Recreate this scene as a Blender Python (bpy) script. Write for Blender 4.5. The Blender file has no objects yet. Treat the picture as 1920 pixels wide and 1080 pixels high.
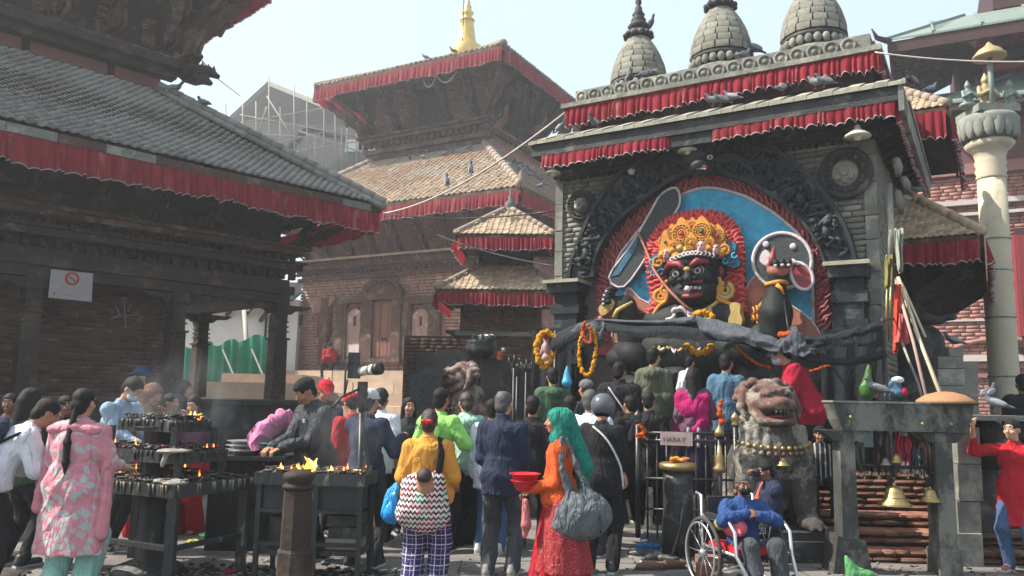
import bpy,math,random
import numpy as np
from mathutils import Vector,Matrix
random.seed(7)
RNG=np.random.default_rng(7)
SC=bpy.context.scene
COL=SC.collection
R_=math.radians
FPX=1500.0
PITCH,ROLL,CAMZ=R_(7.8),R_(1.15),1.55
_r0=Vector((1,0,0));_u0=Vector((0,-math.sin(PITCH),math.cos(PITCH)));_f0=Vector((0,math.cos(PITCH),math.sin(PITCH)))
CR=_r0*math.cos(ROLL)+_u0*math.sin(ROLL)
CU=_u0*math.cos(ROLL)-_r0*math.sin(ROLL)
CF=_f0
CAM=Vector((0,0,CAMZ))
cd=bpy.data.cameras.new('camera');cam=bpy.data.objects.new('camera',cd);COL.objects.link(cam)
cd.sensor_width=36;cd.lens=36*FPX/1920;cd.clip_end=2000;cd.clip_start=.05
m=Matrix((CR,CU,-CF)).transposed().to_4x4();m.translation=CAM
cam.matrix_world=m
SC.camera=cam
SUN_DIR=Vector((-.66,.0,.74)).normalized()
sun_el=math.asin(SUN_DIR.z);sun_az=math.atan2(SUN_DIR.x,SUN_DIR.y)
w=bpy.data.worlds.new('World');SC.world=w;w.use_nodes=True
nt=w.node_tree
for n in list(nt.nodes):nt.nodes.remove(n)
sky=nt.nodes.new('ShaderNodeTexSky');sky.sky_type='NISHITA';sky.sun_disc=False
sky.sun_elevation=sun_el;sky.sun_rotation=sun_az;sky.altitude=1300;sky.air_density=1.0;sky.dust_density=10.0;sky.ozone_density=1.0
bg=nt.nodes.new('ShaderNodeBackground');bg.inputs['Strength'].default_value=.13
wo=nt.nodes.new('ShaderNodeOutputWorld')
veil=nt.nodes.new('ShaderNodeMixRGB');veil.inputs[2].default_value=(3.3,4.0,4.2,1)
tcw=nt.nodes.new('ShaderNodeTexCoord');nw=nt.nodes.new('ShaderNodeTexNoise');nw.inputs['Scale'].default_value=1.3;nw.inputs['Detail'].default_value=3;nt.links.new(tcw.outputs['Generated'],nw.inputs['Vector'])
mw_=nt.nodes.new('ShaderNodeMapRange');mw_.inputs[3].default_value=.4;mw_.inputs[4].default_value=.8;nt.links.new(nw.outputs['Fac'],mw_.inputs[0]);nt.links.new(mw_.outputs[0],veil.inputs[0]);nt.links.new(sky.outputs[0],veil.inputs[1]);nt.links.new(veil.outputs[0],bg.inputs[0]);nt.links.new(bg.outputs[0],wo.inputs[0])
sl=bpy.data.lights.new('sun','SUN');sl.energy=4.3;sl.angle=R_(.6);sl.color=(1,.93,.82)
so=bpy.data.objects.new('sun',sl);COL.objects.link(so)
so.rotation_euler=SUN_DIR.to_track_quat('Z','Y').to_euler();so.location=(-20,5,30)
SC.view_settings.view_transform='Standard';SC.view_settings.look='None'
SC.view_settings.exposure=1.18;SC.view_settings.gamma=1;SC.view_settings.use_curve_mapping=False
SC.render.engine='CYCLES'
cy=SC.cycles
cy.use_denoising=True;cy.max_bounces=6;cy.diffuse_bounces=3;cy.glossy_bounces=2;cy.transmission_bounces=4
cy.volume_bounces=0;cy.transparent_max_bounces=6;cy.sample_clamp_indirect=4
try:cy.volume_step_rate=4;cy.volume_max_steps=64
except Exception:pass
def ray(px,py):return CR*((px-960)/FPX)+CU*((540-py)/FPX)+CF
def at(px,py,Y):
 v=ray(px,py);return CAM+v*(Y/v.y)
def gnd(px,py,z=0.0):
 v=ray(px,py);return CAM+v*((z-CAMZ)/v.z)
def onpl(px,py,P,N):
 v=ray(px,py);P=Vector(P);N=Vector(N);return CAM+v*((P-CAM).dot(N)/v.dot(N))
def px_size(Y):return Y/FPX
MATS={}
def _bump(nt,bs,h,dist,strength=1.0,prev=None):
 b=nt.nodes.new('ShaderNodeBump');b.inputs['Strength'].default_value=strength;b.inputs['Distance'].default_value=dist
 nt.links.new(h,b.inputs['Height'])
 if prev is not None:nt.links.new(prev,b.inputs['Normal'])
 nt.links.new(b.outputs[0],bs.inputs['Normal']);return b.outputs[0]
def mat(name,c,c2=None,rough=.8,sc=6.0,amt=.5,bump=.004,bsc=None,metal=0.0,rand=.0,emit=None,trans=0.0,sss=0.0,alpha=1.0,spec=None,wear=None,wsc=2.0,wamt=.5,stretch=None,fold=0.0):
 """noise-mottled surface; wear = a second colour in larger ragged patches; rand = brightness spread between objects"""
 if name in MATS:return MATS[name]
 M=bpy.data.materials.new(name);M.use_nodes=True;nt=M.node_tree;N=nt.nodes;L=nt.links
 bs=N['Principled BSDF']
 c2=c2 or tuple(x*.6 for x in c)
 tc=N.new('ShaderNodeTexCoord');src=tc.outputs['Object']
 if stretch:
  mp=N.new('ShaderNodeMapping');mp.inputs['Scale'].default_value=stretch;L.new(src,mp.inputs[0]);src=mp.outputs[0]
 no=N.new('ShaderNodeTexNoise');no.inputs['Scale'].default_value=sc;no.inputs['Detail'].default_value=6;no.inputs['Roughness'].default_value=.65
 oi=N.new('ShaderNodeObjectInfo')
 va=N.new('ShaderNodeVectorMath');va.operation='ADD';vm=N.new('ShaderNodeVectorMath');vm.operation='SCALE'
 cx=N.new('ShaderNodeCombineXYZ')
 for i in range(3):L.new(oi.outputs['Random'],cx.inputs[i])
 L.new(cx.outputs[0],vm.inputs[0]);vm.inputs['Scale'].default_value=37.0
 L.new(src,va.inputs[0]);L.new(vm.outputs[0],va.inputs[1]);L.new(va.outputs[0],no.inputs['Vector'])
 mr=N.new('ShaderNodeMapRange');mr.inputs[1].default_value=.5-.25;mr.inputs[2].default_value=.5+.25
 L.new(no.outputs['Fac'],mr.inputs[0])
 mx=N.new('ShaderNodeMixRGB');mx.inputs[1].default_value=(*c,1);mx.inputs[2].default_value=(*c2,1)
 ml=N.new('ShaderNodeMath');ml.operation='MULTIPLY';ml.inputs[1].default_value=amt*1.6;ml.use_clamp=True
 L.new(mr.outputs[0],ml.inputs[0]);L.new(ml.outputs[0],mx.inputs[0]);out=mx.outputs[0]
 if wear:
  n2=N.new('ShaderNodeTexNoise');n2.inputs['Scale'].default_value=wsc;n2.inputs['Detail'].default_value=8;n2.inputs['Roughness'].default_value=.72
  L.new(va.outputs[0],n2.inputs['Vector'])
  m2=N.new('ShaderNodeMapRange');m2.inputs[1].default_value=.62-wamt*.3;m2.inputs[2].default_value=.72-wamt*.3;m2.inputs[4].default_value=.85
  L.new(n2.outputs['Fac'],m2.inputs[0])
  mw=N.new('ShaderNodeMixRGB');mw.inputs[2].default_value=(*wear,1);L.new(m2.outputs[0],mw.inputs[0]);L.new(out,mw.inputs[1]);out=mw.outputs[0]
 if rand:
  rr=N.new('ShaderNodeMapRange');rr.inputs[3].default_value=1-rand;rr.inputs[4].default_value=1+rand
  L.new(oi.outputs['Random'],rr.inputs[0])
  hs=N.new('ShaderNodeHueSaturation');L.new(out,hs.inputs['Color']);L.new(rr.outputs[0],hs.inputs['Value']);out=hs.outputs[0]
 L.new(out,bs.inputs['Base Color'])
 bs.inputs['Roughness'].default_value=rough;bs.inputs['Metallic'].default_value=metal
 if spec is None and not metal and rough>.5:spec=.22
 if spec is not None:bs.inputs['Specular IOR Level'].default_value=spec
 if bump:
  nb=N.new('ShaderNodeTexNoise');nb.inputs['Scale'].default_value=bsc or sc*6;nb.inputs['Detail'].default_value=5;nb.inputs['Roughness'].default_value=.6
  L.new(va.outputs[0],nb.inputs['Vector']);_bump(nt,bs,nb.outputs['Fac'],bump)
 if fold:
  mf=N.new('ShaderNodeMapping');mf.inputs['Scale'].default_value=(1,1,.42);mf.inputs['Rotation'].default_value=(.25,.2,0);L.new(va.outputs[0],mf.inputs[0]);prev=bs.inputs['Normal'].links[0].from_socket if bs.inputs['Normal'].links else None
  for sc_,ds in((5.5,fold),(13,fold*.45)):
   nf=N.new('ShaderNodeTexNoise');nf.inputs['Scale'].default_value=sc_;nf.inputs['Detail'].default_value=2;nf.inputs['Distortion'].default_value=.8;L.new(mf.outputs[0],nf.inputs['Vector'])
   a1=N.new('ShaderNodeMath');a1.operation='SUBTRACT';a1.inputs[1].default_value=.5;L.new(nf.outputs['Fac'],a1.inputs[0]);a2=N.new('ShaderNodeMath');a2.operation='ABSOLUTE';L.new(a1.outputs[0],a2.inputs[0]);a3=N.new('ShaderNodeMath');a3.operation='POWER';a3.inputs[1].default_value=.6;L.new(a2.outputs[0],a3.inputs[0]);prev=_bump(nt,bs,a3.outputs[0],ds,1.0,prev)
 if emit:
  bs.inputs['Emission Color'].default_value=(*emit[0],1);bs.inputs['Emission Strength'].default_value=emit[1]
 if trans:
  tr=N.new('ShaderNodeBsdfTranslucent');L.new(out,tr.inputs[0]);ms=N.new('ShaderNodeMixShader');ms.inputs[0].default_value=trans
  L.new(bs.outputs[0],ms.inputs[1]);L.new(tr.outputs[0],ms.inputs[2]);L.new(ms.outputs[0],N['Material Output'].inputs[0])
 if alpha<1:bs.inputs['Alpha'].default_value=alpha
 if sss:
  bs.inputs['Subsurface Weight'].default_value=sss;bs.inputs['Subsurface Radius'].default_value=(.02,.008,.004);bs.inputs['Subsurface Scale'].default_value=.5
 MATS[name]=M;return M
def tag(o,label=None,cat=None,group=None,kind=None):
 if label:o['label']=label
 if cat:o['category']=cat
 if group:o['group']=group
 if kind:o['kind']=kind
 return o
def wloc(o):
 v=Vector((0,0,0))
 while o is not None:v=v+o.location;o=o.parent
 return v
def thing(name,loc,label,cat,group=None,rz=0.0):
 o=bpy.data.objects.new(name,None);o.empty_display_size=.1;COL.objects.link(o);o.location=loc;o.rotation_euler=(0,0,rz)
 return tag(o,label,cat,group)
def link_mesh(name,me,parent=None,loc=None,local=False):
 o=bpy.data.objects.new(name,me);COL.objects.link(o)
 if parent is not None:o.parent=parent
 if loc is not None:o.location=loc
 return o
def copy_tree(o,parent=None):
 c=o.copy();COL.objects.link(c)
 if parent is not None:c.parent=parent
 for ch in list(o.children):copy_tree(ch,c)
 return c
def npmesh(name,V,Fs,mats,mi=None,smooth=False):
 """V (n,3) array, Fs (m,4) or (m,3) array or list of lists"""
 me=bpy.data.meshes.new(name)
 V=np.asarray(V,dtype=np.float32)
 if isinstance(Fs,np.ndarray):
  k=Fs.shape[1];nf=len(Fs)
  me.vertices.add(len(V));me.vertices.foreach_set('co',V.ravel())
  me.loops.add(nf*k);me.loops.foreach_set('vertex_index',Fs.astype(np.int32).ravel())
  me.polygons.add(nf);me.polygons.foreach_set('loop_start',np.arange(0,nf*k,k,dtype=np.int32))
  me.polygons.foreach_set('loop_total',np.full(nf,k,dtype=np.int32));me.update(calc_edges=True)
 else:
  me.from_pydata([tuple(map(float,v))for v in V],[],[tuple(map(int,f))for f in Fs]);me.update()
 for m_ in(mats if isinstance(mats,(list,tuple))else[mats]):me.materials.append(m_)
 if mi is not None:me.polygons.foreach_set('material_index',np.asarray(mi,dtype=np.int32))
 if smooth:me.polygons.foreach_set('use_smooth',np.ones(len(me.polygons),dtype=bool))
 me.update();return me
def text_mesh(body,size,m_,parent,loc,rot,name='printed_letters'):
 fc_=bpy.data.curves.new(name,'FONT');fc_.body=body;fc_.size=size;fc_.extrude=.0015;fo=bpy.data.objects.new(name,fc_);COL.objects.link(fo);bpy.context.view_layer.update()
 me=bpy.data.meshes.new_from_object(fo.evaluated_get(bpy.context.evaluated_depsgraph_get()));bpy.data.objects.remove(fo);me.materials.clear();me.materials.append(m_)
 o=link_mesh(name,me,parent,loc);o.rotation_euler=rot;o['kind']='stuff';return o
class MB:
 """collects shapes; build() links them as ONE mesh object"""
 def __init__(s):s.v=[];s.f=[];s.mi=[];s.sm=[];s.cur=0;s.smooth=False
 def add(s,V,Fs,smooth=None):
  b=len(s.v);s.v+=[tuple(v)for v in V]
  for f in Fs:s.f.append(tuple(b+i for i in f));s.mi.append(s.cur);s.sm.append(s.smooth if smooth is None else smooth)
  return s
 def frame_box(s,o,ax,ay,az):
  o=Vector(o);P=[o,o+ax,o+ax+ay,o+ay];Q=[p+az for p in P]
  fl=[(0,3,2,1),(4,5,6,7),(0,1,5,4),(1,2,6,5),(2,3,7,6),(3,0,4,7)]
  if Vector(ax).cross(ay).dot(az)<0:fl=[f[::-1]for f in fl]
  return s.add(P+Q,fl)
 def box(s,c,size,rz=0.0,tilt=None):
  h=Vector(size)/2;M=Matrix.Rotation(rz,3,'Z')
  if tilt is not None:M=M@tilt
  ax,ay,az=(M@Vector((size[0],0,0)),M@Vector((0,size[1],0)),M@Vector((0,0,size[2])))
  return s.frame_box(Vector(c)-(ax+ay+az)/2,ax,ay,az)
 def bar(s,a,b,w,h=None,up=Vector((0,0,1))):
  a=Vector(a);b=Vector(b);h=h or w;d=b-a
  sd=d.cross(up)
  if sd.length<1e-5:sd=d.cross(Vector((1,0,0)))
  sd.normalize();u=sd.cross(d).normalized()
  return s.frame_box(a-sd*w/2-u*h/2,d,sd*w,u*h)
 def tube(s,pts,r,n=8,caps=True,sq=1.0):
  pts=[Vector(p)for p in pts];m_=len(pts);rr=r if isinstance(r,(list,tuple))else[r]*m_
  V=[];pu=None
  for i,p in enumerate(pts):
   t=(pts[min(i+1,m_-1)]-pts[max(i-1,0)])
   if t.length<1e-9:t=Vector((0,0,1))
   t.normalize()
   if pu is None:pu=t.orthogonal().normalized()
   a=(pu-t*pu.dot(t))
   if a.length<1e-6:a=t.orthogonal()
   a.normalize();pu=a;b=t.cross(a)
   for k in range(n):
    q=2*math.pi*k/n;V.append(p+(a*math.cos(q)+b*math.sin(q)*sq)*rr[i])
  Fs=[]
  for i in range(m_-1):
   for k in range(n):
    k2=(k+1)%n;Fs.append((i*n+k,i*n+k2,(i+1)*n+k2,(i+1)*n+k))
  if caps:Fs.append(tuple(range(n-1,-1,-1)));Fs.append(tuple((m_-1)*n+k for k in range(n)))
  return s.add(V,Fs,True)
 def lathe(s,c,prof,n=16,axis=None,smooth=True,jag=None):
  """prof: list of (r, z); closed at ends if r==0"""
  c=Vector(c);M=Matrix.Identity(3)
  if axis is not None:M=Vector((0,0,1)).rotation_difference(Vector(axis)).to_matrix()
  V=[]
  for(r,z)in prof:
   for k in range(n):
    q=2*math.pi*k/n;rr=r*(1+(jag*math.cos(q*n/2)if jag else 0));V.append(c+M@Vector((rr*math.cos(q),rr*math.sin(q),z)))
  Fs=[]
  for i in range(len(prof)-1):
   for k in range(n):
    k2=(k+1)%n;Fs.append((i*n+k,i*n+k2,(i+1)*n+k2,(i+1)*n+k))
  if prof[0][0]>1e-6:Fs.append(tuple(range(n-1,-1,-1)))
  if prof[-1][0]>1e-6:Fs.append(tuple((len(prof)-1)*n+k for k in range(n)))
  return s.add(V,Fs,smooth)
 def prism(s,poly,ext,smooth=False):
  """poly: world points of one face; ext: extrusion vector"""
  n=len(poly);P=[Vector(p)for p in poly];ext=Vector(ext)
  nrm=Vector((0,0,0))
  for i in range(n):nrm+=P[i].cross(P[(i+1)%n])
  Q=[p+ext for p in P];Fs=[tuple(range(n)),tuple(range(2*n-1,n-1,-1))]+[(i,i+n,(i+1)%n+n,(i+1)%n)for i in range(n)]
  if nrm.dot(ext)>0:Fs=[f[::-1]for f in Fs]
  return s.add(P+Q,Fs,smooth)
 def grid(s,fn,nu,nv,smooth=True,flip=False):
  V=[fn(i/nu,j/nv)for j in range(nv+1)for i in range(nu+1)]
  Fs=[]
  for j in range(nv):
   for i in range(nu):
    a=j*(nu+1)+i;f=(a,a+1,a+nu+2,a+nu+1);Fs.append(f[::-1]if flip else f)
  return s.add(V,Fs,smooth)
 def ball(s,c,r,n=10,m_=6,M=None):
  """ellipsoid: r a number or 3 radii; M orientation"""
  r=Vector((r,r,r))if not hasattr(r,'__len__')else Vector(r);c=Vector(c);M=M or Matrix.Identity(3)
  V=[c+M@Vector((0,0,-r.z))]
  for j in range(1,m_):
   t=-math.pi/2+math.pi*j/m_
   for k in range(n):
    q=2*math.pi*k/n;V.append(c+M@Vector((r.x*math.cos(t)*math.cos(q),r.y*math.cos(t)*math.sin(q),r.z*math.sin(t))))
  V.append(c+M@Vector((0,0,r.z)));Fs=[]
  for k in range(n):
   k2=(k+1)%n;Fs.append((0,1+k2,1+k));Fs.append((len(V)-1,1+(m_-2)*n+k,1+(m_-2)*n+k2))
   for j in range(m_-2):Fs.append((1+j*n+k,1+j*n+k2,1+(j+1)*n+k2,1+(j+1)*n+k))
  return s.add(V,Fs,True)
 def mesh(s,name,mats,off=Vector((0,0,0))):
  me=bpy.data.meshes.new(name);me.from_pydata([tuple(Vector(v)-off)for v in s.v],[],s.f)
  for m_ in(mats if isinstance(mats,(list,tuple))else[mats]):me.materials.append(m_)
  me.polygons.foreach_set('material_index',s.mi);me.polygons.foreach_set('use_smooth',s.sm);me.update();return me
 def build(s,name,mats,parent=None,local=False,loc=None):
  """vertices are world coordinates unless local; loc = where the object's origin goes"""
  if local:return link_mesh(name,s.mesh(name,mats),parent)
  base=wloc(parent)if parent is not None else Vector((0,0,0));L=Vector(loc)if loc is not None else base
  return link_mesh(name,s.mesh(name,mats,L),parent,L-base)
def rotx(a):return np.array(Matrix.Rotation(a,3,'X'))
def roty(a):return np.array(Matrix.Rotation(a,3,'Y'))
def rotz(a):return np.array(Matrix.Rotation(a,3,'Z'))
def A_(v):return np.asarray(v,dtype=np.float64)
def xf(pr,M,t):
 """rigid transform of a primitive"""
 pr=dict(pr);M=A_(M);t=A_(t)
 for k in('a','b','c'):
  if k in pr:pr[k]=M@A_(pr[k])+t
 if pr['t']in 'eq':pr['R']=M@A_(pr.get('R',np.eye(3)))
 return pr
def cap(a,b,ra,rb=None,k=.02,**kw):return dict(t='c',a=A_(a),b=A_(b),ra=ra,rb=ra if rb is None else rb,k=k,**kw)
def ell(c,r,R=None,k=.02,**kw):return dict(t='e',c=A_(c),r=A_(r),R=np.eye(3)if R is None else A_(R),k=k,**kw)
def qcone(c,z0,z1,r0,r1,R=None,k=.02,n=0,amp=0.,ph=0.,**kw):
 """elliptic cone between z0 and z1 about c: radii (rx, ry) each end; n folds"""
 return dict(t='q',c=A_(c),z0=z0,z1=z1,r0=r0,r1=r1,R=np.eye(3)if R is None else A_(R),k=k,n=n,amp=amp,ph=ph,**kw)
def _bounds(p):
 if p['t']=='c':
  r=max(p['ra'],p['rb']);return np.minimum(p['a'],p['b'])-r,np.maximum(p['a'],p['b'])+r
 if p['t']=='e':
  e=np.sqrt(((p['R']*p['r'][None,:])**2).sum(1));return p['c']-e,p['c']+e
 rx=max(p['r0'][0],p['r1'][0])*(1+p['amp']);ry=max(p['r0'][1],p['r1'][1])*(1+p['amp'])
 hz=(p['z1']-p['z0'])/2;cc=p['c']+p['R']@np.array([0,0,(p['z1']+p['z0'])/2])
 e=np.sqrt(((p['R']*np.array([rx,ry,hz])[None,:])**2).sum(1))*1.25;return cc-e,cc+e
def _dist(p,X):
 if p['t']=='c':
  ab=p['b']-p['a'];L2=max(ab@ab,1e-12);q=X-p['a'];h=np.clip(q@ab/L2,0,1)
  return np.linalg.norm(q-h[...,None]*ab,axis=-1)-(p['ra']+(p['rb']-p['ra'])*h)
 if p['t']=='e':
  q=(X-p['c'])@p['R'];k0=np.linalg.norm(q/p['r'],axis=-1);k1=np.linalg.norm(q/p['r']**2,axis=-1)+1e-9
  return k0*(k0-1)/k1
 q=(X-p['c'])@p['R'];h=np.clip((q[...,2]-p['z0'])/(p['z1']-p['z0']),0,1);h=h if not p.get('ease')else h**p['ease']
 rx=p['r0'][0]+(p['r1'][0]-p['r0'][0])*h;ry=p['r0'][1]+(p['r1'][1]-p['r0'][1])*h
 x,y=q[...,0]/rx,q[...,1]/ry;rad=np.sqrt(x*x+y*y)
 if p['n']:
  th=np.arctan2(y,x);rad=rad/(1+p['amp']*(1-h)*(np.sin(p['n']*th+p['ph'])+.5*np.sin(p['n']*1.7*th+2*p['ph']+3*h)))
 d=(rad-1)*np.minimum(rx,ry)
 return np.maximum(d,np.maximum(p['z0']-q[...,2],q[...,2]-p['z1']))
def wrinkle(X,f=9.,seed=0.):
 x,y,z=X[...,0]*f,X[...,1]*f,X[...,2]*f
 w1=np.sin(z*.33+seed)*1.8+np.sin(x*.5+y*.6+seed*2);p1=.8*x+.8*y+.28*z+w1
 p2=.75*z-.5*x+.35*y+1.4*np.sin(x*.7+seed)+np.sin(y*.9+z*.2)
 m1=.5+.5*np.sin(z*.4+1.3*np.sin(x*.35+seed));r1=(1-np.abs(np.sin(p1)))**1.4;r2=(1-np.abs(np.sin(p2)))**1.6
 return .35-1.1*r1*m1-.9*r2*(1-m1)
def sdf(prims,h,noise=None,clips=()):
 lo=np.min([_bounds(p)[0]for p in prims if not p.get('sub')],0)-3*h;hi=np.max([_bounds(p)[1]for p in prims if not p.get('sub')],0)+3*h
 n=np.ceil((hi-lo)/h).astype(int)+2
 Fd=np.full(n,.5,dtype=np.float32)
 ax=[lo[i]+h*np.arange(n[i])for i in range(3)]
 for p in prims:
  b0,b1=_bounds(p);mg=p['k']+3*h
  i0=np.clip(np.floor((b0-mg-lo)/h).astype(int),0,n-1);i1=np.clip(np.ceil((b1+mg-lo)/h).astype(int)+1,1,n)
  if np.any(i1<=i0):continue
  S=tuple(slice(i0[i],i1[i])for i in range(3))
  X=np.stack(np.meshgrid(*[ax[i][S[i]]for i in range(3)],indexing='ij'),-1)
  d=_dist(p,X).astype(np.float32);k=max(p['k'],1e-4);f=Fd[S]
  if p.get('sub'):
   hh=np.maximum(k-np.abs(f+d),0)/k;Fd[S]=np.maximum(f,-d)+hh*hh*k*.25
  else:
   hh=np.maximum(k-np.abs(f-d),0)/k;Fd[S]=np.minimum(f,d)-hh*hh*k*.25
 if noise or clips:
  G=np.abs(Fd)<.1
  I=np.nonzero(G);X=np.stack([ax[i][I[i]]for i in range(3)],-1)
  if noise:Fd[I]+=(noise[0]*wrinkle(X,noise[1],noise[2]if len(noise)>2 else 0)).astype(np.float32)
  for(nrm,off)in clips:
   Fd[I]=np.maximum(Fd[I],(X@A_(nrm)-off).astype(np.float32))
  I=np.nonzero(~G&(Fd<0))
  if clips and len(I[0]):
   X=np.stack([ax[i][I[i]]for i in range(3)],-1)
   for(nrm,off)in clips:Fd[I]=np.maximum(Fd[I],(X@A_(nrm)-off).astype(np.float32))
 return surface_nets(Fd,lo,h)
def surface_nets(Fd,lo,h):
 s=Fd<0
 c=[s[i:s.shape[0]-1+i,j:s.shape[1]-1+j,k:s.shape[2]-1+k]for i in(0,1)for j in(0,1)for k in(0,1)]
 cnt=sum(x.astype(np.int8)for x in c);act=(cnt>0)&(cnt<8)
 I=np.stack(np.nonzero(act),-1)
 if len(I)==0:return np.zeros((0,3)),np.zeros((0,4),int)
 idx=np.full(act.shape,-1,dtype=np.int64);idx[I[:,0],I[:,1],I[:,2]]=np.arange(len(I))
 offs=np.array([(i,j,k)for i in(0,1)for j in(0,1)for k in(0,1)])
 val=np.stack([Fd[I[:,0]+o[0],I[:,1]+o[1],I[:,2]+o[2]]for o in offs],-1)
 acc=np.zeros((len(I),3));num=np.zeros(len(I))
 for a in range(8):
  for b in range(a+1,8):
   if np.abs(offs[a]-offs[b]).sum()!=1:continue
   m_=(val[:,a]<0)!=(val[:,b]<0)
   t=np.where(m_,val[:,a]/np.where(m_,val[:,a]-val[:,b],1),0)
   acc+=np.where(m_[:,None],offs[a]+t[:,None]*(offs[b]-offs[a]),0);num+=m_
 V=lo+h*(I+acc/num[:,None]);Fs=[]
 for axn in range(3):
  o=[0,0,0];o[axn]=1;n=s.shape
  a=s[:n[0]-o[0],:n[1]-o[1],:n[2]-o[2]];b=s[o[0]:,o[1]:,o[2]:]
  E=np.stack(np.nonzero(a!=b),-1)
  if len(E)==0:continue
  u,v=[(1,2),(2,0),(0,1)][axn]
  E=E[(E[:,u]>0)&(E[:,v]>0)&(E[:,u]<act.shape[u])&(E[:,v]<act.shape[v])&(E[:,axn]<act.shape[axn])]
  flip=s[E[:,0],E[:,1],E[:,2]]
  def cell(du,dv):
   Q=E.copy();Q[:,u]+=du;Q[:,v]+=dv;return idx[Q[:,0],Q[:,1],Q[:,2]]
  q=np.stack([cell(-1,-1),cell(0,-1),cell(0,0),cell(-1,0)],-1)
  q[~flip]=q[~flip][:,::-1];Fs.append(q)
 return V,np.concatenate(Fs)
def sdf_obj(name,prims,h,m_,parent=None,noise=None,clips=(),loc=None):
 """verts in the parent's local frame"""
 V,Fs=sdf(prims,h,noise,clips)
 return link_mesh(name,npmesh(name,V,Fs,m_,smooth=True),parent,loc)
def join_arrays(parts):
 Vs,Fs,b=[],[],0
 for V,Q in parts:
  Vs.append(V);Fs.append(Q+b);b+=len(V)
 return np.concatenate(Vs),np.concatenate(Fs)
def replicate(me_v,me_f,mats4):
 """many transformed copies of one small piece in one array (me_f uniform quads)"""
 V=A_(me_v);V1=np.concatenate([V,np.ones((len(V),1))],1);M=np.asarray(mats4)
 out=np.einsum('nij,vj->nvi',M[:,:3,:],V1).reshape(-1,3)
 Fq=np.asarray(me_f)[None]+(np.arange(len(M))*len(V))[:,None,None]
 return out,Fq.reshape(-1,Fq.shape[-1])
BOXF=np.array([(0,3,2,1),(4,5,6,7),(0,1,5,4),(1,2,6,5),(2,3,7,6),(3,0,4,7)])
UBOX=np.array([(0,0,0),(1,0,0),(1,1,0),(0,1,0),(0,0,1),(1,0,1),(1,1,1),(0,1,1)],float)
def M4(o,ax,ay,az):
 m_=np.eye(4);m_[:3,0]=ax;m_[:3,1]=ay;m_[:3,2]=az;m_[:3,3]=o;return m_
def in_view(p,mg=60):
 q=Vector(p)-CAM;z=q.dot(CF)
 if z<.2:return False
 x=960+FPX*q.dot(CR)/z;y=540-FPX*q.dot(CU)/z
 return-mg<x<1920+mg and-mg<y<1080+mg
def scatter_pieces(name,uv,uf,Ms,mats,parent,nparts=300,hint=None,smooth=False,min_d=None):
 """pieces of one kind: the nparts nearest in view as parts sharing mesh data, the rest joined as one stuff part"""
 base=wloc(parent)if parent is not None else Vector((0,0,0))
 Ms=[M_.copy()for M_ in Ms]
 cen=A_(uv).mean(0);key=[]
 for i,M_ in enumerate(Ms):
  c=M_[:3,:3]@cen+M_[:3,3]
  key.append(((np.linalg.norm(c-A_(CAM))if in_view(c)else 1e5)+(hint(c)if hint else 0),i))
 key.sort();first=[i for k,i in key if k<1e4][:nparts];fs=set(first);rest=[i for i in range(len(Ms))if i not in fs]
 if first:
  me=npmesh(name,uv,np.asarray(uf),mats,smooth=smooth);pb=A_(base)
  for i in first:
   o=bpy.data.objects.new(name,me);M_=Ms[i];M_[:3,3]-=pb
   o.parent=parent;o.matrix_local=Matrix(M_.tolist());COL.objects.link(o)
 if rest:
  R4=[Ms[i]for i in rest]
  V,Fq=replicate(uv,uf,R4);V=V-A_(base)
  o=link_mesh(name,npmesh(name,V,Fq,mats,smooth=smooth),parent);o['kind']='stuff'
BRV=np.array([(0,0,0),(1,0,0),(1,1,.06),(0,1,.0),(.02,.05,1),(.985,.03,1),(.98,.95,1),(.025,.96,.96)],float)
BRF=BOXF
WOOD=mat('dark carved wood',(.055,.033,.026),(.02,.014,.012),rough=.75,sc=3,amt=.6,bump=.01,bsc=22,wear=(.12,.085,.065),wsc=3,wamt=.25)
WOOD2=mat('weathered red brown wood',(.105,.055,.042),(.04,.024,.02),rough=.8,sc=4,amt=.6,bump=.01,bsc=30,wear=(.17,.125,.1),wsc=2.5,wamt=.35)
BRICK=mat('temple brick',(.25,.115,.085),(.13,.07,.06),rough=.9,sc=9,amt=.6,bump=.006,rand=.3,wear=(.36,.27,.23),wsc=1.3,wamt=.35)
MORTAR=mat('dusty mortar',(.17,.13,.11),(.1,.08,.07),rough=.95,sc=5,bump=.008)
TILE=mat('old clay roof tile',(.3,.19,.12),(.17,.115,.085),rough=.85,sc=3,amt=.6,bump=.006,bsc=40,rand=.28,wear=(.27,.25,.2),wsc=.7,wamt=.45)
TILE_G=mat('grey weathered roof tile',(.27,.24,.215),(.14,.13,.12),rough=.7,sc=2,amt=.6,bump=.006,bsc=40,rand=.25,wear=(.26,.25,.23),wsc=.6,wamt=.5)
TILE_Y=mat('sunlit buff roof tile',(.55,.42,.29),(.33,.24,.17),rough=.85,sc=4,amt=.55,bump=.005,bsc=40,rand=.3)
PLAST=mat('lime plaster ridge',(.34,.27,.22),(.2,.16,.13),rough=.9,sc=3,amt=.6,bump=.012,bsc=15)
CLOTH_R=mat('red valance cloth',(.4,.035,.055),(.2,.015,.026),rough=.85,sc=7,amt=.75,bump=.012,bsc=16,trans=.4,rand=.12,wear=(.5,.16,.16),wsc=3,wamt=.2,stretch=(1,1,.12))  # darker vertical streaks in the colour stand in for shade between pleats
TRIM=mat('white valance piping',(.42,.36,.36),(.22,.16,.17),rough=.9,sc=9,bump=0)
STONE=mat('grey temple stone',(.22,.215,.19),(.12,.12,.11),rough=.9,sc=4,amt=.65,bump=.01,bsc=30,rand=.12,wear=(.33,.32,.26),wsc=1.5,wamt=.35)
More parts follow.
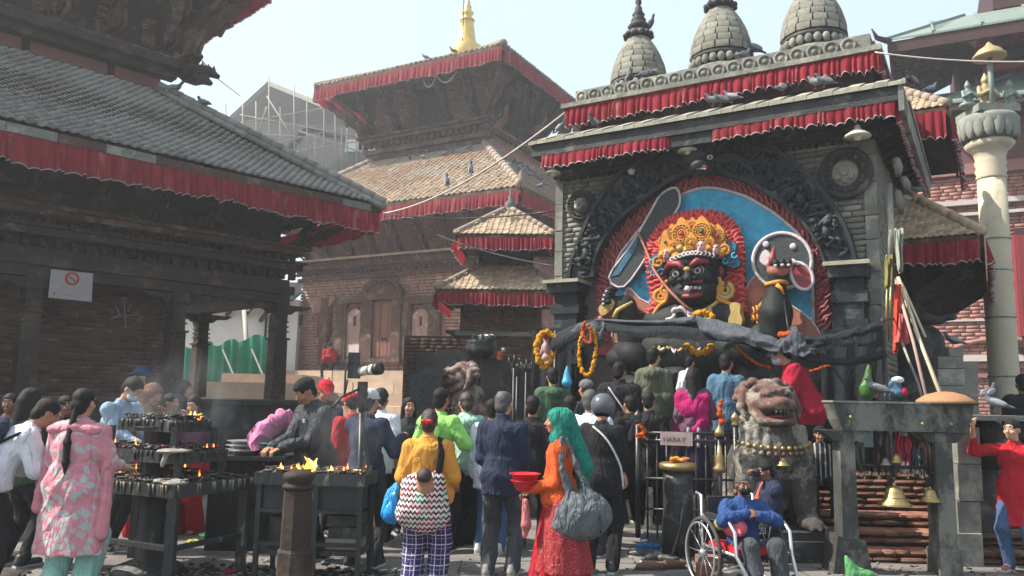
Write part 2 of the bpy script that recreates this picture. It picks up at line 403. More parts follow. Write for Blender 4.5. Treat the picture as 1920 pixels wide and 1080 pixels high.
STONE_D=mat('soot dark stone',(.06,.06,.058),(.022,.022,.024),rough=.65,sc=5,amt=.6,bump=.012,bsc=26,wear=(.15,.14,.12),wsc=3,wamt=.25)
BLACKP=mat('black painted stone',(.018,.024,.03),(.01,.012,.015),rough=.55,sc=5,amt=.5,bump=.01,bsc=24,wear=(.07,.075,.078),wsc=3,wamt=.3)
class Fr:
 """a vertical face: u runs to the picture's right along it, w is how far something stands out of it"""
 def __init__(s,P0,ang):
  t=R_(ang);s.P0=Vector((P0[0],P0[1],0));s.du=Vector((math.cos(t),-math.sin(t),0));s.n=Vector((-math.sin(t),-math.cos(t),0));s.up=Vector((0,0,1));s.rz=-t
 def pt(s,u,z,w=0.0):return s.P0+s.du*u+s.n*w+Vector((0,0,z))
 def uz(s,px,py,w=0.0):
  q=onpl(px,py,s.P0+s.n*w,s.n);return((q-s.P0).dot(s.du),q.z)
 def px(s,px,py,w=0.0):
  u,z=s.uz(px,py,w);return s.pt(u,z,w)
 def box(s,mb,u0,u1,z0,z1,w0,w1):return mb.frame_box(s.pt(u0,z0,w0),s.du*(u1-u0),s.n*(w1-w0),s.up*(z1-z0))
def valance(parent,a,b,h,n,pitch=.11,amp=.022,seed=0,name='valance',scallop=.04,curve=0):
 a=Vector(a);b=Vector(b);L=(b-a).length;rs=random.Random(seed*13+5);pitch*=.75;nu=max(8,int(L/(pitch/9)))
 ph=[];x=0
 while x<L+pitch:
  ph.append((x,rs.uniform(.4,1.4),rs.uniform(-.5,.5),rs.uniform(.9,1.08)));x+=pitch*rs.uniform(.4,1.8)
 def prof(u):
  x=u*L
  for i in range(len(ph)-1):
   if ph[i][0]<=x<=ph[i+1][0]:
    t=(x-ph[i][0])/(ph[i+1][0]-ph[i][0]);return math.sin(math.pi*t)*ph[i][1],t,ph[i][3]*(1-t)+ph[i+1][3]*t
  return 0,0,1
 P=[prof(i/nu)for i in range(nu+1)]
 def f(v,dz=0,out=0):
  def g(u,vv):
   i=min(nu,int(round(u*nu)));s_,t,hh=P[i];q=v(vv)
   sag=curve*4*u*(1-u)
   return a.lerp(b,u)+n*(amp*2.6*(abs(s_)**.55)*(.2+.9*q)+out+.012*math.sin(u*L*1.3+seed)*q)+Vector((0,0,-h*q*hh-dz+scallop*.8*q*(s_-.4)-sag-.03*q*math.sin(u*L*.9+seed*2)*(.5+.5*math.sin(u*L*2.3))))
  return g
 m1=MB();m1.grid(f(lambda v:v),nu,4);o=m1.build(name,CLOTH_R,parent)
 m2=MB();m2.grid(f(lambda v:1+v*(.016/h),0,.004),nu,1);m2.build('hem_piping',TRIM,o)
 return o
TLV=[]
for y in(0,1):
 for(x,z)in((0,.55),(.38,.4),(.72,1.0),(1.0,.7)):TLV+=[(x,y,z-.55*y),(x,y,z-.9-.55*y)]
TLF=[]
for i in range(3):
 a=2*i;TLF+=[(a,a+2,a+10,a+8),(a+1,a+3,a+2,a)]
TLF+=[(6,7,15,14),(1,0,8,9)]
def tiled_slope(parent,e0,e1,t0,t1,tw,th,thick,m_,nparts=300,seed=1,name='roof_tile',sag=0.0):
 e0,e1,t0,t1=map(Vector,(e0,e1,t0,t1));rs=random.Random(seed)
 up=((t0+t1)/2-(e0+e1)/2);d=(e1-e0).normalized();upn=(up-d*up.dot(d));S=upn.length;upn=upn.normalized();nn=d.cross(upn).normalized()
 if nn.z<0:nn=-nn
 rows=int(S/th);Ms=[]
 for r in range(rows+1):
  s_=r/rows if rows else 0;a=e0.lerp(t0,s_);b=e1.lerp(t1,s_);L=(b-a).length;k=int(L/tw)
  off=(r%2)*tw*.5;sg=nn*(-sag*4*s_*(1-s_))
  for i in range(-1,k+1):
   x=i*tw+off+rs.uniform(-.06,.06)*tw
   if x<-tw*.2 or x>L-tw*.6:continue
   o=a+d*x+sg+nn*(rs.uniform(0,.25)*thick)+upn*rs.uniform(-.08,.08)*th
   Ms.append(M4(o,d*tw*1.03,upn*th*1.3+nn*(-thick*.15)+d*rs.uniform(-.05,.05)*th,nn*thick))
 scatter_pieces(name,TLV,TLF,Ms,m_,parent,nparts)
def slab(parent,name,e0,e1,t0,t1,th,m_):
 e0,e1,t0,t1=map(Vector,(e0,e1,t0,t1));n=(e1-e0).cross(t0-e0).normalized();n=n if n.z>0 else-n
 mb=MB();mb.prism([e0,e1,t1,t0],-n*th);return mb.build(name,m_,parent)
def ridge_line(parent,a,b,r,m_,step=.22,n=8):
 """a hip or ridge made of overlapping half-round tiles, one by one"""
 a=Vector(a);b=Vector(b);L=(b-a).length;k=max(2,int(L/step));d=(b-a)/k;me=None;base=wloc(parent)
 mb=MB();mb.tube([Vector((0,0,0)),d*1.15],[r*1.08,r*.9],n);me=mb.mesh('ridge_tile',m_)
 for i in range(k):
  o=link_mesh('ridge_tile',me,parent,a+d*i-base)
def rafters(parent,e0,e1,i0,i1,step,w,m_,n=None,name='rafter',max_parts=60):
 e0,e1,i0,i1=map(Vector,(e0,e1,i0,i1));L=(e1-e0).length;k=int(L/step)
 mb=MB()
 for j in range(k+1):
  t=(j+.5)/(k+1);a=e0.lerp(e1,t);b=i0.lerp(i1,t)
  if k<=max_parts:m1=MB();m1.bar(a,b,w,w*1.3);m1.build(name,m_,parent)
  else:mb.bar(a,b,w,w*1.3)
 if mb.v:
  o=mb.build(name,m_,parent);o['kind']='stuff'
def brick_rows(fr,u0,u1,z0,z1,bl,bh,depth,jit=.006,keep=None,seed=3,gap=.008,w=0.0):
 rs=random.Random(seed);Ms=[];r=0;z=z0
 while z<z1-bh*.5:
  u=u0-(r%2)*bl*.5
  while u<u1:
   L=bl*rs.choice((1,1,.95,.55,1.1));a,b=max(u,u0),min(u+L-gap,u1)
   if b-a>bl*.15 and(keep is None or keep((a+b)/2,z+bh/2)):
    out=depth+rs.uniform(-jit,jit)
    Ms.append(M4(fr.pt(a,z,w),fr.du*(b-a),Vector((0,0,bh-gap)),fr.n*out))
   u+=L
  z+=bh;r+=1
 return Ms
def strut_mesh(seed=0,h=1.0,w=.13):
 """carved bracket figure, base at the origin, leaning is applied by the caller; unit height"""
 rs=random.Random(seed);mb=MB();mb.box((0,.02,.5),(w*.75,.06,1.0));mb.box((0,-.03,.04),(w*1.1,.14,.08));mb.box((0,-.04,.97),(w*1.4,.2,.06))
 mb.ball((0,-.06,.22),(w*.5,.06,.12),8,5);mb.ball((0,-.09,.45),(w*.42,.07,.17),8,5);mb.ball((0,-.12,.62),(w*.5,.07,.09),8,5);mb.ball((0,-.13,.76),(w*.3,.07,.075),8,5);mb.lathe((0,-.13,.8),[(w*.32,0),(w*.25,.05),(0,.13)],8)
 for s_ in(-1,1):
  mb.tube([(s_*w*.4,-.1,.63),(s_*w*.75,-.12,.5),(s_*w*.4,-.17,.42)],.022,6);mb.tube([(s_*w*.2,-.1,.3),(s_*w*.5,-.14,.18),(s_*w*.25,-.1,.07)],.026,6)
  mb.tube([(s_*w*.5,-.1,.68),(s_*w*.8,-.12,.8)],.016,6)
 return mb
def place_strut(parent,me,a,b,n,name='carved_strut'):
 """a foot, b head (world), n outward"""
 a=Vector(a);b=Vector(b);z=(b-a);y=-Vector(n);x=y.cross(z).normalized();y=z.cross(x).normalized()
 if y.dot(Vector(n))>0:x=-x;y=-y
 o=bpy.data.objects.new(name,me);COL.objects.link(o);o.parent=parent;L=z.length
 M_=Matrix((x*L*.9,y*L*.9,z)).transposed().to_4x4();M_.translation=a-wloc(parent);o.matrix_local=M_
def dentils(parent,fr,u0,u1,z,w,s,m_,step=None,name='dentil',stuff=False,h=None):
 step=step or s*2;Ms=[];u=u0
 while u<u1:Ms.append(M4(fr.pt(u,z,w),fr.du*s,fr.n*s*1.1,Vector((0,0,h or s))));u+=step
 scatter_pieces(name,UBOX,BOXF,Ms,m_,parent,0 if stuff else 300)
def moulding(parent,fr,u0,u1,bands,m_,name='cornice'):
 """bands: (z0, z1, w_out) from the wall face"""
 mb=MB()
 for(z0,z1,wo_)in bands:fr.box(mb,u0-wo_,u1+wo_,z0,z1,-.05,wo_)
 return mb.build(name,m_,parent)
GND=mat('worn stone paving',(.22,.2,.185),(.13,.12,.115),rough=.8,sc=1.1,amt=.7,bump=.012,bsc=9,wear=(.09,.085,.08),wsc=.7,wamt=.3)
JOINT=mat('paving joint dirt',(.1,.09,.085),(.06,.055,.05),rough=.95,sc=6,bump=.01)
mb=MB();mb.grid(lambda u,v:Vector((-300+600*u,-20+520*v,-.012)),8,8,smooth=False)
g=mb.build('ground',JOINT);tag(g,kind='structure')
rs=random.Random(11);Ms=[];y=3.0;r=0
while y<30:
 hgt=.62 if y<14 else 1.1;x=-16+(r%2)*.4
 while x<14:
  L=rs.uniform(.7,1.25)*(1 if y<14 else 1.6);dz=rs.uniform(-.004,.003)
  Ms.append(M4((x,y,-.05),(L-.012,rs.uniform(-.004,.004),0),(0,hgt-.012,0),(0,0,.05+dz)));x+=L
 y+=hgt;r+=1
scatter_pieces('paving_stone',UBOX,BOXF,Ms,GND,g,300)
SH=Fr((.7,12.3),31);SU=4.57;DEP=3.6
shr=thing('stone_shrine',SH.pt(SU/2,0,-1.5),'grey stone shrine with black arch, red valances and three bell shaped finials on its roof','shrine')
ACX,ACZ,ARX,ARZ=2.27,3.35,2.02,1.93
def _acurve(pts):
 A=[]
 for x,y in pts:
  u,z=SH.uz(1012+x*.5947,225+y*.5947,.12);A.append((math.atan2(z-ACZ,u-ACX),math.hypot(u-ACX,z-ACZ)))
 A.sort();r=np.interp(TT,[a for a,_ in A],[b for _,b in A]);return np.convolve(np.pad(r,4,mode='edge'),np.ones(9)/9,'valid')
TT=np.linspace(-.05,math.pi+.05,180)
ARC_K=[(1.0,_acurve([(102,500),(150,350),(210,240),(300,140),(400,80),(520,52),(610,58),(700,80),(850,180),(950,310),(1003,480)])),(.78,_acurve([(158,500),(180,440),(215,370),(290,290),(360,240),(440,185),(515,166),(620,185),(720,235),(800,295),(860,360),(900,440),(912,520)])),(.65,_acurve([(215,510),(240,440),(285,380),(335,320),(395,262),(450,232),(510,212),(600,226),(700,272),(770,322),(822,370),(850,440),(858,530)]))]
def arch_r(t,k):
 r=[float(np.interp(t,TT,c))for _,c in ARC_K]
 if k>.78:f=(k-.78)/.22;return r[1]+(r[0]-r[1])*f
 f=(k-.65)/.13;return max(.2,r[2]+(r[1]-r[2])*f)
def arch_uz(t,k=1.0):
 r=arch_r(t,k);return(ACX+r*math.cos(t),ACZ+r*math.sin(t))
def in_arch(u,z,k=1.0):
 if z<ACZ:return abs(u-ACX)<ARX*k
 return math.hypot(u-ACX,z-ACZ)<arch_r(math.atan2(z-ACZ,u-ACX),k)
core=MB();SH.box(core,0,SU,.0,5.28,-DEP,-.03);core.build('wall_core',MORTAR,shr)
SBR=mat('shrine grey brick',(.29,.285,.24),(.19,.185,.16),rough=.9,sc=7,amt=.6,bump=.006,rand=.25,wear=(.1,.1,.095),wsc=1.1,wamt=.3)
Ms=brick_rows(SH,.02,SU-.02,1.3,5.26,.25,.078,.05,keep=lambda u,z:not in_arch(u,z,.97),w=-.045,seed=5)
SHR=Fr(tuple(SH.pt(SU,0)[:2]),31-90)
Ms+=brick_rows(SHR,.02,DEP,.6,5.26,.25,.078,.05,w=-.045,seed=6)
scatter_pieces('wall_brick',BRV,BRF,Ms,SBR,shr,300)
mb=MB()
for(fr,u0,u1)in((SH,-.03,.1),(SH,SU-.13,SU+.02)):
 z=1.3
 while z<5.2:
  hh=random.uniform(.3,.5);m1=MB();fr.box(m1,u0,u1,z,min(5.25,z+hh-.012),-.05,.03+random.uniform(0,.012));m1.build('corner_stone',STONE,shr);z+=hh
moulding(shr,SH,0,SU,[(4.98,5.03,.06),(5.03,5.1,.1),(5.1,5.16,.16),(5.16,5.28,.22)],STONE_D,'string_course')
dentils(shr,SH,.05,SU,4.93,0,.05,STONE_D,step=.1)
EU0,EU1,EW=-.12,5.0,.75
def roofbox(fr,name,u0,u1,z0,z1,w0,w1,m_,par):b=MB();fr.box(b,u0,u1,z0,z1,w0,w1);return b.build(name,m_,par)
PALE=mat('pale lichened stone',(.36,.345,.27),(.22,.215,.17),rough=.9,sc=5,amt=.6,bump=.008,bsc=30,rand=.1,wear=(.2,.2,.17),wsc=2,wamt=.3)
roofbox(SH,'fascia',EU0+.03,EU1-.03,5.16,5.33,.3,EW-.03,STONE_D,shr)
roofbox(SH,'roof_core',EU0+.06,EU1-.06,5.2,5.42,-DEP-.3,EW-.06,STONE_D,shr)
u=EU0;k=0
while u<EU1:
 dd=max(.03,min(.62,EU1+.05-u));m1=MB();zb_=5.335+.265*dd/.62;m1.prism([SH.pt(u,5.335,EW+.02),SH.pt(min(EU1+.03,u+.15),5.335,EW+.02),SH.pt(min(EU1+.02,u+.15),zb_,EW+.02-dd),SH.pt(u,zb_,EW+.02-dd)],Vector((0,0,.045+.02*(k%2))));m1.build('eave_tile',PALE,shr);u+=.155;k+=1
SRE=Fr(tuple(SH.pt(EU1,0)[:2]),31-90)
for(fr,L)in((SRE,DEP+EW),):
 u=-EW+.62
 while u<DEP+.3:
  m1=MB();m1.prism([fr.pt(u,5.335,.02),fr.pt(u+.3,5.335,.02),fr.pt(u+.3,5.6,-.6),fr.pt(u,5.6,-.6)],Vector((0,0,.05)));m1.build('eave_tile',PALE,shr);u+=.305
 roofbox(fr,'fascia',-EW+.01,DEP+.3,5.02,5.333,-.06,0,STONE,shr)
n=SH.n
gapL,gapR=SH.uz(1253,250,.72)[0],SH.uz(1335,240,.72)[0]
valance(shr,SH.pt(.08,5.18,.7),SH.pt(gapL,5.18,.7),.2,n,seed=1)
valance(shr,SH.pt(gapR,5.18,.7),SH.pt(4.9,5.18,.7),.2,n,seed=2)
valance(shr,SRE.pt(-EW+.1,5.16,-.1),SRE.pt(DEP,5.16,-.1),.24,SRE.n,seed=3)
roofbox(SH,'soffit_board',gapL,gapR,5.0,5.16,.5,.68,BLACKP,shr)
for k in range(10):
 m1=MB();a=SHR.pt(.1+k*.36,4.98,0);m1.bar(a,SHR.pt(.1+k*.36,5.12,.36),.1,.12);m1.build('eave_bracket',WOOD,shr)
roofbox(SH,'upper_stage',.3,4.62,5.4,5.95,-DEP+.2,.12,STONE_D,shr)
roofbox(SH,'upper_cornice',.18,4.74,6.02,6.09,-DEP,.3,STONE,shr)
roofbox(SH,'cornice_band',.36,4.6,6.09,6.32,-DEP+.1,.14,STONE,shr)
rm=MB();rm.lathe((0,0,0),[(.1,0),(.1,.03),(.075,.035),(.07,.012),(.04,.012),(.035,.03),(0,.034)],14);rme=rm.mesh('carved_roundel',STONE)
k=int((4.62-.4)/.215)
for i in range(k):
 p=SH.pt(.47+i*.215,6.205,.14);o=link_mesh('carved_roundel',rme,shr,p-wloc(shr));o.rotation_euler=SH.n.to_track_quat('Z','Y').to_euler()
SR2=Fr(tuple(SH.pt(4.6,0)[:2]),31-90)
for i in range(8):
 p=SR2.pt(.1+i*.3,6.205,0);o=link_mesh('carved_roundel',rme,shr,p-wloc(shr));o.rotation_euler=SR2.n.to_track_quat('Z','Y').to_euler()
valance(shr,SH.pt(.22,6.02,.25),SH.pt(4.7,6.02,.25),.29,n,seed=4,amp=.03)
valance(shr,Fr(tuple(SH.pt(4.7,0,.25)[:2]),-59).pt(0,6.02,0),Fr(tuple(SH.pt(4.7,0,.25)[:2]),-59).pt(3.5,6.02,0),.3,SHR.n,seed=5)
roofbox(SH,'finial_plinth',1.9,2.95,6.32,6.5,-1.5,-.25,STONE,shr)
roofbox(SH,'finial_plinth',3.2,4.35,6.32,6.44,-1.5,-.25,STONE,shr)
roofbox(SH,'finial_plinth',.5,1.6,6.32,6.4,-1.5,-.25,STONE,shr)
def gajur(u,zb,s_,extra):
 c=SH.pt(u,zb,-.8);t=thing('roof_finial',c,extra,'finial','stone finials on the shrine roof')
 base=MB();base.lathe(c,[(.5*s_,-.14),(.5*s_,-.05),(.46*s_,-.03),(.42*s_,.0)],20);base.build('base_ring',STONE,t)
 bd=MB();bd.ball((0,0,0),(.06*s_,.05*s_,.075*s_),8,6);bme=bd.mesh('bead',STONE)
 for k in range(24):
  q=2*math.pi*k/24;o=link_mesh('bead',bme,t,Vector((math.cos(q)*.46*s_,math.sin(q)*.46*s_,.05*s_)));o.rotation_euler=(0,0,q+math.pi/2)
 rg=MB();rg.lathe(c+Vector((0,0,.1*s_)),[(.44*s_,0),(.475*s_,.03),(.47*s_,.07),(.44*s_,.1),(.42*s_,.11)],24);rg.build('band',STONE_D,t)
 prof=lambda v:(.45*s_*(1-v**2.3*.62)*(1-.12*v),.2*s_+.78*s_*v)
 dm=MB();dm.lathe(c,[(max(0.01,prof(i/10)[0]-.015),prof(i/10)[1])for i in range(11)],20);dm.build('dome',STONE,t)
 Ms=[]
 for j in range(7):
  r0_,z0_=prof(j/7);r1_,z1_=prof((j+1)/7);nn_=14
  for k in range(nn_):
   q0=2*math.pi*(k+.5*(j%2)*.3)/nn_;wd=2*math.pi*r0_/nn_*.93;tx=Vector((-math.sin(q0),math.cos(q0),0));rd=Vector((math.cos(q0),math.sin(q0),0))
   a=c+rd*r0_+Vector((0,0,z0_))-tx*wd/2;up=rd*(r1_-r0_)+Vector((0,0,z1_-z0_))
   Ms.append(M4(a,tx*wd,up*.96,tx.cross(up).normalized()*.022))
 scatter_pieces('shingle',UBOX,BOXF,Ms,mat('grey dome shingle',(.29,.28,.23),(.17,.17,.145),rough=.9,sc=8,amt=.6,bump=.008,rand=.2,wear=(.12,.12,.11),wsc=2,wamt=.3),t,300)
 z=.98*s_
 tp=MB();r=.2*s_
 tp.lathe(c+Vector((0,0,z)),[(.1*s_,-.02),(.2*s_,.02),(.235*s_,.07),(.2*s_,.12),(.13*s_,.14),(.15*s_,.18),(.185*s_,.22),(.15*s_,.27),(.1*s_,.29),(.13*s_,.33),(.1*s_,.38),(.085*s_,.4),(.11*s_,.43),(.07*s_,.48),(.06*s_,.56),(.03*s_,.58),(.055*s_,.64),(.05*s_,.7),(.02*s_,.76),(0,.78)],16)
 tp.build('spire',STONE_D,t);pb=MB()
 for k in range(12):
  q=2*math.pi*k/12;pb.ball(c+Vector((.22*s_*math.cos(q),.22*s_*math.sin(q),z+.06)),.05*s_,6,4)
 o=pb.build('petal_ring',STONE_D,t);o['kind']='stuff'
 return t
gajur(1.03,6.46,.97,'left stone finial on the shrine roof, slimmest with its spire in full view')
gajur(2.39,6.6,1.0,'middle stone finial on the shrine roof with angular bell body')
gajur(3.75,6.6,.98,'right stone finial on the shrine roof, widest bell of small stone shingles')
PL=MB();SH.box(PL,-.6,3.2,0,.42,-DEP-.5,1.5);pl_=PL.build('shrine_platform',STONE_D);tag(pl_,'low dark stone platform in front of the arch where worshippers stand','platform')
PL2=MB();SH.box(PL2,-.2,3.2,.0,.55,-.0,.9)
o=PL2.build('upper_step',STONE_D,pl_)
band=MB();NA=72
def ring(mb,k0,k1,w0,w1,zext=None,uz=arch_uz):
 T=[math.pi*i/NA for i in range(NA+1)]
 P=[uz(t,k1)for t in T];Q=[uz(t,k0)for t in T]
 for A_0,B_0,wa,wb in((P,Q,w1,w1),(P,P,w0,w1),(Q,Q,w1,w0)):
  V=[SH.pt(*a,wa)for a in A_0]+[SH.pt(*b,wb)for b in B_0];nA=NA+1
  mb.add(V,[(i,i+1,nA+i+1,nA+i)for i in range(NA)],True)
ring(band,.775,1.0,-.05,.22)
arch=thing('black_arch',SH.pt(ACX,ACZ,.1),'broad black stone arch carved with serpents framing the painted relief','arch')
band.build('arch_band',BLACKP,arch)
for k0,k1,w1 in((.985,1.012,.27),(.765,.79,.26)):
 m1=MB();ring(m1,k0,k1,.0,w1);m1.build('arch_rim',BLACKP,arch)
def coil_pts(t,k,s_,turns,seed):
 rr=random.Random(seed);P=[];u0,z0=arch_uz(t,k)
 for i in range(22):
  q=turns*2*math.pi*i/21;r=s_*(1-i/24);P.append(SH.pt(u0+r*math.cos(q+t),z0+r*math.sin(q+t),.22+.03*math.sin(q*1.5)))
 return P
rs=random.Random(5)
for side in(0,1):
 for j in range(13):
  t=.1+j*.108
  if side:t=math.pi-t
  m1=MB();P=[]
  tt=[t+(i/13-.5)*.15 for i in range(14)]
  amp=.075
  for i,q in enumerate(tt):P.append(SH.pt(*arch_uz(q,.885+amp*math.sin(i/13*math.pi*2+j*2.1)),.225+.03*math.sin(i*1.1+j)))
  m1.tube(P,[.022+.02*math.sin(math.pi*(i+.5)/14)for i in range(14)],8);m1.build('serpent_coil',BLACKP,arch)
  m1=MB();kk=.885+(.06 if j%2 else-.05);P=coil_pts(t+.05,kk,.11,1.4,j);m1.tube(P,[.022*(1-i/30)for i in range(22)],7)
  m1.build('curled_tail',BLACKP,arch)
  if j%3==1:
   u0,z0=arch_uz(t,.87);m1=MB();m1.ball(SH.pt(u0,z0,.26),(.07,.06,.1),8,6,Matrix.Rotation(SH.rz,3,'Z'));m1.ball(SH.pt(u0+.02,z0+.13,.28),.055,8,6)
   for q in(-1,1):m1.tube([SH.pt(u0+q*.05,z0+.05,.27),SH.pt(u0+q*.13,z0+.02,.31),SH.pt(u0+q*.1,z0+.11,.33)],.02,6);m1.tube([SH.pt(u0+q*.03,z0-.06,.27),SH.pt(u0+q*.11,z0-.1,.32),SH.pt(u0+q*.03,z0-.17,.28)],.026,6)
   m1.build('carved_figure',BLACKP,arch)
  for i in range(3):
   u0,z0=arch_uz(t+rs.uniform(-.05,.05),rs.uniform(.81,.96));m1=MB();m1.ball(SH.pt(u0,z0,.225),(rs.uniform(.03,.06),rs.uniform(.03,.05),rs.uniform(.02,.05)),7,5);m1.build('carved_knob',BLACKP,arch)
for(u0,u1,side)in((.02,.52,0),(4.02,4.46,1)):
 p=thing('arch_pillar',SH.pt((u0+u1)/2,0,.1),('left' if not side else 'right')+' black stone pillar carrying the foot of the carved arch','pillar')
 roofbox(SH,'capital',u0-.04,u1+.06,3.26,3.31,-.02,.46,PALE,p);roofbox(SH,'capital_block',u0,u1+.02,3.12,3.258,-.02,.38,BLACKP,p)
 roofbox(SH,'shaft',u0+.07,u1-.05,.5,3.118,-.02,.26,BLACKP,p)
 for zz in(2.95,2.6,2.2):roofbox(SH,'shaft_block',u0+.02,u1,zz-.14,zz,-.01,.3,BLACKP,p)
 roofbox(SH,'shaft_panel',u0+.13,u1-.11,1.0,2.4,.2,.285,BLACKP,p)
FACE_M=mat('dull stone face',(.32,.29,.24),(.11,.1,.09),rough=.7,sc=8,amt=.6,bump=.004)
EYEW=mat('painted eye white',(.55,.52,.46),(.45,.42,.38),rough=.6,sc=20,bump=0)
INK=mat('black paint',(.012,.012,.013),(.008,.008,.008),rough=.5,sc=20,bump=0)
def roundel(px,py,r,label):
 u,z=SH.uz(px,py,.05);c=SH.pt(u,z,.03);t=thing('carved_sun_disc',c,label,'stone disc',None,SH.rz)
 mb=MB();mb.lathe((0,0,0),[(r,0),(r,.05),(r*.86,.085),(r*.8,.05),(r*.56,.05),(r*.5,.02)],30,axis=(0,-1,0));mb.build('disc',STONE_D,t,local=True)
 for k in range(20):
  q=2*math.pi*k/20;m1=MB();m1.ball((r*.68*math.cos(q),-.055,r*.68*math.sin(q)),(r*.1,.025,r*.1),7,5);m1.build('ray_knob',STONE_D,t,local=True)
 pr=[ell((0,-.03,0),(r*.48,.09,r*.52)),cap((0,-.12,.02*r),(0,-.145,-.1*r),.016*r/.25,.03*r/.25,k=.02),ell((-.2*r,-.1,-.2*r),(.14*r,.04,.12*r)),ell((.2*r,-.1,-.2*r),(.14*r,.04,.12*r)),ell((0,-.1,-.36*r),(.12*r,.04,.08*r)),cap((-.28*r,-.11,.17*r),(-.06*r,-.12,.14*r),.018,k=.01),cap((.06*r,-.12,.14*r),(.28*r,-.11,.17*r),.018,k=.01),cap((-.12*r,-.13,-.25*r),(.12*r,-.13,-.25*r),.02,k=.01)]
 sdf_obj('face',pr,.012,FACE_M,t)
 for s_ in(-1,1):
  m1=MB();m1.ball((s_*.17*r,-.115,.06*r),(.075*r,.018,.045*r),10,6);e=m1.build('eye',EYEW,t,local=True)
  m1=MB();m1.ball((s_*.17*r,-.13,.06*r),(.03*r,.012,.03*r),8,5);m1.build('pupil',INK,e,local=True)
roundel(1090,385,.24,'small dark carved sun disc with staring face, left of the arch')
roundel(1585,325,.34,'large dark carved sun disc with staring face, right of the arch under the eave')
ENAM=mat('dusty enamel',(.62,.58,.46),(.45,.42,.34),rough=.5,sc=8,bump=.002)
METD=mat('dark iron',(.04,.04,.042),(.02,.02,.02),rough=.45,sc=9,bump=.003,metal=.6)
def shade(px,py,w,r,label):
 u,z=SH.uz(px,py,w);c=SH.pt(u,z,w);t=thing('enamel_lamp',c,label,'lamp','enamel lamp shades under the shrine eaves')
 mb=MB();mb.lathe(c,[(r,0),(r*.92,.025),(r*.55,r*.42),(r*.25,r*.62),(r*.2,r*.9),(.012,r*.98)],20);mb.build('shade',ENAM,t)
 mb=MB();mb.lathe(c,[(0,-.045),(.04,-.035),(.05,0),(.03,.04)],12);mb.build('bulb',ENAM,t)
 mb=MB();mb.tube([c+Vector((0,0,r*.9)),c+Vector((0,0,r*.9+.12)),c+SH.n*-.1+Vector((0,0,5.2-z+.03))],.008,6);mb.build('cord',METD,t)
shade(1290,285,.5,.15,'large enamel lamp shade hanging over the crown of the arch')
shade(1332,288,.32,.095,'smaller enamel lamp shade beside the large one over the arch crown')
shade(1608,257,.6,.16,'enamel lamp shade hanging above the right sun disc')
shade(1037,326,.62,.12,'enamel lamp shade under the left end of the eave')
shade(1184,322,.3,.06,'tiny lamp shade fixed on the left shoulder of the arch')
def LP(px,py,w=0.0):
 u,z=SH.uz(px,py,w);return np.array([u,-w,z])
REL=thing('deity_relief',SH.P0,'painted relief of a fierce black faced deity with gold crown and red hair','statue',None,SH.rz)
pm=lambda name,c,rough=.5,**k:mat(name,c,tuple(x*.6 for x in c),rough=min(.85,rough+.15),sc=9,amt=.6,bump=.008,bsc=32,wear=tuple(x*.3+.03 for x in c),wsc=5,wamt=.28,**k)
C_RED=pm('painted flame red',(.4,.1,.105));C_RED2=pm('painted hair red',(.62,.08,.08));C_BLUE=pm('painted blue ground',(.07,.4,.62),.6)
C_WHITE=pm('painted pinkish white',(.62,.55,.56));C_GOLD=pm('painted gold orange',(.66,.28,.05));C_YEL=pm('painted ochre yellow',(.5,.36,.12));C_BLK=pm('glossy black paint',(.016,.02,.022),.5)
C_SAL=pm('painted salmon',(.42,.16,.11));C_GREY=pm('painted blade grey',(.05,.06,.064));C_GREEN=pm('green jewel paint',(.03,.2,.07),.3);C_DRED=pm('painted dark red',(.26,.02,.03),.35);C_NAVY=pm('painted teal blue',(.05,.16,.26));C_SKIN=pm('painted pale pink',(.62,.38,.38))
def flat(name,pts,w0,w1,m_,par=REL,rim=None,rr=.018):
 P=[Vector(LP(x,y,w1))for x,y in pts];mb=MB();mb.prism(P,Vector((0,w1-w0,0)));o=mb.build(name,m_,par,local=True)
 if rim:
  m1=MB();m1.tube(P+P[:2],rr,6,caps=False);m1.build('painted_edge',rim,o,local=True)
 return o
def smooth_loop(pts,n=4):
 out=[];N=len(pts)
 for i in range(N):
  p0,p1,p2,p3=[A_(pts[(i+k)%N])for k in(-1,0,1,2)]
  for j in range(n):
   t=j/n;out.append(tuple(.5*((2*p1)+(-p0+p2)*t+(2*p0-5*p1+4*p2-p3)*t*t+(-p0+3*p1-3*p2+p3)*t**3)))
 return out
def smooth_line(pts,n=5):
 pts=[A_(p)for p in pts];out=[]
 for i in range(len(pts)-1):
  p0=pts[max(i-1,0)];p1=pts[i];p2=pts[i+1];p3=pts[min(i+2,len(pts)-1)]
  for j in range(n):
   t=j/n;out.append(.5*((2*p1)+(-p0+p2)*t+(2*p0-5*p1+4*p2-p3)*t*t+(-p0+3*p1-3*p2+p3)*t**3))
 out.append(pts[-1]);return out
def legged(k,zl=2.3):
 T=[arch_uz(math.pi*i/48,k)for i in range(49)]
 return[(T[0][0],zl)]+T+[(T[-1][0],zl)]
def fill(name,k,w0,w1,m_,zl=2.3):
 mb=MB();mb.prism([Vector((u,-w1,z))for u,z in legged(k,zl)],Vector((0,w1-w0,0)));return mb.build(name,m_,REL,local=True)
fill('flame_ground',.785,-.02,.03,C_RED,2.2)
bl=fill('blue_ground',.648,.0,.055,C_BLUE,2.3)
mb=MB();mb.tube([Vector((u,-.06,z))for u,z in legged(.655)],.024,6);mb.build('painted_edge',C_WHITE,bl,local=True)
locks=[]
for v in range(3):
 m1=MB();P=[Vector((math.sin(i/7*3.0+v)*.022*(1+i/7),-.02-.025*math.sin(i/7*math.pi),i/7*.2))for i in range(8)]
 m1.tube(P,[.018,.026,.03,.03,.027,.022,.016,.006],6);locks.append(m1.mesh('flame_lock',C_RED))
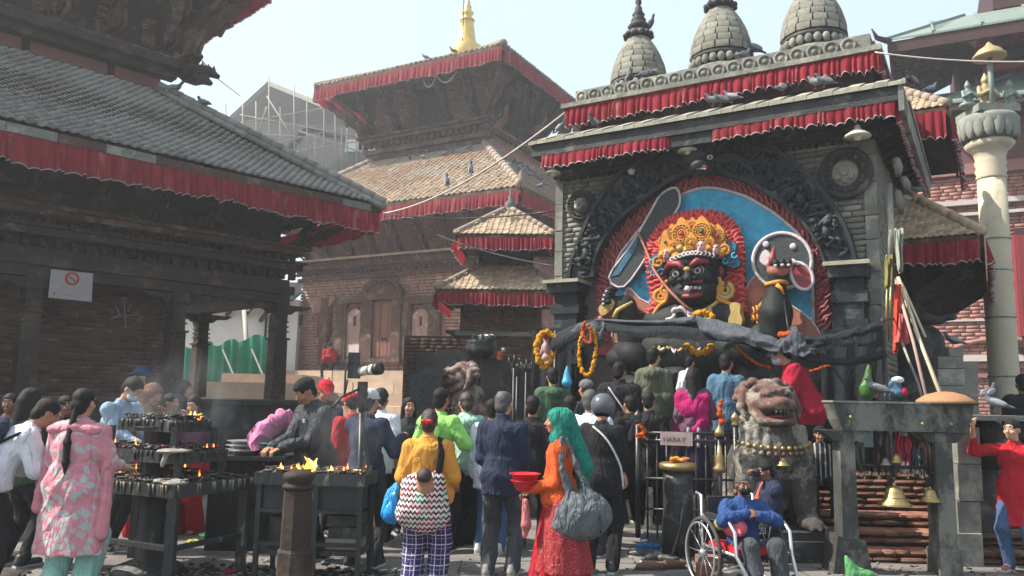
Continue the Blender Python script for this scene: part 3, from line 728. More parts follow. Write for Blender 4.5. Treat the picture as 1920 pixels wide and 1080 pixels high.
def put_lock(me,u,z,w,ang,s_,par=REL,name='flame_lock'):
 o=link_mesh(name,me,par,Vector((u,-w,z)));o.rotation_euler=(0,ang,0);o.scale=(s_,s_,s_)
rs=random.Random(3)
for row,(k,s_)in enumerate(((.672,.7),(.705,.68),(.74,.64))):
 pts=[];L=legged(k,2.35)
 for a,b in zip(L[:-1],L[1:]):
  n_=max(1,int(round(math.hypot(b[0]-a[0],b[1]-a[1])/.075)))
  for j in range(n_):t=(j+.5*(row%2))/n_;pts.append((a[0]+(b[0]-a[0])*t,a[1]+(b[1]-a[1])*t))
 for j in range(0,len(pts)):
  u,z=pts[j];ang=math.atan2(u-ACX,max(z,ACZ-.3)-(ACZ-.6))+(.75 if u<ACX else-.75)*(1 if z>ACZ+.0 else .5)
  put_lock(locks[(j+row)%3],u,z,.04+.012*row,ang+rs.uniform(-.15,.15),s_*rs.uniform(.9,1.1))
flat('sword_blade',smooth_loop([(1268,352),(1275,380),(1260,408),(1232,445),(1212,482),(1170,538),(1142,520),(1176,470),(1197,437),(1222,393),(1240,364)],3),.1,.17,C_GREY,rim=C_WHITE)
flat('blade_groove',[(1199,440),(1190,470),(1160,515),(1146,518),(1175,474)],.17,.182,C_NAVY)
flat('shoulder_cloth',smooth_loop([(1176,540),(1200,560),(1225,578),(1240,640),(1150,640),(1165,590)],3),.04,.12,C_SAL,rim=C_WHITE,rr=.012)
flat('shoulder_cloth',smooth_loop([(1398,545),(1425,510),(1440,505),(1470,560),(1520,600),(1530,640),(1390,640)],3),.04,.12,C_SAL,rim=C_WHITE,rr=.012)
HALO=smooth_loop([(1225,605),(1222,560),(1213,510),(1212,465),(1230,428),(1262,403),(1308,395),(1350,400),(1380,424),(1392,465),(1394,520),(1396,575),(1396,605)],5)
hb=flat('hair_mass',HALO,.05,.2,C_RED2)
hl=[]
for v in range(3):
 m1=MB();P=[Vector((.018*math.sin(i*1.0+v),-.03*math.sin(i/6*math.pi),i/6*.16))for i in range(7)];m1.tube(P,[.02,.028,.032,.031,.03,.026,.014],6);m1.ball((P[-1].x,-.012,.155),.024,6,4);hl.append(m1.mesh('hair_curl',C_RED2))
cxh,cyh=1304,500
for ringi,f in enumerate((.98,.86,.74)):
 for j in range(1,len(HALO)-8):
  x,y=HALO[j];px,py=cxh+(x-cxh)*f,cyh+(y-cyh)*f
  if py>600:continue
  a=math.atan2(px-cxh,-(py-cyh)*1.0);a=a if abs(a)<1.9 else math.copysign(1.6,a)
  q=LP(px-math.sin(a)*16,py+math.cos(a)*16,.2);put_lock(hl[j%3],q[0],q[2],.19+.015*ringi,a+rs.uniform(-.1,.1),.95-.08*ringi,REL,'hair_curl')
def S(px):return px*.00745
hp=LP(1301,522,.35);hx,hy,hz=hp
head=[ell((hx,-.3,hz),(S(48),.3,S(50)),k=.03),ell((hx,-.36,hz-S(28)),(S(44),.28,S(24)),k=.05),ell((hx-.0,-.42,hz+S(26)),(S(45),.2,S(16)),k=.04),cap((*LP(1288,506,.62)[:1],-.62,LP(1288,506,.62)[2]),(LP(1290,523,.7)[0],-.7,LP(1290,523,.7)[2]),.035,.06,k=.03),ell(LP(1276,525,.62),(.05,.05,.035),k=.03),ell(LP(1304,521,.62),(.05,.05,.035),k=.03),ell(LP(1265,525,.52),(.09,.08,.08),k=.04),ell(LP(1325,518,.5),(.1,.08,.09),k=.04),ell(LP(1303,560,.45),(.2,.13,.07),k=.05),ell(LP(1295,541,.68),(.24,.12,.055),sub=True,k=.03)]
sdf_obj('face',head,.016,C_BLK,REL)
def lip(y0,bend,m_,r,name,w=.63,x0=1260,x1=1332):
 P=[]
 for i in range(13):
  t=i/12;x=x0+(x1-x0)*t;y=y0+bend*(4*t*(1-t))-5*t;P.append(Vector(LP(x,y,w-.3*(2*t-1)**2)))
 m1=MB();m1.tube(P,r,8);return m1.build(name,m_,REL,local=True)
lip(534,-4,C_DRED,.028,'upper_lip');lip(549,9,C_DRED,.034,'lower_lip',.64)
m1=MB();m1.ball(LP(1296,544,.52),(.22,.08,.05),12,8);m1.build('mouth',C_DRED,REL,local=True)
for i in range(7):
 m1=MB();p=LP(1272+i*8,537+.6*i,.63-.12*((i-3)/3)**2);m1.box(p,(.035,.03,.035));m1.build('tooth',C_WHITE,REL,local=True)
m1=MB();m1.ball(LP(1289,542,.68),(.045,.04,.04),10,7);m1.build('tongue_tip',C_WHITE,REL,local=True)
m1=MB();m1.ball(LP(1288,505,.66),(.05,.045,.035),10,7);m1.build('nose_mark',C_YEL,REL,local=True)
for(ex,ey,ww)in((1268,514,.56),(1310,508,.56)):
 p=Vector(LP(ex,ey,ww));m1=MB();m1.lathe(p,[(0,.045),(.055,.04),(.07,.02),(.08,-.03)],18,axis=(0,-1,0));e=m1.build('eye',C_WHITE,REL,local=True)
 m1=MB();m1.tube([p+Vector((.06*math.cos(q),-.04,.055*math.sin(q)))for q in np.linspace(0,6.5,20)],.013,6);m1.build('eye_line',C_BLK,e,local=True)
 m1=MB();m1.ball(p+Vector((0,-.055,0)),(.026,.015,.026),10,6);m1.build('pupil',C_BLK,e,local=True)
 sx=1 if ex>1290 else-1
 m1=MB();m1.tube([Vector(LP(ex-sx*16,ey-9,ww+.1)),Vector(LP(ex-sx*4,ey-19,ww+.07)),Vector(LP(ex+sx*12,ey-19,ww)),Vector(LP(ex+sx*22,ey-8,ww-.12))],[.03,.05,.05,.02],8);m1.build('painted_brow',C_DRED,REL,local=True)
P=[Vector(LP(1254+7.6*i,492-11*math.sin(math.pi*i/12)-.7*i,.48+.14*math.sin(math.pi*i/12)))for i in range(13)]
m1=MB();m1.tube(P,.045,8);bb=m1.build('brow_band',C_GREY,REL,local=True)
for i in range(1,12):m1=MB();m1.lathe(P[i]+Vector((0,-.035,.01)),[(.034,0),(.034,.014),(.018,.014),(.016,.004),(0,.006)],10,axis=(0,-1,.2));m1.build('band_ring',C_WHITE,bb,local=True)
cb=flat('crown_base',smooth_loop([(1240,492),(1236,466),(1246,436),(1272,418),(1305,412),(1340,422),(1360,452),(1354,484),(1300,478)],4),.2,.4,C_GOLD)
def leaf(px,py,r,w,jewel,m_=None):
 m_=m_ or C_GOLD;p=Vector(LP(px,py,w));s_=S(r);N=20;pts=[]
 for i in range(N):
  q=2*math.pi*i/N;rr=s_*(1+.06*math.cos(7*q));z=rr*math.sin(q)*1.05
  if math.sin(q)>.85:z+=s_*.55*(math.sin(q)-.85)/.15
  pts.append(p+Vector((rr*math.cos(q),0,z)))
 m1=MB();m1.prism(pts,Vector((0,.07,0)));lf=m1.build('crown_leaf',m_,REL,local=True)
 for f in(.86,.6,.36):m1=MB();m1.tube([p+Vector((s_*f*math.cos(q),-.008,s_*f*math.sin(q)))for q in np.linspace(0,6.4,18)],s_*.075,6,caps=False);m1.build('leaf_ring',m_,lf,local=True)
 for i in range(14):q=2*math.pi*i/14;m1=MB();m1.ball(p+Vector((s_*.72*math.cos(q),-.015,s_*.72*math.sin(q))),s_*.075,6,4);m1.build('leaf_bead',C_YEL,lf,local=True)
 m1=MB();m1.ball(p+Vector((0,-.02,0)),(s_*.22,.03,s_*.22),10,6);m1.build('jewel',jewel,lf,local=True)
leaf(1278,438,20,.46,C_RED2);leaf(1316,434,19,.46,C_GREEN);leaf(1346,442,14,.4,C_RED2);leaf(1248,454,15,.38,C_GREEN);leaf(1296,456,13,.5,C_YEL);leaf(1264,462,10,.47,C_RED2);leaf(1330,456,10,.47,C_RED2);leaf(1260,436,11,.42,C_YEL);leaf(1298,424,11,.42,C_RED2)
for(x,y)in((1262,470),(1275,466),(1290,468),(1303,470),(1330,466),(1352,474),(1243,478),(1268,480),(1284,480),(1322,476)):
 m1=MB();m1.lathe(LP(x,y,.44),[(.06,0),(.062,.03),(.03,.05),(0,.06)],10,axis=(0,-1,0));m1.build('crown_boss',C_GOLD if(x%3)else C_YEL,REL,local=True)
def skull(px,py,w,s_=1.0):
 c=LP(px,py,w);pr=[ell(c,(.055*s_,.06,.075*s_)),ell(c+A_((0,-.02,-.05)),(.04*s_,.05,.04*s_)),cap(c+A_((0,-.06,.01)),c+A_((0,-.075,-.025)),.01,.016,k=.01),ell(c+A_((-.024,-.06,.012)),(.016,.02,.014),sub=True,k=.008),ell(c+A_((.024,-.06,.012)),(.016,.02,.014),sub=True,k=.008)]
 o=sdf_obj('small_mask',pr,.009,C_SKIN,REL)
 for q in(-1,1):m1=MB();m1.ball(Vector(c)+Vector((.024*q,-.052,.012)),(.014,.01,.006),6,4);m1.build('mask_eye',INK,o,local=True)
 m1=MB();m1.ball(Vector(c)+Vector((0,-.068,-.055)),(.02,.01,.007),6,4);m1.build('mask_mouth',C_RED2,o,local=True)
skull(1315,463,.58,1.1);skull(1343,467,.48,.85);skull(1250,476,.44,.95)
for(cx_,cy_,r,pts)in((1359,469,11,[(1350,455),(1372,452),(1380,460),(1376,478),(1388,490),(1380,502),(1366,498),(1352,488)]),(1234,491,11,[(1222,480),(1240,474),(1250,482),(1250,504),(1240,512),(1224,506)])):
 flat('ear_flower',smooth_loop(pts,3),.24,.36,C_NAVY);m1=MB();m1.lathe(LP(cx_,cy_,.38),[(S(r),0),(S(r),.02),(S(r)*.7,.03),(S(r)*.6,.01),(S(r)*.3,.01),(S(r)*.25,.03),(0,.035)],16,axis=(0,-1,0));m1.build('ear_disc',C_GOLD,REL,local=True)
 for i in range(6):
  q=i;m1=MB();x=cx_+12*math.cos(q)+(6 if cx_>1300 else-3);y=cy_+10+12*math.sin(q);m1.tube([Vector(LP(x+5*math.cos(a),y+5*math.sin(a),.38))for a in np.linspace(0,5,8)],.014,5);m1.build('petal_curl',C_NAVY if i%2 else C_BLUE,REL,local=True)
flat('ear',smooth_loop([(1346,492),(1358,496),(1358,516),(1348,520)],3),.2,.36,C_BLK);flat('ear_inner',smooth_loop([(1350,500),(1356,502),(1355,512),(1350,514)],3),.36,.375,C_DRED)
for(cx_,cy_,r)in((1360,545,14),(1240,556,12)):
 for rr,rad in((r,.035),(r*.45,.022)):m1=MB();m1.tube([Vector(LP(cx_+rr*math.cos(q),cy_+rr*math.sin(q),.36))for q in np.linspace(-1.2,4.6,22)],rad,8);m1.build('ear_ring',C_YEL if cx_>1300 else C_GOLD,REL,local=True)
for s_,P in((1,[(1348,520),(1352,540),(1346,560),(1365,568),(1392,578)]),(-1,[(1252,526),(1240,545),(1250,562),(1236,574),(1226,590)])):
 m1=MB();m1.tube([Vector(LP(x,y,.37))for x,y in smooth_line(P)],.03,7);m1.build('hair_tress',C_GOLD,REL,local=True)
m1=MB();m1.tube([Vector(LP(x,y,w_))for x,y,w_ in smooth_line([(1196,436,.2),(1212,470,.26),(1226,505,.4),(1243,530,.5),(1262,552,.58),(1285,574,.58),(1298,582,.52)])],.02,7);m1.build('snake_cord',C_SAL,REL,local=True)
m1=MB();m1.tube([Vector(LP(x,y,w_))for x,y,w_ in smooth_line([(1268,588,.4),(1300,586,.5),(1325,580,.48),(1345,566,.4)])],.026,7);m1.build('neck_strand',C_YEL,REL,local=True)
body=[ell(LP(1300,605,.2),(.75,.3,.3)),ell(LP(1350,600,.25),(.35,.25,.26)),ell(LP(1215,625,.15),(.4,.2,.3)),ell(LP(1300,660,.2),(.8,.35,.4)),cap(LP(1185,640,.25),LP(1172,575,.3),.2,.17,k=.06),cap(LP(1172,575,.3),LP(1150,565,.38),.12,.09,k=.05),cap(LP(1400,620,.2),LP(1450,640,.3),.2,.2,k=.06),ell(LP(1180,672,.3),(.34,.24,.2),k=.05)]
sdf_obj('body',body,.024,C_BLK,REL)
for i in range(11):
 x=1256+i*7.4;y=588+8*math.sin(i*1.9);m1=MB();a=i*1.3;m1.tube([Vector(LP(x+9*math.cos(a+q),y+8*math.sin(a+q)+q*2,.52))for q in np.linspace(0,2.6,7)],[.02,.03,.034,.034,.03,.024,.012],6);m1.build('carved_chest_ornament',C_WHITE if i<7 else C_YEL,REL,local=True)
flat('chest_figure',smooth_loop([(1368,572),(1378,566),(1388,572),(1387,586),(1392,600),(1386,612),(1370,612),(1365,600),(1370,586)],3),.3,.5,C_YEL)
flat('shoulder_fringe',smooth_loop([(1410,590),(1432,562),(1436,600),(1418,622),(1404,616)],3),.2,.34,C_GOLD)
for i in range(12):m1=MB();x=1412+(i%4)*6.5;y=576+(i//4)*14+(i%4)*-3;m1.tube([Vector(LP(x,y,.35)),Vector(LP(x+3,y+8,.37)),Vector(LP(x-1,y+15,.35))],.016,5);m1.build('fringe_tassel',C_GOLD,REL,local=True)
dp=[(1467+55*math.cos(q),489+52*math.sin(q))for q in np.linspace(0,2*math.pi,36,endpoint=False)]
flat('shield_disc',dp,.1,.2,C_GREY,rim=C_WHITE,rr=.026)
for x,y in((1436,458),(1487,462)):m1=MB();m1.ball(LP(x,y,.21),(.045,.02,.045),12,6);d_=m1.build('disc_eye',C_WHITE,REL,local=True)
arm=[cap(LP(1452,640,.35),LP(1455,585,.42),.19,.2,k=.05),cap(LP(1455,585,.42),LP(1456,540,.42),.2,.12,k=.05),cap(LP(1456,540,.42),LP(1456,518,.44),.1,.1,k=.04),cap(LP(1452,516,.46),LP(1436,500,.44),.07,.03,k=.04),cap(LP(1462,518,.46),LP(1474,512,.46),.06,.045,k=.04)]
sdf_obj('raised_arm',arm,.016,C_BLK,REL)
m1=MB();m1.tube([Vector(LP(1456,532,.42))+Vector((.125*math.cos(q),-.125*math.sin(q)*.9,.01*math.sin(2*q)))for q in np.linspace(0,6.4,22)],.03,7,caps=False);m1.build('arm_band',C_GOLD,REL,local=True)
m1=MB();m1.tube([Vector(LP(x,y,.56))for x,y in((1456,534),(1464,540),(1470,552))],[.03,.025,.012],6);m1.build('band_end',C_GOLD,REL,local=True)
pal=[ell(LP(1460,507,.5),(.15,.07,.08)),cap(LP(1445,505,.5),LP(1440,496,.52),.04,.03)]
sdf_obj('palm',pal,.012,C_SAL,REL)
for x,y in((1454,490),(1467,489),(1479,489)):
 m1=MB();m1.tube([Vector(LP(x,y+10,.52)),Vector(LP(x,y+1,.57)),Vector(LP(x,y+3,.63)),Vector(LP(x,y+8,.64))],[.035,.042,.04,.03],8);f_=m1.build('finger',C_BLK,REL,local=True);m1=MB();m1.ball(LP(x,y+8,.66),(.026,.018,.02),8,5);m1.build('nail',C_WHITE,f_,local=True)
m1=MB();m1.tube([Vector(LP(1446,498,.52)),Vector(LP(1448,484,.5)),Vector(LP(1452,464,.48))],[.04,.045,.022],8);m1.build('pointing_finger',C_DRED,REL,local=True)
flat('conch',smooth_loop([(1424,488),(1428,474),(1436,468),(1445,478),(1444,492),(1434,497)],3),.3,.42,C_WHITE)
flat('open_palm_shell',smooth_loop([(1482,500),(1494,492),(1510,498),(1522,512),(1524,530),(1514,542),(1498,540),(1486,524)],3),.34,.44,C_DRED,rim=C_WHITE,rr=.022)
m1=MB();m1.tube([Vector(LP(x,y,.5))for x,y in((1484,488),(1490,492),(1498,496))],[.03,.03,.015],6);m1.build('shell_tip',C_WHITE,REL,local=True)
for i,(x,y)in enumerate(((1140,545),(1136,553),(1134,561),(1134,569))):
 m1=MB();m1.tube([Vector(LP(x+16,y-2,.42)),Vector(LP(x+6,y-4,.5)),Vector(LP(x-3,y,.48)),Vector(LP(x,y+4,.42))],[.035,.04,.036,.026],8);m1.build('finger',C_BLK,REL,local=True);m1=MB();m1.ball(LP(x-3,y+1,.52),(.022,.014,.018),7,5);m1.build('nail',C_WHITE,REL,local=True)
flat('hilt_ornament',smooth_loop([(1122,578),(1132,566),(1146,560),(1152,570),(1142,584),(1128,592)],3),.36,.48,C_YEL)
m1=MB();m1.tube([Vector(LP(x,y,.5))for x,y in((1152,596),(1158,582),(1172,574),(1186,566))],[.04,.035,.03,.02],7);m1.build('hilt_arm',C_YEL,REL,local=True)
m1=MB();m1.tube([Vector(LP(1126,592,.4)),Vector(LP(1132,612,.38))],[.05,.1],8);m1.build('red_tassel',C_DRED,REL,local=True)
for(x0,y0,x1,y1,r)in((1165,660,1215,690,.18),(1215,650,1290,660,.1),(1290,665,1340,655,.1),(1340,650,1420,680,.16),(1260,700,1300,740,.18),(1350,720,1420,760,.18),(1170,720,1240,760,.18)):
 m1=MB();m1.tube([Vector(LP(x0,y0,.3)),Vector(LP((x0+x1)/2,(y0+y1)/2-8,.45)),Vector(LP(x1,y1,.38))],[r,r*1.1,r*.8],10);m1.build('lower_limb',C_BLK,REL,local=True)
for i in range(8):m1=MB();m1.tube([Vector(LP(1225+i*11,652+6*math.sin(i*2),.5)),Vector(LP(1232+i*11,658+5*math.cos(i*2),.55)),Vector(LP(1238+i*11,650,.5))],.028,6);m1.build('carved_belt_ornament',C_WHITE if i%2 else C_YEL,REL,local=True)
mk=thing('demon_mask',SH.px(1316,302,.3),'black horned mask with white eyes at the top of the arch','mask',None,SH.rz)
hp_=A_(SH.uz(1316,300,.35));mo=A_(mk.location-SH.P0)
def ML(px,py,w):q=SH.px(px,py,w)-mk.location;return A_((q.dot(SH.du),-q.dot(SH.n),q.z))
sdf_obj('mask_head',[ell(ML(1314,298,.3),(.24,.24,.24)),ell(ML(1314,314,.4),(.17,.2,.12)),ell(ML(1313,304,.52),(.07,.07,.05)),cap(ML(1290,280,.45),ML(1306,288,.5),.05,.04),cap(ML(1338,276,.45),ML(1322,287,.5),.05,.04),cap(ML(1285,285,.3),ML(1262,268,.35),.07,.02),cap(ML(1342,280,.3),ML(1366,262,.35),.07,.02),ell(ML(1314,317,.6),(.1,.06,.025),sub=True,k=.01)],.016,BLACKP,mk)
for x in(1300,1331):
 m1=MB();m1.ball(ML(x,295,.5),(.045,.03,.035),10,6);e=m1.build('mask_eye',C_WHITE,mk,local=True);m1=MB();m1.ball(ML(x,295,.53),(.018,.014,.018),8,5);m1.build('pupil',INK,e,local=True)
m1=MB();m1.tube([Vector(ML(x,y,.56))for x,y in((1302,315),(1308,312),(1314,314),(1320,311),(1327,314))],.016,6);m1.build('mask_lip',C_DRED,mk,local=True)
for i in range(5):m1=MB();m1.box(ML(1306+i*4,316,.56),(.016,.02,.02));m1.build('tooth',C_WHITE,mk,local=True)
for s_ in(-1,1):
 for j in range(3):m1=MB();m1.tube([Vector(ML(1314+s_*x,y,.32))for x,y in smooth_line([(22,300+j*6),(50+j*6,290+j*4),(78+j*4,300+j*6),(100,308+j*8)])],[.045]*10+[.035]*5+[.015],7);m1.build('serpent_body',BLACKP,mk,local=True)
TARP=mat('black plastic sheet',(.012,.015,.021),(.008,.009,.012),rough=.8,sc=3,amt=.5,bump=.003,bsc=30,fold=.022);TARPG=mat('grey plastic sheet',(.07,.08,.095),(.035,.04,.05),rough=.7,sc=3,amt=.5,bump=.003,bsc=30,fold=.022)
def cloth_strip(name,top,bot,m_,par,nu=60,nv=10,amp=.03,seed=0,fr=SH):
 T=[fr.px(*p)for p in smooth_line(top)];B=[fr.px(*p)for p in smooth_line(bot)];rs=random.Random(seed);ph=[rs.uniform(0,6)for _ in range(5)]
 def samp(L,u):
  x=u*(len(L)-1);i=min(int(x),len(L)-2);return L[i].lerp(L[i+1],x-i)
 def g(u,v):
  p=samp(T,u).lerp(samp(B,u),v);wv=math.sin(v*9+5*u+ph[0])*.5+math.sin(u*23+v*6+ph[1])*.35+math.sin(u*47-v*11+ph[2])*.2
  return p+fr.n*(amp*wv+amp*.6*(1-abs(math.sin(u*70+v*14+ph[4])))+.05*math.sin(math.pi*v))+Vector((0,0,amp*.35*math.sin(u*31+ph[3]+v*3)))
 mb=MB();mb.grid(g,nu,nv);o=mb.build(name,m_,par)
 return o
aw=thing('awning',SH.px(1330,620,.9),'sagging black plastic awning strung across the shrine front below the relief','awning')
cloth_strip('black_sheet',[(1036,628,1.0),(1110,598,.9),(1200,602,.9),(1290,596,.95),(1350,606,1.0),(1430,628,1.05),(1500,645,1.1),(1560,628,1.0),(1655,602,.9)],[(1036,660,1.1),(1110,622,1.1),(1200,632,1.1),(1290,638,1.1),(1350,640,1.15),(1430,652,1.2),(1500,668,1.2),(1560,652,1.1),(1655,650,1.0)],TARP,aw,120,12,.014,1)
cloth_strip('grey_sheet',[(1305,592,1.05),(1345,600,1.1),(1390,610,1.15),(1430,625,1.2),(1470,640,1.2)],[(1312,618,1.15),(1345,636,1.2),(1390,642,1.25),(1425,652,1.28),(1462,662,1.3)],TARPG,aw,50,10,.022,2)
cloth_strip('grey_sheet',[(1478,618,1.1),(1492,612,1.15),(1510,640,1.2),(1530,655,1.2)],[(1432,672,1.25),(1470,660,1.3),(1500,668,1.3),(1530,664,1.25)],TARPG,aw,40,10,.028,3)
cloth_strip('pale_edge',[(1118,597,.93),(1180,600,.95),(1240,600,.98),(1300,592,1.05)],[(1118,602,.97),(1180,606,1.0),(1240,608,1.02),(1300,606,1.1)],TARPG,aw,40,3,.01,4)
cloth_strip('ribbed_sheet',[(1510,630,1.25),(1560,626,1.2),(1610,612,1.1),(1656,600,.95)],[(1512,646,1.3),(1560,640,1.28),(1612,630,1.15),(1656,618,1.0)],TARP,aw,60,5,.02,5)
cloth_strip('hanging_corner',[(1035,640,.9),(1080,610,1.0),(1122,602,1.05),(1136,606,1.05)],[(1042,668,.9),(1090,650,1.05),(1126,652,1.1),(1134,636,1.1)],TARPG,aw,24,8,.04,6)
m1=MB();m1.tube([SH.px(*p)for p in smooth_line([(1500,668,1.2),(1540,676,1.2),(1600,678,1.1),(1660,664,.95)])],.045,7);m1.build('rolled_edge',TARP,aw)
for(x0,y0,w0,x1,y1,w1)in((1036,640,1.0,1118,598,.25),(1655,602,.9,1700,590,.1),(1478,618,1.1,1470,560,.5)):m1=MB();m1.tube([SH.px(x0,y0,w0),SH.px(x1,y1,w1)],.012,5);m1.build('guy_rope',METD,aw)
for a,b,zt_ in((-.1,.55,2.55),(3.95,4.65,2.45)):
 mb=MB();mb.grid(lambda u,v:SH.pt(a+(b-a)*u,zt_-(zt_-.5)*v,.58+.035*math.sin(u*19+2*v)*(.4+v)),24,6);mb.build('side_curtain',TARP,aw)
for x,y0,y1 in((1042,620,860),(1655,596,760)):m1=MB();a=SH.px(x,y0,.85);m1.tube([a,Vector((a.x,a.y,.0))],.03,8);m1.build('awning_pole',METD,aw)
MARI=mat('marigold yellow',(.75,.36,.01),(.55,.2,.01),rough=.8,sc=60,amt=.6,bump=.01,bsc=90,rand=.15);MARO=mat('marigold orange',(.65,.12,.01),(.4,.05,.01),rough=.8,sc=60,amt=.6,bump=.01,bsc=90,rand=.2)
FLV=MB();FLV.ball((0,0,0),(1,1,.62),7,4)
fl_me={}
def garland(pts,r,m_,label,par=None,n=None):
 P=smooth_line(pts,8);P=[Vector(p)for p in P];L=[0]
 for a,b in zip(P[:-1],P[1:]):L.append(L[-1]+(b-a).length)
 c=P[0];t=par or thing('garland',c,label,'garland');k=int(L[-1]/(r*.85));base=wloc(t)
 if m_.name not in fl_me:fl_me[m_.name]=FLV.mesh('blossom',m_)
 for i in range(min(k,160)):
  s_=L[-1]*i/k;j=max(0,min(len(P)-2,next((q for q in range(len(L)-1)if L[q+1]>=s_),len(P)-2)));f=(s_-L[j])/max(1e-6,L[j+1]-L[j]);p=P[j].lerp(P[j+1],f);d=(P[j+1]-P[j])
  o=link_mesh('blossom',fl_me[m_.name],t,p-base+Vector((rs.uniform(-1,1),rs.uniform(-1,1),rs.uniform(-1,1)))*r*.22);o.rotation_euler=(rs.uniform(0,6),rs.uniform(0,6),0);r2_=r*rs.uniform(.75,1.15);o.scale=(r2_,)*3
 return t
g_=lambda L,w_:[SH.px(x,y,w_)for x,y in L]
garland(g_([(1096,612),(1088,640),(1086,675),(1096,702),(1106,700),(1114,680),(1118,645),(1112,618)],1.15),.036,MARI,'long yellow marigold garland hanging from the left end of the awning')
garland(g_([(1098,604),(1092,618),(1098,638),(1108,642),(1108,625),(1102,606)],1.2),.03,MARO,'short orange garland beside the long yellow one on the awning')
garland(g_([(1288,648),(1300,658),(1316,662),(1330,655),(1337,642)],.75),.05,MARI,'thick yellow garland below the awning across the figure')
garland(g_([(1304,590),(1320,585),(1335,592),(1340,600)],.78),.045,MARI,'yellow garland on the chest just above the awning')
garland(g_([(1465,628),(1476,625),(1488,628)],1.2),.05,MARO,'orange flower bunch lying on the awning')
garland(g_([(1380,650),(1400,668),(1420,682),(1445,690)],.9),.022,MARO,'thin dark orange string of flowers beneath the awning')
garland(g_([(1500,700),(1525,694),(1545,688),(1560,684)],.9),.02,MARO,'thin orange string of flowers under the right end of the awning')
garland(g_([(1476,705),(1486,692),(1494,682)],1.0),.034,MARO,'short orange garland behind the man in the red jacket')
LT=Fr((-4.65,15.96),-46.1)
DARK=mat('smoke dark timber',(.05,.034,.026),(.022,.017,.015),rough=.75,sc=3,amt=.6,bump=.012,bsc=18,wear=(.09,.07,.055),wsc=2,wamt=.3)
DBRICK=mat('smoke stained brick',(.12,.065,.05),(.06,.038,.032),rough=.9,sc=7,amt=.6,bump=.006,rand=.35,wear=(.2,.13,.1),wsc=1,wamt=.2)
lt=thing('left_temple',LT.pt(-2,0,0),'large dark tiered temple on the left with grey tile roof and long red valance','temple')
EZ=5.42;EL=-10.5
slab(lt,'roof_deck',LT.pt(EL,EZ-.05,1.33),LT.pt(1.33,EZ-.05,1.33),LT.pt(EL,7.63,-1.93),LT.pt(-1.93,7.63,-1.93),.1,DARK)
slab(lt,'roof_deck',LT.pt(1.33,EZ-.05,1.33),LT.pt(1.33,EZ-.05,-9),LT.pt(-1.93,7.63,-1.93),LT.pt(-1.93,7.63,-9),.1,DARK)
tiled_slope(lt,LT.pt(EL,EZ,1.4),LT.pt(1.4,EZ,1.4),LT.pt(EL,7.7,-1.93),LT.pt(-1.93,7.7,-1.93),.15,.105,.05,TILE_G,300,4,sag=.1)
for dz,off in((0,0),(-.07,.12),(-.13,-.1)):ridge_line(lt,LT.pt(1.42+off,EZ+.03+dz,1.42-off),LT.pt(-1.95+off,7.82+dz,-1.95-off),.095-abs(off)*.3,TILE_G,.26)
u=EL
while u<1.4:
 L=random.uniform(.5,.9);m1=MB();LT.box(m1,u,min(u+L-.01,1.38),EZ-.2,EZ-.06,1.28,1.38+random.uniform(0,.015));m1.build('fascia_board',WOOD2 if random.random()<.5 else STONE,lt);u+=L
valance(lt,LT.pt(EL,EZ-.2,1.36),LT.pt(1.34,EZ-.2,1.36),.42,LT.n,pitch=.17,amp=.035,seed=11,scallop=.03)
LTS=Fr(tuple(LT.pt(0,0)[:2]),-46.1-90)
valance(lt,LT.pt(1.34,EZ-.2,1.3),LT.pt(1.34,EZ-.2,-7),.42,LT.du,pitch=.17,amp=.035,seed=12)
rafters(lt,LT.pt(-9,EZ-.16,1.2),LT.pt(1.1,EZ-.16,1.2),LT.pt(-9,6.2,0),LT.pt(0,6.2,0),.32,.09,DARK)
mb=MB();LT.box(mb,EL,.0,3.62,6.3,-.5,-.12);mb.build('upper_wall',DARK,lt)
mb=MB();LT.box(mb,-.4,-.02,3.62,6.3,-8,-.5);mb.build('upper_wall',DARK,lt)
for(z0,z1,w1,m_)in((3.32,3.5,.14,DARK),(3.505,3.66,.2,DARK),(3.665,3.8,.12,WOOD),(3.98,4.1,.3,WOOD),(4.105,4.16,.36,DARK),(4.3,4.4,.34,WOOD2),(4.405,4.47,.42,WOOD2),(4.8,4.9,.1,DARK)):
 mb=MB();LT.box(mb,EL,w1,z0,z1,-.12,w1);LT.box(mb,-.12,w1,z0,z1,-8,-.125);o=mb.build('carved_beam',m_,lt);o['kind']='stuff'
dentils(lt,LT,-8.5,.3,4.17,.02,.09,DARK,step=.18,h=.12);dentils(lt,LT,-8.5,.2,3.82,.0,.11,DARK,step=.24,h=.14,name='carved_block')
stm=strut_mesh(1).mesh('carved_strut',WOOD);stm2=strut_mesh(2).mesh('carved_strut',WOOD2)
for i in range(10):u=-8.6+i*.98;place_strut(lt,stm,LT.pt(u,4.48,.1),LT.pt(u,5.34,1.0),LT.n)
place_strut(lt,stm,LT.pt(.1,4.48,.1),LT.pt(1.0,5.3,1.0),(LT.n+LT.du).normalized())
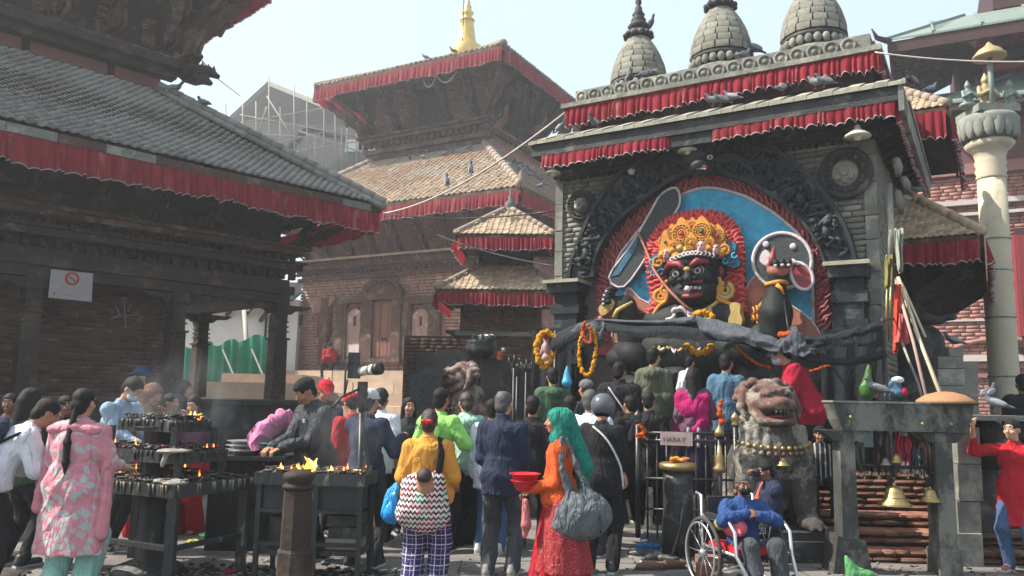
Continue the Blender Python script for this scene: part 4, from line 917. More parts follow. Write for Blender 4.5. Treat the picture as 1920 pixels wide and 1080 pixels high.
def carved_post(parent,p,z0,z1,w,m_,rz,name='wooden_post'):
 """turned and carved post; a part"""
 p=Vector((p.x,p.y,0));h=z1-z0;R3=Matrix.Rotation(rz,3,'Z');base=wloc(parent)if parent else Vector((0,0,0))
 mb=MB()
 prof=[(0,.62,1.0,.9),(.62,.64,1.15,1.15),(.64,.70,.8,.8),(.70,.715,1.0,1.0),(.715,.75,.78,.78),(.75,.765,.98,.98),(.765,.80,.76,.76),(.80,.815,.95,.95),(.815,.9,.8,.8),(.9,.93,1.05,1.05),(.93,1.0,.95,.95)]
 for a,b,wa,wb in prof:
  q0=z0+a*h;q1=z0+b*h-.001;A_0=[p+R3@Vector((sx*w/2*wa,sy*w/2*wa,q0))for sx,sy in((-1,-1),(1,-1),(1,1),(-1,1))];B_0=[p+R3@Vector((sx*w/2*wb,sy*w/2*wb,q1))for sx,sy in((-1,-1),(1,-1),(1,1),(-1,1))]
  mb.add(A_0+B_0,[(0,3,2,1),(4,5,6,7),(0,1,5,4),(1,2,6,5),(2,3,7,6),(3,0,4,7)])
 o=mb.build(name,m_,parent)
 d=R3@Vector((1,0,0));m1=MB()
 for s_ in(-1,1):
  P=[p+Vector((0,0,z1-.02)),p+Vector((0,0,z1-.2)),p+d*s_*w*.75+Vector((0,0,z1-.2)),p+d*s_*w*1.1+Vector((0,0,z1-.12)),p+d*s_*w*1.9+Vector((0,0,z1-.1)),p+d*s_*w*2.3+Vector((0,0,z1-.02))]
  pr=R3@Vector((0,w*.6,0));m1.prism([q-pr/2 for q in P],pr)
 m1.build('bracket_capital',m_,o)
 return o
for u in(-8.6,-6.5,-4.41,-2.06,0):carved_post(lt,LT.pt(u,0,0),1.42,3.32,.3,DARK,LT.rz)
carved_post(lt,LT.pt(0,0,-3.4),1.42,3.32,.3,DARK,LT.rz);carved_post(lt,LT.pt(0,0,-6.6),1.42,3.32,.3,DARK,LT.rz)
m1=MB();m1.bar(LT.pt(-.3,1.42,-2.8),LT.pt(0,2.9,-3.4),.1);m1.build('leaning_prop',DARK,lt)
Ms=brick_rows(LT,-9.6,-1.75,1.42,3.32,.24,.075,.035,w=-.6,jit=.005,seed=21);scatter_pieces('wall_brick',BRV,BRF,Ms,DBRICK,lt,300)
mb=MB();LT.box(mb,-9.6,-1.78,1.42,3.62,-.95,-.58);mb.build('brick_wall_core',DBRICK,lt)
for(x0,y0,x1,y1)in((232,560,236,615),(212,596,258,590),(216,572,226,592),(246,568,240,585),(206,600,224,590)):
 m1=MB();m1.bar(LT.px(x0,y0,-.535),LT.px(x1,y1,-.535),.03,.01);m1.build('chalk_stroke',mat('chalk mark',(.3,.28,.25),rough=.95,bump=0),lt)
LP_=thing('temple_plinth',LT.pt(-3,0,0),'dark stone plinth under the left temple','plinth')
for(z0,z1,w1)in((0,.45,1.75),(.452,.9,1.35),(.902,1.32,.95),(1.322,1.415,1.05)):
 u=-10
 while u<w1:
  L=random.uniform(.7,1.1);m1=MB();LT.box(m1,u,min(w1,u+L)-.008,z0,z1,-.5 if z1>1.4 else .3,w1+random.uniform(-.01,.01));m1.build('plinth_stone',STONE_D,LP_);u+=L
mb=MB();LT.box(mb,-10,1.0,.0,1.405,-8,-.5);LT.box(mb,-10,.95,.0,1.3,-.5,.3);o=mb.build('plinth_core',STONE_D,LP_);o['kind']='stuff'
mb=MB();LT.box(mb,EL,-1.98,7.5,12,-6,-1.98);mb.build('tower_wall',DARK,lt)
u=EL
while u<-1.9:
 L=1.5;m1=MB();LT.box(m1,u+.15,min(u+L,-1.95),7.72,7.95,-1.98,-1.9);m1.build('painted_frieze',mat('faded red frieze',(.2,.08,.08),(.11,.05,.05),rough=.8,sc=5),lt);u+=L
for(z0,z1,w1)in((7.97,8.12,.28),(8.125,8.3,.5),(8.305,8.38,.38)):
 mb=MB();LT.box(mb,EL,-1.98+w1,z0,z1,-1.98,-1.98+w1);mb.build('carved_beam',WOOD2 if z0>8.2 else DARK,lt)
for dz,dl in((8.05,.6),(8.25,.75)):
 for d in(LT.du,LT.n):
  a=LT.pt(-1.6,dz,-1.6);m1=MB();m1.tube([a,a+d*dl*.4,a+d*dl*.7+Vector((0,0,.06)),a+d*dl],[.13,.14,.12,.05],8)
  for j in range(5):m1.lathe(a+d*dl*(.15+.17*j)+Vector((0,0,.1)),[(.05,0),(.03,.06),(0,.14)],6)
  m1.build('beast_head',WOOD,lt)
for(px_,py_,w_,h_)in((205,45,.5,.36),(280,62,.3,.3),(90,12,.5,.3)):
 uu,zz=LT.uz(px_,py_,-1.9);Ms=brick_rows(LT,uu-w_/2,uu+w_/2,zz-h_,zz+h_,.2,.07,.05,w=-1.97,seed=5);scatter_pieces('wall_brick',BRV,BRF,Ms,BRICK,lt,60)
UZ=10.1
slab(lt,'upper_roof_deck',LT.pt(EL,UZ,-.4),LT.pt(-.4,UZ,-.4),LT.pt(EL,12.3,-3.6),LT.pt(-3.6,12.3,-3.6),.12,DARK)
slab(lt,'upper_roof_deck',LT.pt(-.4,UZ,-.4),LT.pt(-.4,UZ,-7),LT.pt(-3.6,12.3,-3.6),LT.pt(-3.6,12.3,-7),.12,DARK)
tiled_slope(lt,LT.pt(-9,UZ+.04,-.35),LT.pt(-.35,UZ+.04,-.35),LT.pt(-9,12.3,-3.6),LT.pt(-3.6,12.3,-3.6),.2,.16,.05,TILE_G,0,6)
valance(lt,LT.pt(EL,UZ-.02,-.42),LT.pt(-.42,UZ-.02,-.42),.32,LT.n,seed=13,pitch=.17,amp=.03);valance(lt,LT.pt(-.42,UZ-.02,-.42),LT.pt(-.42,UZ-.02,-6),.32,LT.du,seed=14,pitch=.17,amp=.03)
for i in range(8):u=-9.2+i*1.03;place_strut(lt,stm2,LT.pt(u,8.42,-1.85),LT.pt(u,10.4,-.75),LT.n)
place_strut(lt,stm2,LT.pt(-1.85,8.42,-1.85),LT.pt(-.7,10.4,-.7),(LT.n+LT.du).normalized())
for i in range(3):w_=-2.6-i*1.1;place_strut(lt,stm2,LT.pt(-1.9,8.42,w_),LT.pt(-.8,10.4,w_),LT.du)
rafters(lt,LT.pt(-9,UZ-.07,-.6),LT.pt(-.6,UZ-.07,-.6),LT.pt(-9,11.1,-1.9),LT.pt(-1.9,11.1,-1.9),.3,.08,DARK)
sg=thing('no_smoking_sign',LT.px(132,535,.22),'white board with a red crossed cigarette ring on the left temple','sign')
WB=mat('off white sign board',(.38,.35,.34),(.28,.26,.26),rough=.6,sc=4,bump=0);RB=mat('red sign print',(.5,.02,.03),(.4,.02,.03),rough=.6,bump=0);GP=mat('grey sign print',(.25,.22,.22),(.2,.18,.18),rough=.6,bump=0)
C4=[LT.px(x,y,.22)for x,y in((90,558),(171,566),(174,513),(95,505))]
mb=MB();mb.prism(C4,LT.n*.02);mb.build('board',WB,sg)
def sgp(a,b,w_=.135):return C4[0].lerp(C4[1],a).lerp(C4[3].lerp(C4[2],a),b)+LT.n*(w_-.1)
m1=MB();m1.tube([sgp(.5+.145*math.cos(q),.74+.2*math.sin(q),.128)for q in np.linspace(0,2*math.pi,24)],.014,5,caps=False);m1.build('red_ring',RB,sg)
m1=MB();m1.bar(sgp(.4,.88,.126),sgp(.6,.6,.126),.02,.006);m1.build('red_slash',RB,sg)
m1=MB();m1.bar(sgp(.42,.74,.124),sgp(.58,.74,.124),.022,.005);m1.build('cigarette',GP,sg)
for i,(b,a0,a1)in enumerate(((.42,.25,.8),(.34,.3,.75),(.2,.3,.8),(.13,.28,.7))):m1=MB();m1.bar(sgp(a0,b,.122),sgp(a1,b,.122),.012,.003);m1.build('text_line',GP,sg)
m1=MB();m1.ball(sgp(.11,.17,.122),(.03,.01,.03),8,5);m1.build('emblem',GP,sg)
MT=Fr((-8.9,33.5),29.3);MW=9.64
MR=Fr(tuple(MT.pt(MW,0)[:2]),29.3-90)
mt=thing('middle_temple',MT.pt(MW/2,2.45,-MW/2),'two tier brick and timber temple with red valances and gilt pinnacle, in the middle distance','temple')
def pyramid(parent,fr,u0,u1,over,ze,zt,inset,tile,tw,th,thick,nparts,seed,val=.4,deck=DARK,depth=None,sides=('f','r'),tl=None,ridge_r=.12,back=None,vpitch=.16,left=False,eth=.12):
 """one tier: walls u0..u1; eaves 'over' beyond; the slopes meet the next wall 'inset' inside"""
 D=depth if depth is not None else(u1-u0)
 E=[fr.pt(u0-over,ze,over),fr.pt(u1+over,ze,over),fr.pt(u1+over,ze,-D-over),fr.pt(u0-over,ze,-D-over)]
 T=[fr.pt(u0+inset,zt,-inset),fr.pt(u1-inset,zt,-inset),fr.pt(u1-inset,zt,-D+inset),fr.pt(u0+inset,zt,-D+inset)]
 for i in range(4):j=(i+1)%4;slab(parent,'roof_deck',E[i],E[j],T[i],T[j],.1,deck)
 dz=Vector((0,0,.03))
 ns={0:fr.n,1:fr.du,3:-fr.du}
 for i in((0,1,3)if left else(0,1)):
  j=(i+1)%4
  tiled_slope(parent,E[i]+dz,E[j]+dz,T[i]+dz,T[j]+dz,tw,th,thick,tile,nparts if i==0 else 0,seed+i)
  m1=MB();a=E[i];b=E[j];d=(b-a).normalized();m1.frame_box(a+Vector((0,0,-.1-eth))-ns[i]*.04,b-a,ns[i]*.04,Vector((0,0,eth+.1)));m1.build('fascia',WOOD2,parent)
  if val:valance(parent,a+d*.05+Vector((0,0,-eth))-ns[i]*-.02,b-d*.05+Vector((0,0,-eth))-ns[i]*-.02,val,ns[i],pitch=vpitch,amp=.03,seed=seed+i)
 for i in((0,1,2)if not left else(0,1,3)):ridge_line(parent,E[i]+dz*1.5,T[i]+dz*2.5,ridge_r,tl or tile,ridge_r*2.6)
 return E,T
mp=thing('stepped_platform',MT.pt(MW/2,0,0),'stepped stone platform under the middle temple where one person sits','platform')
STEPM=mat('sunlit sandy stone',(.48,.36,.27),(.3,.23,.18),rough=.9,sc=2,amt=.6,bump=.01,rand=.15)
for(z0,z1,w1)in((2.0,2.45,1.0),(1.6,1.998,2.0),(1.2,1.598,3.1),(.8,1.198,4.3),(.4,.798,5.6),(0,.398,7.0)):
 u=-w1
 while u<MW+w1:
  L=random.uniform(1.2,2.2);m1=MB();MT.box(m1,u,min(MW+w1,u+L)-.012,z0,z1,-1,w1+random.uniform(-.02,.02));m1.build('step_stone',STEPM,mp);u+=L
 m1=MB();MT.box(m1,-w1+.02,MW+w1-.02,z0+.01,z1-.01,-MW-w1,-1.0);m1.build('step_core',STEPM,mp)
PBRICK=mat('pinkish brick wall',(.34,.19,.15),(.22,.12,.1),rough=.9,sc=4,amt=.6,bump=.008,rand=.25,wear=(.4,.3,.26),wsc=1.2,wamt=.3)
mb=MB();MT.box(mb,.05,MW-.05,2.45,9,-MW+.05,-.06);mb.build('wall_core',PBRICK,mt)
z_c0=MT.uz(700,505)[1]
Ms=brick_rows(MT,0,MW,2.45,z_c0,.42,.13,.06,w=-.05,seed=31,gap=.02);Ms+=brick_rows(MR,0,4,2.45,z_c0,.42,.13,.06,w=-.05,seed=32,gap=.02)
scatter_pieces('wall_brick',BRV,BRF,Ms,PBRICK,mt,300,hint=lambda c:0)
def mbox(name,x0,x1,y0,y1,w0,w1,m_,par=None):
 """box on the temple front given by its outline in the photograph"""
 u0,z1=MT.uz(x0,y0,w0);u1,z0=MT.uz(x1,y1,w0);m1=MB();MT.box(m1,u0,u1,z0,z1,w0,w1);return m1.build(name,m_,par or mt)
moulding(mt,MT,0,MW,[(z_c0+.0,z_c0+.12,.15),(z_c0+.12,z_c0+.3,.3),(z_c0+.3,z_c0+.42,.42),(z_c0-.35,z_c0-.2,.12)],WOOD2,'cornice')
moulding(mt,MT,0,MW,[(z_c0+.42,z_c0+.5,.5)],STEPM,'cornice_top')
dentils(mt,MT,-.3,MW+.3,z_c0-.12,.12,.12,WOOD2,step=.24);dentils(mt,MT,-.3,MW+.3,z_c0+.32,.36,.1,WOOD,step=.2)
PLS=mat('old pink plaster',(.36,.22,.19),(.25,.15,.13),rough=.9,sc=4,amt=.6,bump=.008,wear=(.5,.45,.4),wsc=2.5,wamt=.25);WHT=mat('worn whitewash',(.55,.5,.46),(.35,.28,.25),rough=.9,sc=5,bump=.006)
def niche(x0,x1,y0,y1):
 mbox('niche_frame',x0-14,x0-1,y0-8,y1+6,.0,.14,WOOD2);mbox('niche_frame',x1+1,x1+14,y0-8,y1+6,.0,.14,WOOD2);mbox('niche_lintel',x0-16,x1+16,y0-20,y0-9,.0,.2,WOOD2);mbox('niche_sill',x0-16,x1+16,y1+7,y1+14,.0,.2,WOOD2)
 u0,z1=MT.uz(x0,y0);u1,z0=MT.uz(x1,y1);pts=[MT.pt(u0,z0,.02),MT.pt(u1,z0,.02)]+[MT.pt((u0+u1)/2+(u1-u0)/2*math.cos(q),z1-.45+.45*math.sin(q),.02)for q in np.linspace(0,math.pi,9)]
 m1=MB();m1.prism(pts,MT.n*.03);pn=m1.build('plaster_panel',PLS,mt);mbox('whitewash_patch',x0+2,x1-2,y1-22,y1-1,.05,.056,WHT)
 m1=MB();m1.tube([q+MT.n*.05 for q in pts[1:]],.05,6);m1.build('niche_arch',WOOD2,mt);mbox('niche_slot',(x0+x1)/2-2,(x0+x1)/2+2,y0+16,y0+34,.05,.06,WOOD)
niche(650,680,577,668);niche(772,806,577,668)
mbox('door_frame',686,700,562,676,.0,.22,WOOD2);mbox('door_frame',741,754,562,676,.0,.22,WOOD2);mbox('door_lintel',680,760,548,561,.0,.28,WOOD2);mbox('threshold',684,757,672,680,.0,.3,WOOD2)
DOORM=mat('worn red door',(.22,.1,.075),(.14,.065,.05),rough=.7,sc=6,amt=.5,bump=.006,stretch=(3,3,.6))
for k in range(2):
 d=mbox('door_leaf',701+20*k,720+20*k,566,671,.03,.09,DOORM)
 for j in range(3):mbox('door_plank',702+20*k+6*j,707+20*k+6*j,568,669,.09,.105,DOORM,d)
 u,z=MT.uz(717+6*k,636,.1);m1=MB();m1.ball(MT.pt(u,z,.12),.05,7,5);m1.build('handle',METD,d)
u,z=MT.uz(712,545,.3);m1=MB();m1.prism([MT.pt(u+1.0*math.cos(q),z-.1+.62*math.sin(q),.2)for q in np.linspace(0,math.pi,12)],MT.n*.1);ty=m1.build('carved_tympanum',WOOD2,mt)
for i in range(9):q=.3+i*.31;m1=MB();m1.ball(MT.pt(u+.7*math.cos(q),z-.08+.42*math.sin(q),.32),(.12,.1,.1),7,5);m1.build('carved_figure',WOOD2,ty)
for x in(611,640,762,822):mbox('pilaster',x-4,x+4,560,684,.0,.16,WOOD2)
mbox('carved_window',600,622,575,630,.0,.12,WOOD2);mbox('window_lattice',604,618,580,624,.12,.14,WOOD);mbox('small_niche',556,572,585,615,.0,.2,PBRICK);mbox('small_niche_hole',560,568,590,610,.2,.205,INK)
m1=MB();m1.prism([MT.px(580,560,.05),MT.px(632,560,.05),MT.px(618,578,.05),MT.px(592,590,.05)],MT.n*.1);m1.build('carved_wing',PBRICK,mt)
E1,T1=pyramid(mt,MT,0,MW,1.9,8.6,11.75,2.0,TILE,.24,.17,.07,300,41,val=.5,ridge_r=.16,tl=PLAST,vpitch=.22,eth=.14)
for i in range(8):u=.6+i*1.2;place_strut(mt,stm2,MT.pt(u,z_c0+.5,.2),MT.pt(u,8.5,1.4),MT.n)
for i in range(4):u=.6+i*1.2;place_strut(mt,stm2,MR.pt(u,z_c0+.5,.2),MR.pt(u,8.5,1.4),MR.n)
place_strut(mt,stm2,MT.pt(MW,z_c0+.5,0),MT.pt(MW+1.5,8.5,1.5),(MT.n+MT.du).normalized())
UI=2.0
MU=Fr(tuple(MT.pt(UI,0,-UI)[:2]),29.3);UW=MW-2*UI;MUR=Fr(tuple(MU.pt(UW,0)[:2]),29.3-90)
mb=MB();MU.box(mb,0,UW,11.4,15.6,-UW,0);mb.build('upper_wall',PBRICK,mt)
Ms=brick_rows(MU,0,UW,12.9,15.0,.42,.13,.05,w=.0,seed=33,gap=.02);scatter_pieces('wall_brick',BRV,BRF,Ms,PBRICK,mt,0)
moulding(mt,MU,0,UW,[(11.75,11.95,.2),(11.97,12.15,.35),(12.5,12.62,.5),(12.64,12.72,.62)],WOOD2,'upper_cornice')
for f_ in(MU,MUR):dentils(mt,f_,-.4,UW+.4,12.25,.2,.16,WOOD2,step=.3,h=.22)
for k,f_ in enumerate((MU,MUR)):
 m1=MB();f_.box(m1,UW/2-.9,UW/2+.9,12.85,14.6,.0,.12);w_=m1.build('timber_window',WOOD,mt);m1=MB();f_.box(m1,UW/2-.6,UW/2+.6,13.1,14.3,.12,.125);m1.build('window_opening',INK,w_)
 for j in range(7):m1=MB();f_.box(m1,UW/2-.6+j*.19,UW/2-.56+j*.19,13.1,13.6,.126,.17);m1.build('baluster',WOOD2,w_)
E2,T2=pyramid(mt,MU,0,UW,1.95,14.85,17.05,UW/2-.25,TILE,.24,.17,.07,0,51,val=.52,ridge_r=.15,tl=PLAST,vpitch=.22,eth=.14,left=True)
for f_ in(MU,MUR):
 for i in range(5):u=.15+i*1.33;place_strut(mt,stm,f_.pt(u,12.75,.15),f_.pt(u,14.75,1.5),f_.n)
for(a,b,d)in((MU.pt(UW,12.75,0),MU.pt(UW+1.6,14.75,1.6),MU.n+MU.du),(MU.pt(0,12.75,0),MU.pt(-1.6,14.75,1.6),MU.n-MU.du)):place_strut(mt,stm2,a,b,d.normalized())
GILT=mat('gilded metal',(.75,.5,.16),(.6,.38,.12),rough=.35,sc=5,metal=.7,bump=.003)
pc=MU.pt(UW/2,17.5,-UW/2);m1=MB();m1.lathe(pc,[(.8,-.8),(.75,0),(.7,.15),(.5,.25),(.42,.5),(.36,.95),(.3,1.35),(.33,1.4)],20);pn=m1.build('gilt_pinnacle',GILT,mt)
m1=MB();m1.lathe(pc+Vector((0,0,1.4)),[(.34,0),(.34,.1),(.2,.18),(.2,.3),(.3,.42),(.22,.52),(.16,.6),(.2,.72),(.12,.84),(.13,.95),(.05,1.1),(.05,1.3),(0,1.4)],16);m1.build('pinnacle_top',GILT,pn)
m1=MB();m1.tube([pc+Vector((-.15,-.6,.1)),pc+Vector((-.15,-.6,2.9))],.03,5);m1.build('lightning_rod',METD,mt)
for(a,b,s_)in(((790,138),(820,135),30),((816,136),(858,130),24),((856,122),(880,115),10)):
 A_0,B_0=[onpl(x,y,MU.P0+MU.n*1.8,MU.n)for x,y in(a,b)];m1=MB();m1.tube([A_0.lerp(B_0,t)-Vector((0,0,4*t*(1-t)*s_*.02))for t in np.linspace(0,1,12)],.03,5);m1.build('bead_string',TRIM,mt)
A_0=onpl(985,140,MUR.P0+MUR.n*1.6,MUR.n);m1=MB();m1.box(A_0-Vector((0,0,.7)),(.08,.02,1.4));m1.build('hanging_strip',METD,mt)
p=E1[1];m1=MB();m1.lathe(p+Vector((0,0,.1)),[(.1,0),(.14,.1),(.06,.2),(.1,.3),(0,.5)],8);m1.build('corner_ornament',PLAST,mt)
SS=Fr((-1.35,17.9),3);ss=thing('small_pagoda_shrine',SS.pt(1.1,0,-1),'small two tier shrine with buff tiles and red valances left of the stone shrine','shrine')
mb=MB();SS.box(mb,.2,2.0,0,3.9,-2,-.0);mb.build('wall_core',DBRICK,ss);mb=MB();SS.box(mb,.55,1.8,3.9,5.3,-1.6,-.4);mb.build('upper_wall',STONE_D,ss)
Ms=brick_rows(SS,.2,2.0,1.0,3.5,.24,.08,.014,jit=.004,w=.0,seed=61);scatter_pieces('wall_brick',BRV,BRF,Ms,DBRICK,ss,150)
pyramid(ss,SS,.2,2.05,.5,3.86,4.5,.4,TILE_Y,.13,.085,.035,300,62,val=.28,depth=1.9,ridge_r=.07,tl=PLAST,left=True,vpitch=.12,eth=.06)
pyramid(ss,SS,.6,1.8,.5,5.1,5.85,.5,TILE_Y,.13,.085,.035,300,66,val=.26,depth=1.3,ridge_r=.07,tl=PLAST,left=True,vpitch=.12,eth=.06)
m1=MB();m1.lathe(SS.pt(1.25,5.8,-.6),[(.16,0),(.16,.08),(.1,.14),(.13,.2),(.13,.3),(.05,.38),(.07,.44),(.03,.5),(.03,.62),(0,.7)],12);m1.build('finial',STONE,ss)
for k in range(5):m1=MB();m1.bar(SS.pt(.3+.4*k,3.3,0),SS.pt(.3+.4*k,3.8,.42),.06);m1.build('eave_bracket',WOOD,ss)
for(z0,z1,w1)in((2.2,2.3,.12),(2.9,3.0,.1),(1.35,1.5,.25)):roofbox(SS,'ledge',.1,2.1,z0,z1,.03,w1,STONE,ss)
BB=Fr((-2.6,19.5),6);bb_=thing('brick_outbuilding',BB.pt(1.5,0,-1),'low dark brick building behind the crowd between the middle temple and small shrine','building')
mb=MB();BB.box(mb,0,4.2,0,3.0,-2,0);mb.build('wall_core',DBRICK,bb_);Ms=brick_rows(BB,0,4.2,.9,2.9,.26,.085,.014,jit=.004,w=.0,seed=71);scatter_pieces('wall_brick',BRV,BRF,Ms,DBRICK,bb_,150)
roofbox(BB,'window_frame',.35,.95,2.0,2.6,.04,.1,WOOD2,bb_);roofbox(BB,'window_grille',.42,.88,2.07,2.53,.1,.12,METD,bb_);roofbox(BB,'shelf',.9,4.1,2.2,2.28,.04,.4,STONE,bb_)
for k in range(4):m1=MB();m1.bar(BB.pt(1.6+k*.6,3.1,.9),BB.pt(1.9+k*.6,2.85,.1),.07);m1.build('roof_batten',WOOD2,bb_)
roofbox(BB,'lean_to_roof',1.2,4.2,3.0,3.06,-.5,1.0,DARK,bb_)
c_=Vector((6.6,11.0));d_=SH.du
RP=Fr((c_.x-d_.x*2.2,c_.y-d_.y*2.2),31)
rp=thing('side_pagoda',RP.pt(1,0,-2),'small pagoda with buff tiles and red valance right of the stone shrine','shrine')
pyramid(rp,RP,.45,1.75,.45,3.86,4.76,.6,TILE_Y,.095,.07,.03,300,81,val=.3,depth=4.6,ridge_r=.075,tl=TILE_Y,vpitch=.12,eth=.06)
for o in list(rp.children):
 pass
mb=MB();RP.box(mb,.5,1.2,0.0,4.4,-5.2,-.9);mb.build('wall_core',DARK,rp)
mb=MB();RP.box(mb,.9,1.15,4.3,6.3,-4,-1.4);mb.build('upper_wall',DARK,rp)
RPR=Fr(tuple(RP.pt(1.2,0,0)[:2]),31-90)
rafters(rp,RPR.pt(0,3.7,.95),RPR.pt(5,3.7,.95),RPR.pt(0,3.15,.1),RPR.pt(5,3.15,.1),.45,.07,WOOD,name='eave_strut')
for k in range(5):m1=MB();m1.bar(RP.pt(.5+.3*k,3.72,-.1),RP.pt(.5+.3*k,3.3,-.85),.06);m1.build('rafter',WOOD,rp)
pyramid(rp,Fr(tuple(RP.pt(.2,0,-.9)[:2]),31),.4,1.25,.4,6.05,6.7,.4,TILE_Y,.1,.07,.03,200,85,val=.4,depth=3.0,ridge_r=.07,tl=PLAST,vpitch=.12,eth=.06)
ca=thing('carved_guardian',at(1715,690,11.6),'dark crouching stone figure between the shrine wall and the grey pillar','statue')
o_=A_(ca.location);cp=lambda x,y,Y=11.6:A_(at(x,y,Y))-o_
sdf_obj('body',[ell(cp(1712,660),(.3,.3,.42)),ell(cp(1745,650),(.17,.25,.3)),ell(cp(1700,610),(.22,.22,.2)),cap(cp(1740,680),cp(1748,740),.13,.15),cap(cp(1700,700),cp(1690,760),.2,.2),cap(cp(1690,610,11.4),cp(1735,598,11.1),.1,.09),cap(cp(1735,598,11.1),cp(1765,602,10.9),.09,.05),cap(cp(1770,596,10.9),cp(1788,594,10.8),.05,.05)],.025,STONE_D,ca)
sp=thing('stacked_stone_pillar',at(1795,760,10.2),'square pillar of stacked grey stone blocks behind the gate','pillar')
for(x0,x1,y0,y1)in((1780,1806,651,668),(1760,1806,668,690),(1760,1808,691,722),(1760,1810,723,760),(1760,1812,761,820),(1760,1812,821,900),(1808,1832,678,740),(1808,1834,741,830)):
 a=at(x0,y1,10.2 if x0<1800 else 10.5);b=at(x1,y0,10.2 if x0<1800 else 10.5);m1=MB();m1.frame_box(a,Vector((b.x-a.x,0,0)),Vector((.06,.5,0)),Vector((0,0,b.z-a.z-.008)));m1.build('stone_block',STONE,sp)
YC=15.0
cl_=thing('stone_column',Vector((9.2,YC,0)),'tall pale stone column with lotus capital and gilt kneeling figures on top','column')
COLM=mat('pale cream column stone',(.5,.44,.33),(.42,.37,.28),rough=.85,sc=2,amt=.5,bump=.006,wear=(.3,.28,.24),wsc=1.5,wamt=.25);CAPM=mat('lichened capital stone',(.26,.27,.23),(.15,.16,.14),rough=.9,sc=5,amt=.6,bump=.01)
cb_=gnd(1884,1000);cx0=at(1882,700,YC).x;dx_=Vector((at(1871,300,YC).x-cx0,0,0))/(at(1871,300,YC).z-at(1882,700,YC).z)
zt_=at(1871,268,YC).z
m1=MB();m1.lathe((cx0,YC,0),[(.33,0),(.28,.3),(.262,1.2),(.255,4),(.25,zt_-.75)],16,smooth=True);m1.build('shaft',COLM,cl_)
m1=MB();m1.lathe((cx0,YC,zt_-.75),[(.25,0),(.27,.05),(.25,.1),(.28,.18),(.25,.25),(.28,.33),(.26,.4),(.3,.55),(.38,.62),(.44,.7),(.4,.76)],16);m1.build('carved_neck',COLM,cl_)
for zz,rr in((1.0,.285),(2.1,.272),(3.2,.268),(4.1,.266),(4.7,.264)):m1=MB();m1.lathe((cx0,YC,zz),[(rr-.02,0),(rr+.004,.012),(rr+.004,.03),(rr-.02,.042)],16);m1.build('stone_joint_ring',STONE,cl_)
cap_=MB();cap_.lathe((cx0,YC,zt_),[(.32,0),(.44,.1),(.52,.3),(.54,.42),(.48,.5),(.0,.5)],20);cpo=cap_.build('lotus_capital',CAPM,cl_)
for k in range(18):
 q=2*math.pi*k/18;m1=MB();m1.ball(Vector((cx0+.48*math.cos(q),YC+.48*math.sin(q),zt_+.24)),(.1,.06,.24),7,6,Matrix.Rotation(q+math.pi/2,3,'Z'));m1.build('lotus_petal',CAPM,cpo)
m1=MB();m1.box((cx0,YC,zt_+.58),(.8,.8,.14));m1.build('statue_base',CAPM,cl_)
BRZ=mat('green bronze',(.2,.25,.22),(.12,.14,.13),rough=.6,sc=8,metal=.3,bump=.004)
def kneeler(x,y,z,s_,m_,label):
 t=thing('kneeling_figure',Vector((x,y,z)),label,'statue',None,0)
 sdf_obj('body',[ell((0,0,.3*s_),(.13*s_,.1*s_,.2*s_)),ell((0,0,.56*s_),(.07*s_,.075*s_,.085*s_)),ell((0,.02,.08*s_),(.2*s_,.18*s_,.09*s_)),cap((-.12*s_,0,.42*s_),(-.16*s_,-.08,.25*s_),.04*s_,k=.02),cap((.12*s_,0,.42*s_),(.16*s_,-.08,.25*s_),.04*s_,k=.02),cap((-.16*s_,-.08,.25*s_),(0,-.15*s_,.34*s_),.035*s_),cap((.16*s_,-.08,.25*s_),(0,-.15*s_,.34*s_),.035*s_),cap((0,0,.62*s_),(0,0,.7*s_),.05*s_,.02*s_)],.02,m_,t)
zb=zt_+.65
kneeler(cx0,YC,zb,1.1,mat('dull gilt',(.42,.33,.16),(.26,.2,.11),rough=.55,sc=9,metal=.4,bump=.004),'gilt kneeling king statue in the centre of the column top');kneeler(cx0-.42,YC-.1,zb,.8,BRZ,'small green bronze figure kneeling left of the gilt king');kneeler(cx0+.4,YC-.1,zb,.85,BRZ,'small green bronze figure kneeling right of the gilt king')
um=thing('stone_parasol',Vector((cx0,YC-.15,zb)),'gilt parasol on a bronze rod over the column statues','parasol');m1=MB();m1.tube([(cx0,YC-.18,zb-.1),(cx0,YC-.18,zb+1.15)],.05,8);m1.build('rod',BRZ,um);m1=MB();m1.lathe((cx0,YC-.18,zb+1.0),[(.3,0),(.29,.05),(.2,.16),(.08,.24),(.04,.3),(0,.34)],16);m1.build('canopy',MATS['dull gilt'],um)
PA=Fr((11.9,24.5),27);pal_=thing('red_palace',PA.pt(6,0,-3),'tall pink brick palace on the right with green copper roofs and white string courses','palace')
PALW=mat('pink palace brick',(.33,.165,.14),(.25,.125,.11),rough=.9,sc=2,amt=.5,bump=.006,rand=.1,wear=(.42,.28,.24),wsc=.8,wamt=.15);COP=mat('green copper roofing',(.19,.24,.21),(.13,.165,.145),rough=.5,sc=1.5,amt=.5,bump=.006);PDK=mat('palace maroon timber',(.07,.03,.032),(.035,.018,.02),rough=.7,sc=3,bump=.008);PRED=mat('palace red paint',(.36,.06,.07),(.25,.04,.05),rough=.7,sc=4,bump=.004)
mb=MB();PA.box(mb,-1.5,14,0,11.2,-6,-.05);mb.build('wall_core',PALW,pal_)
Ms=brick_rows(PA,-1.5,9,1.2,8.8,.36,.11,.05,w=-.04,jit=.003,seed=91,gap=.01);scatter_pieces('wall_brick',BRV,BRF,Ms,PALW,pal_,200)
def paz(y,x=1800):return PA.uz(x,y,0)[1]
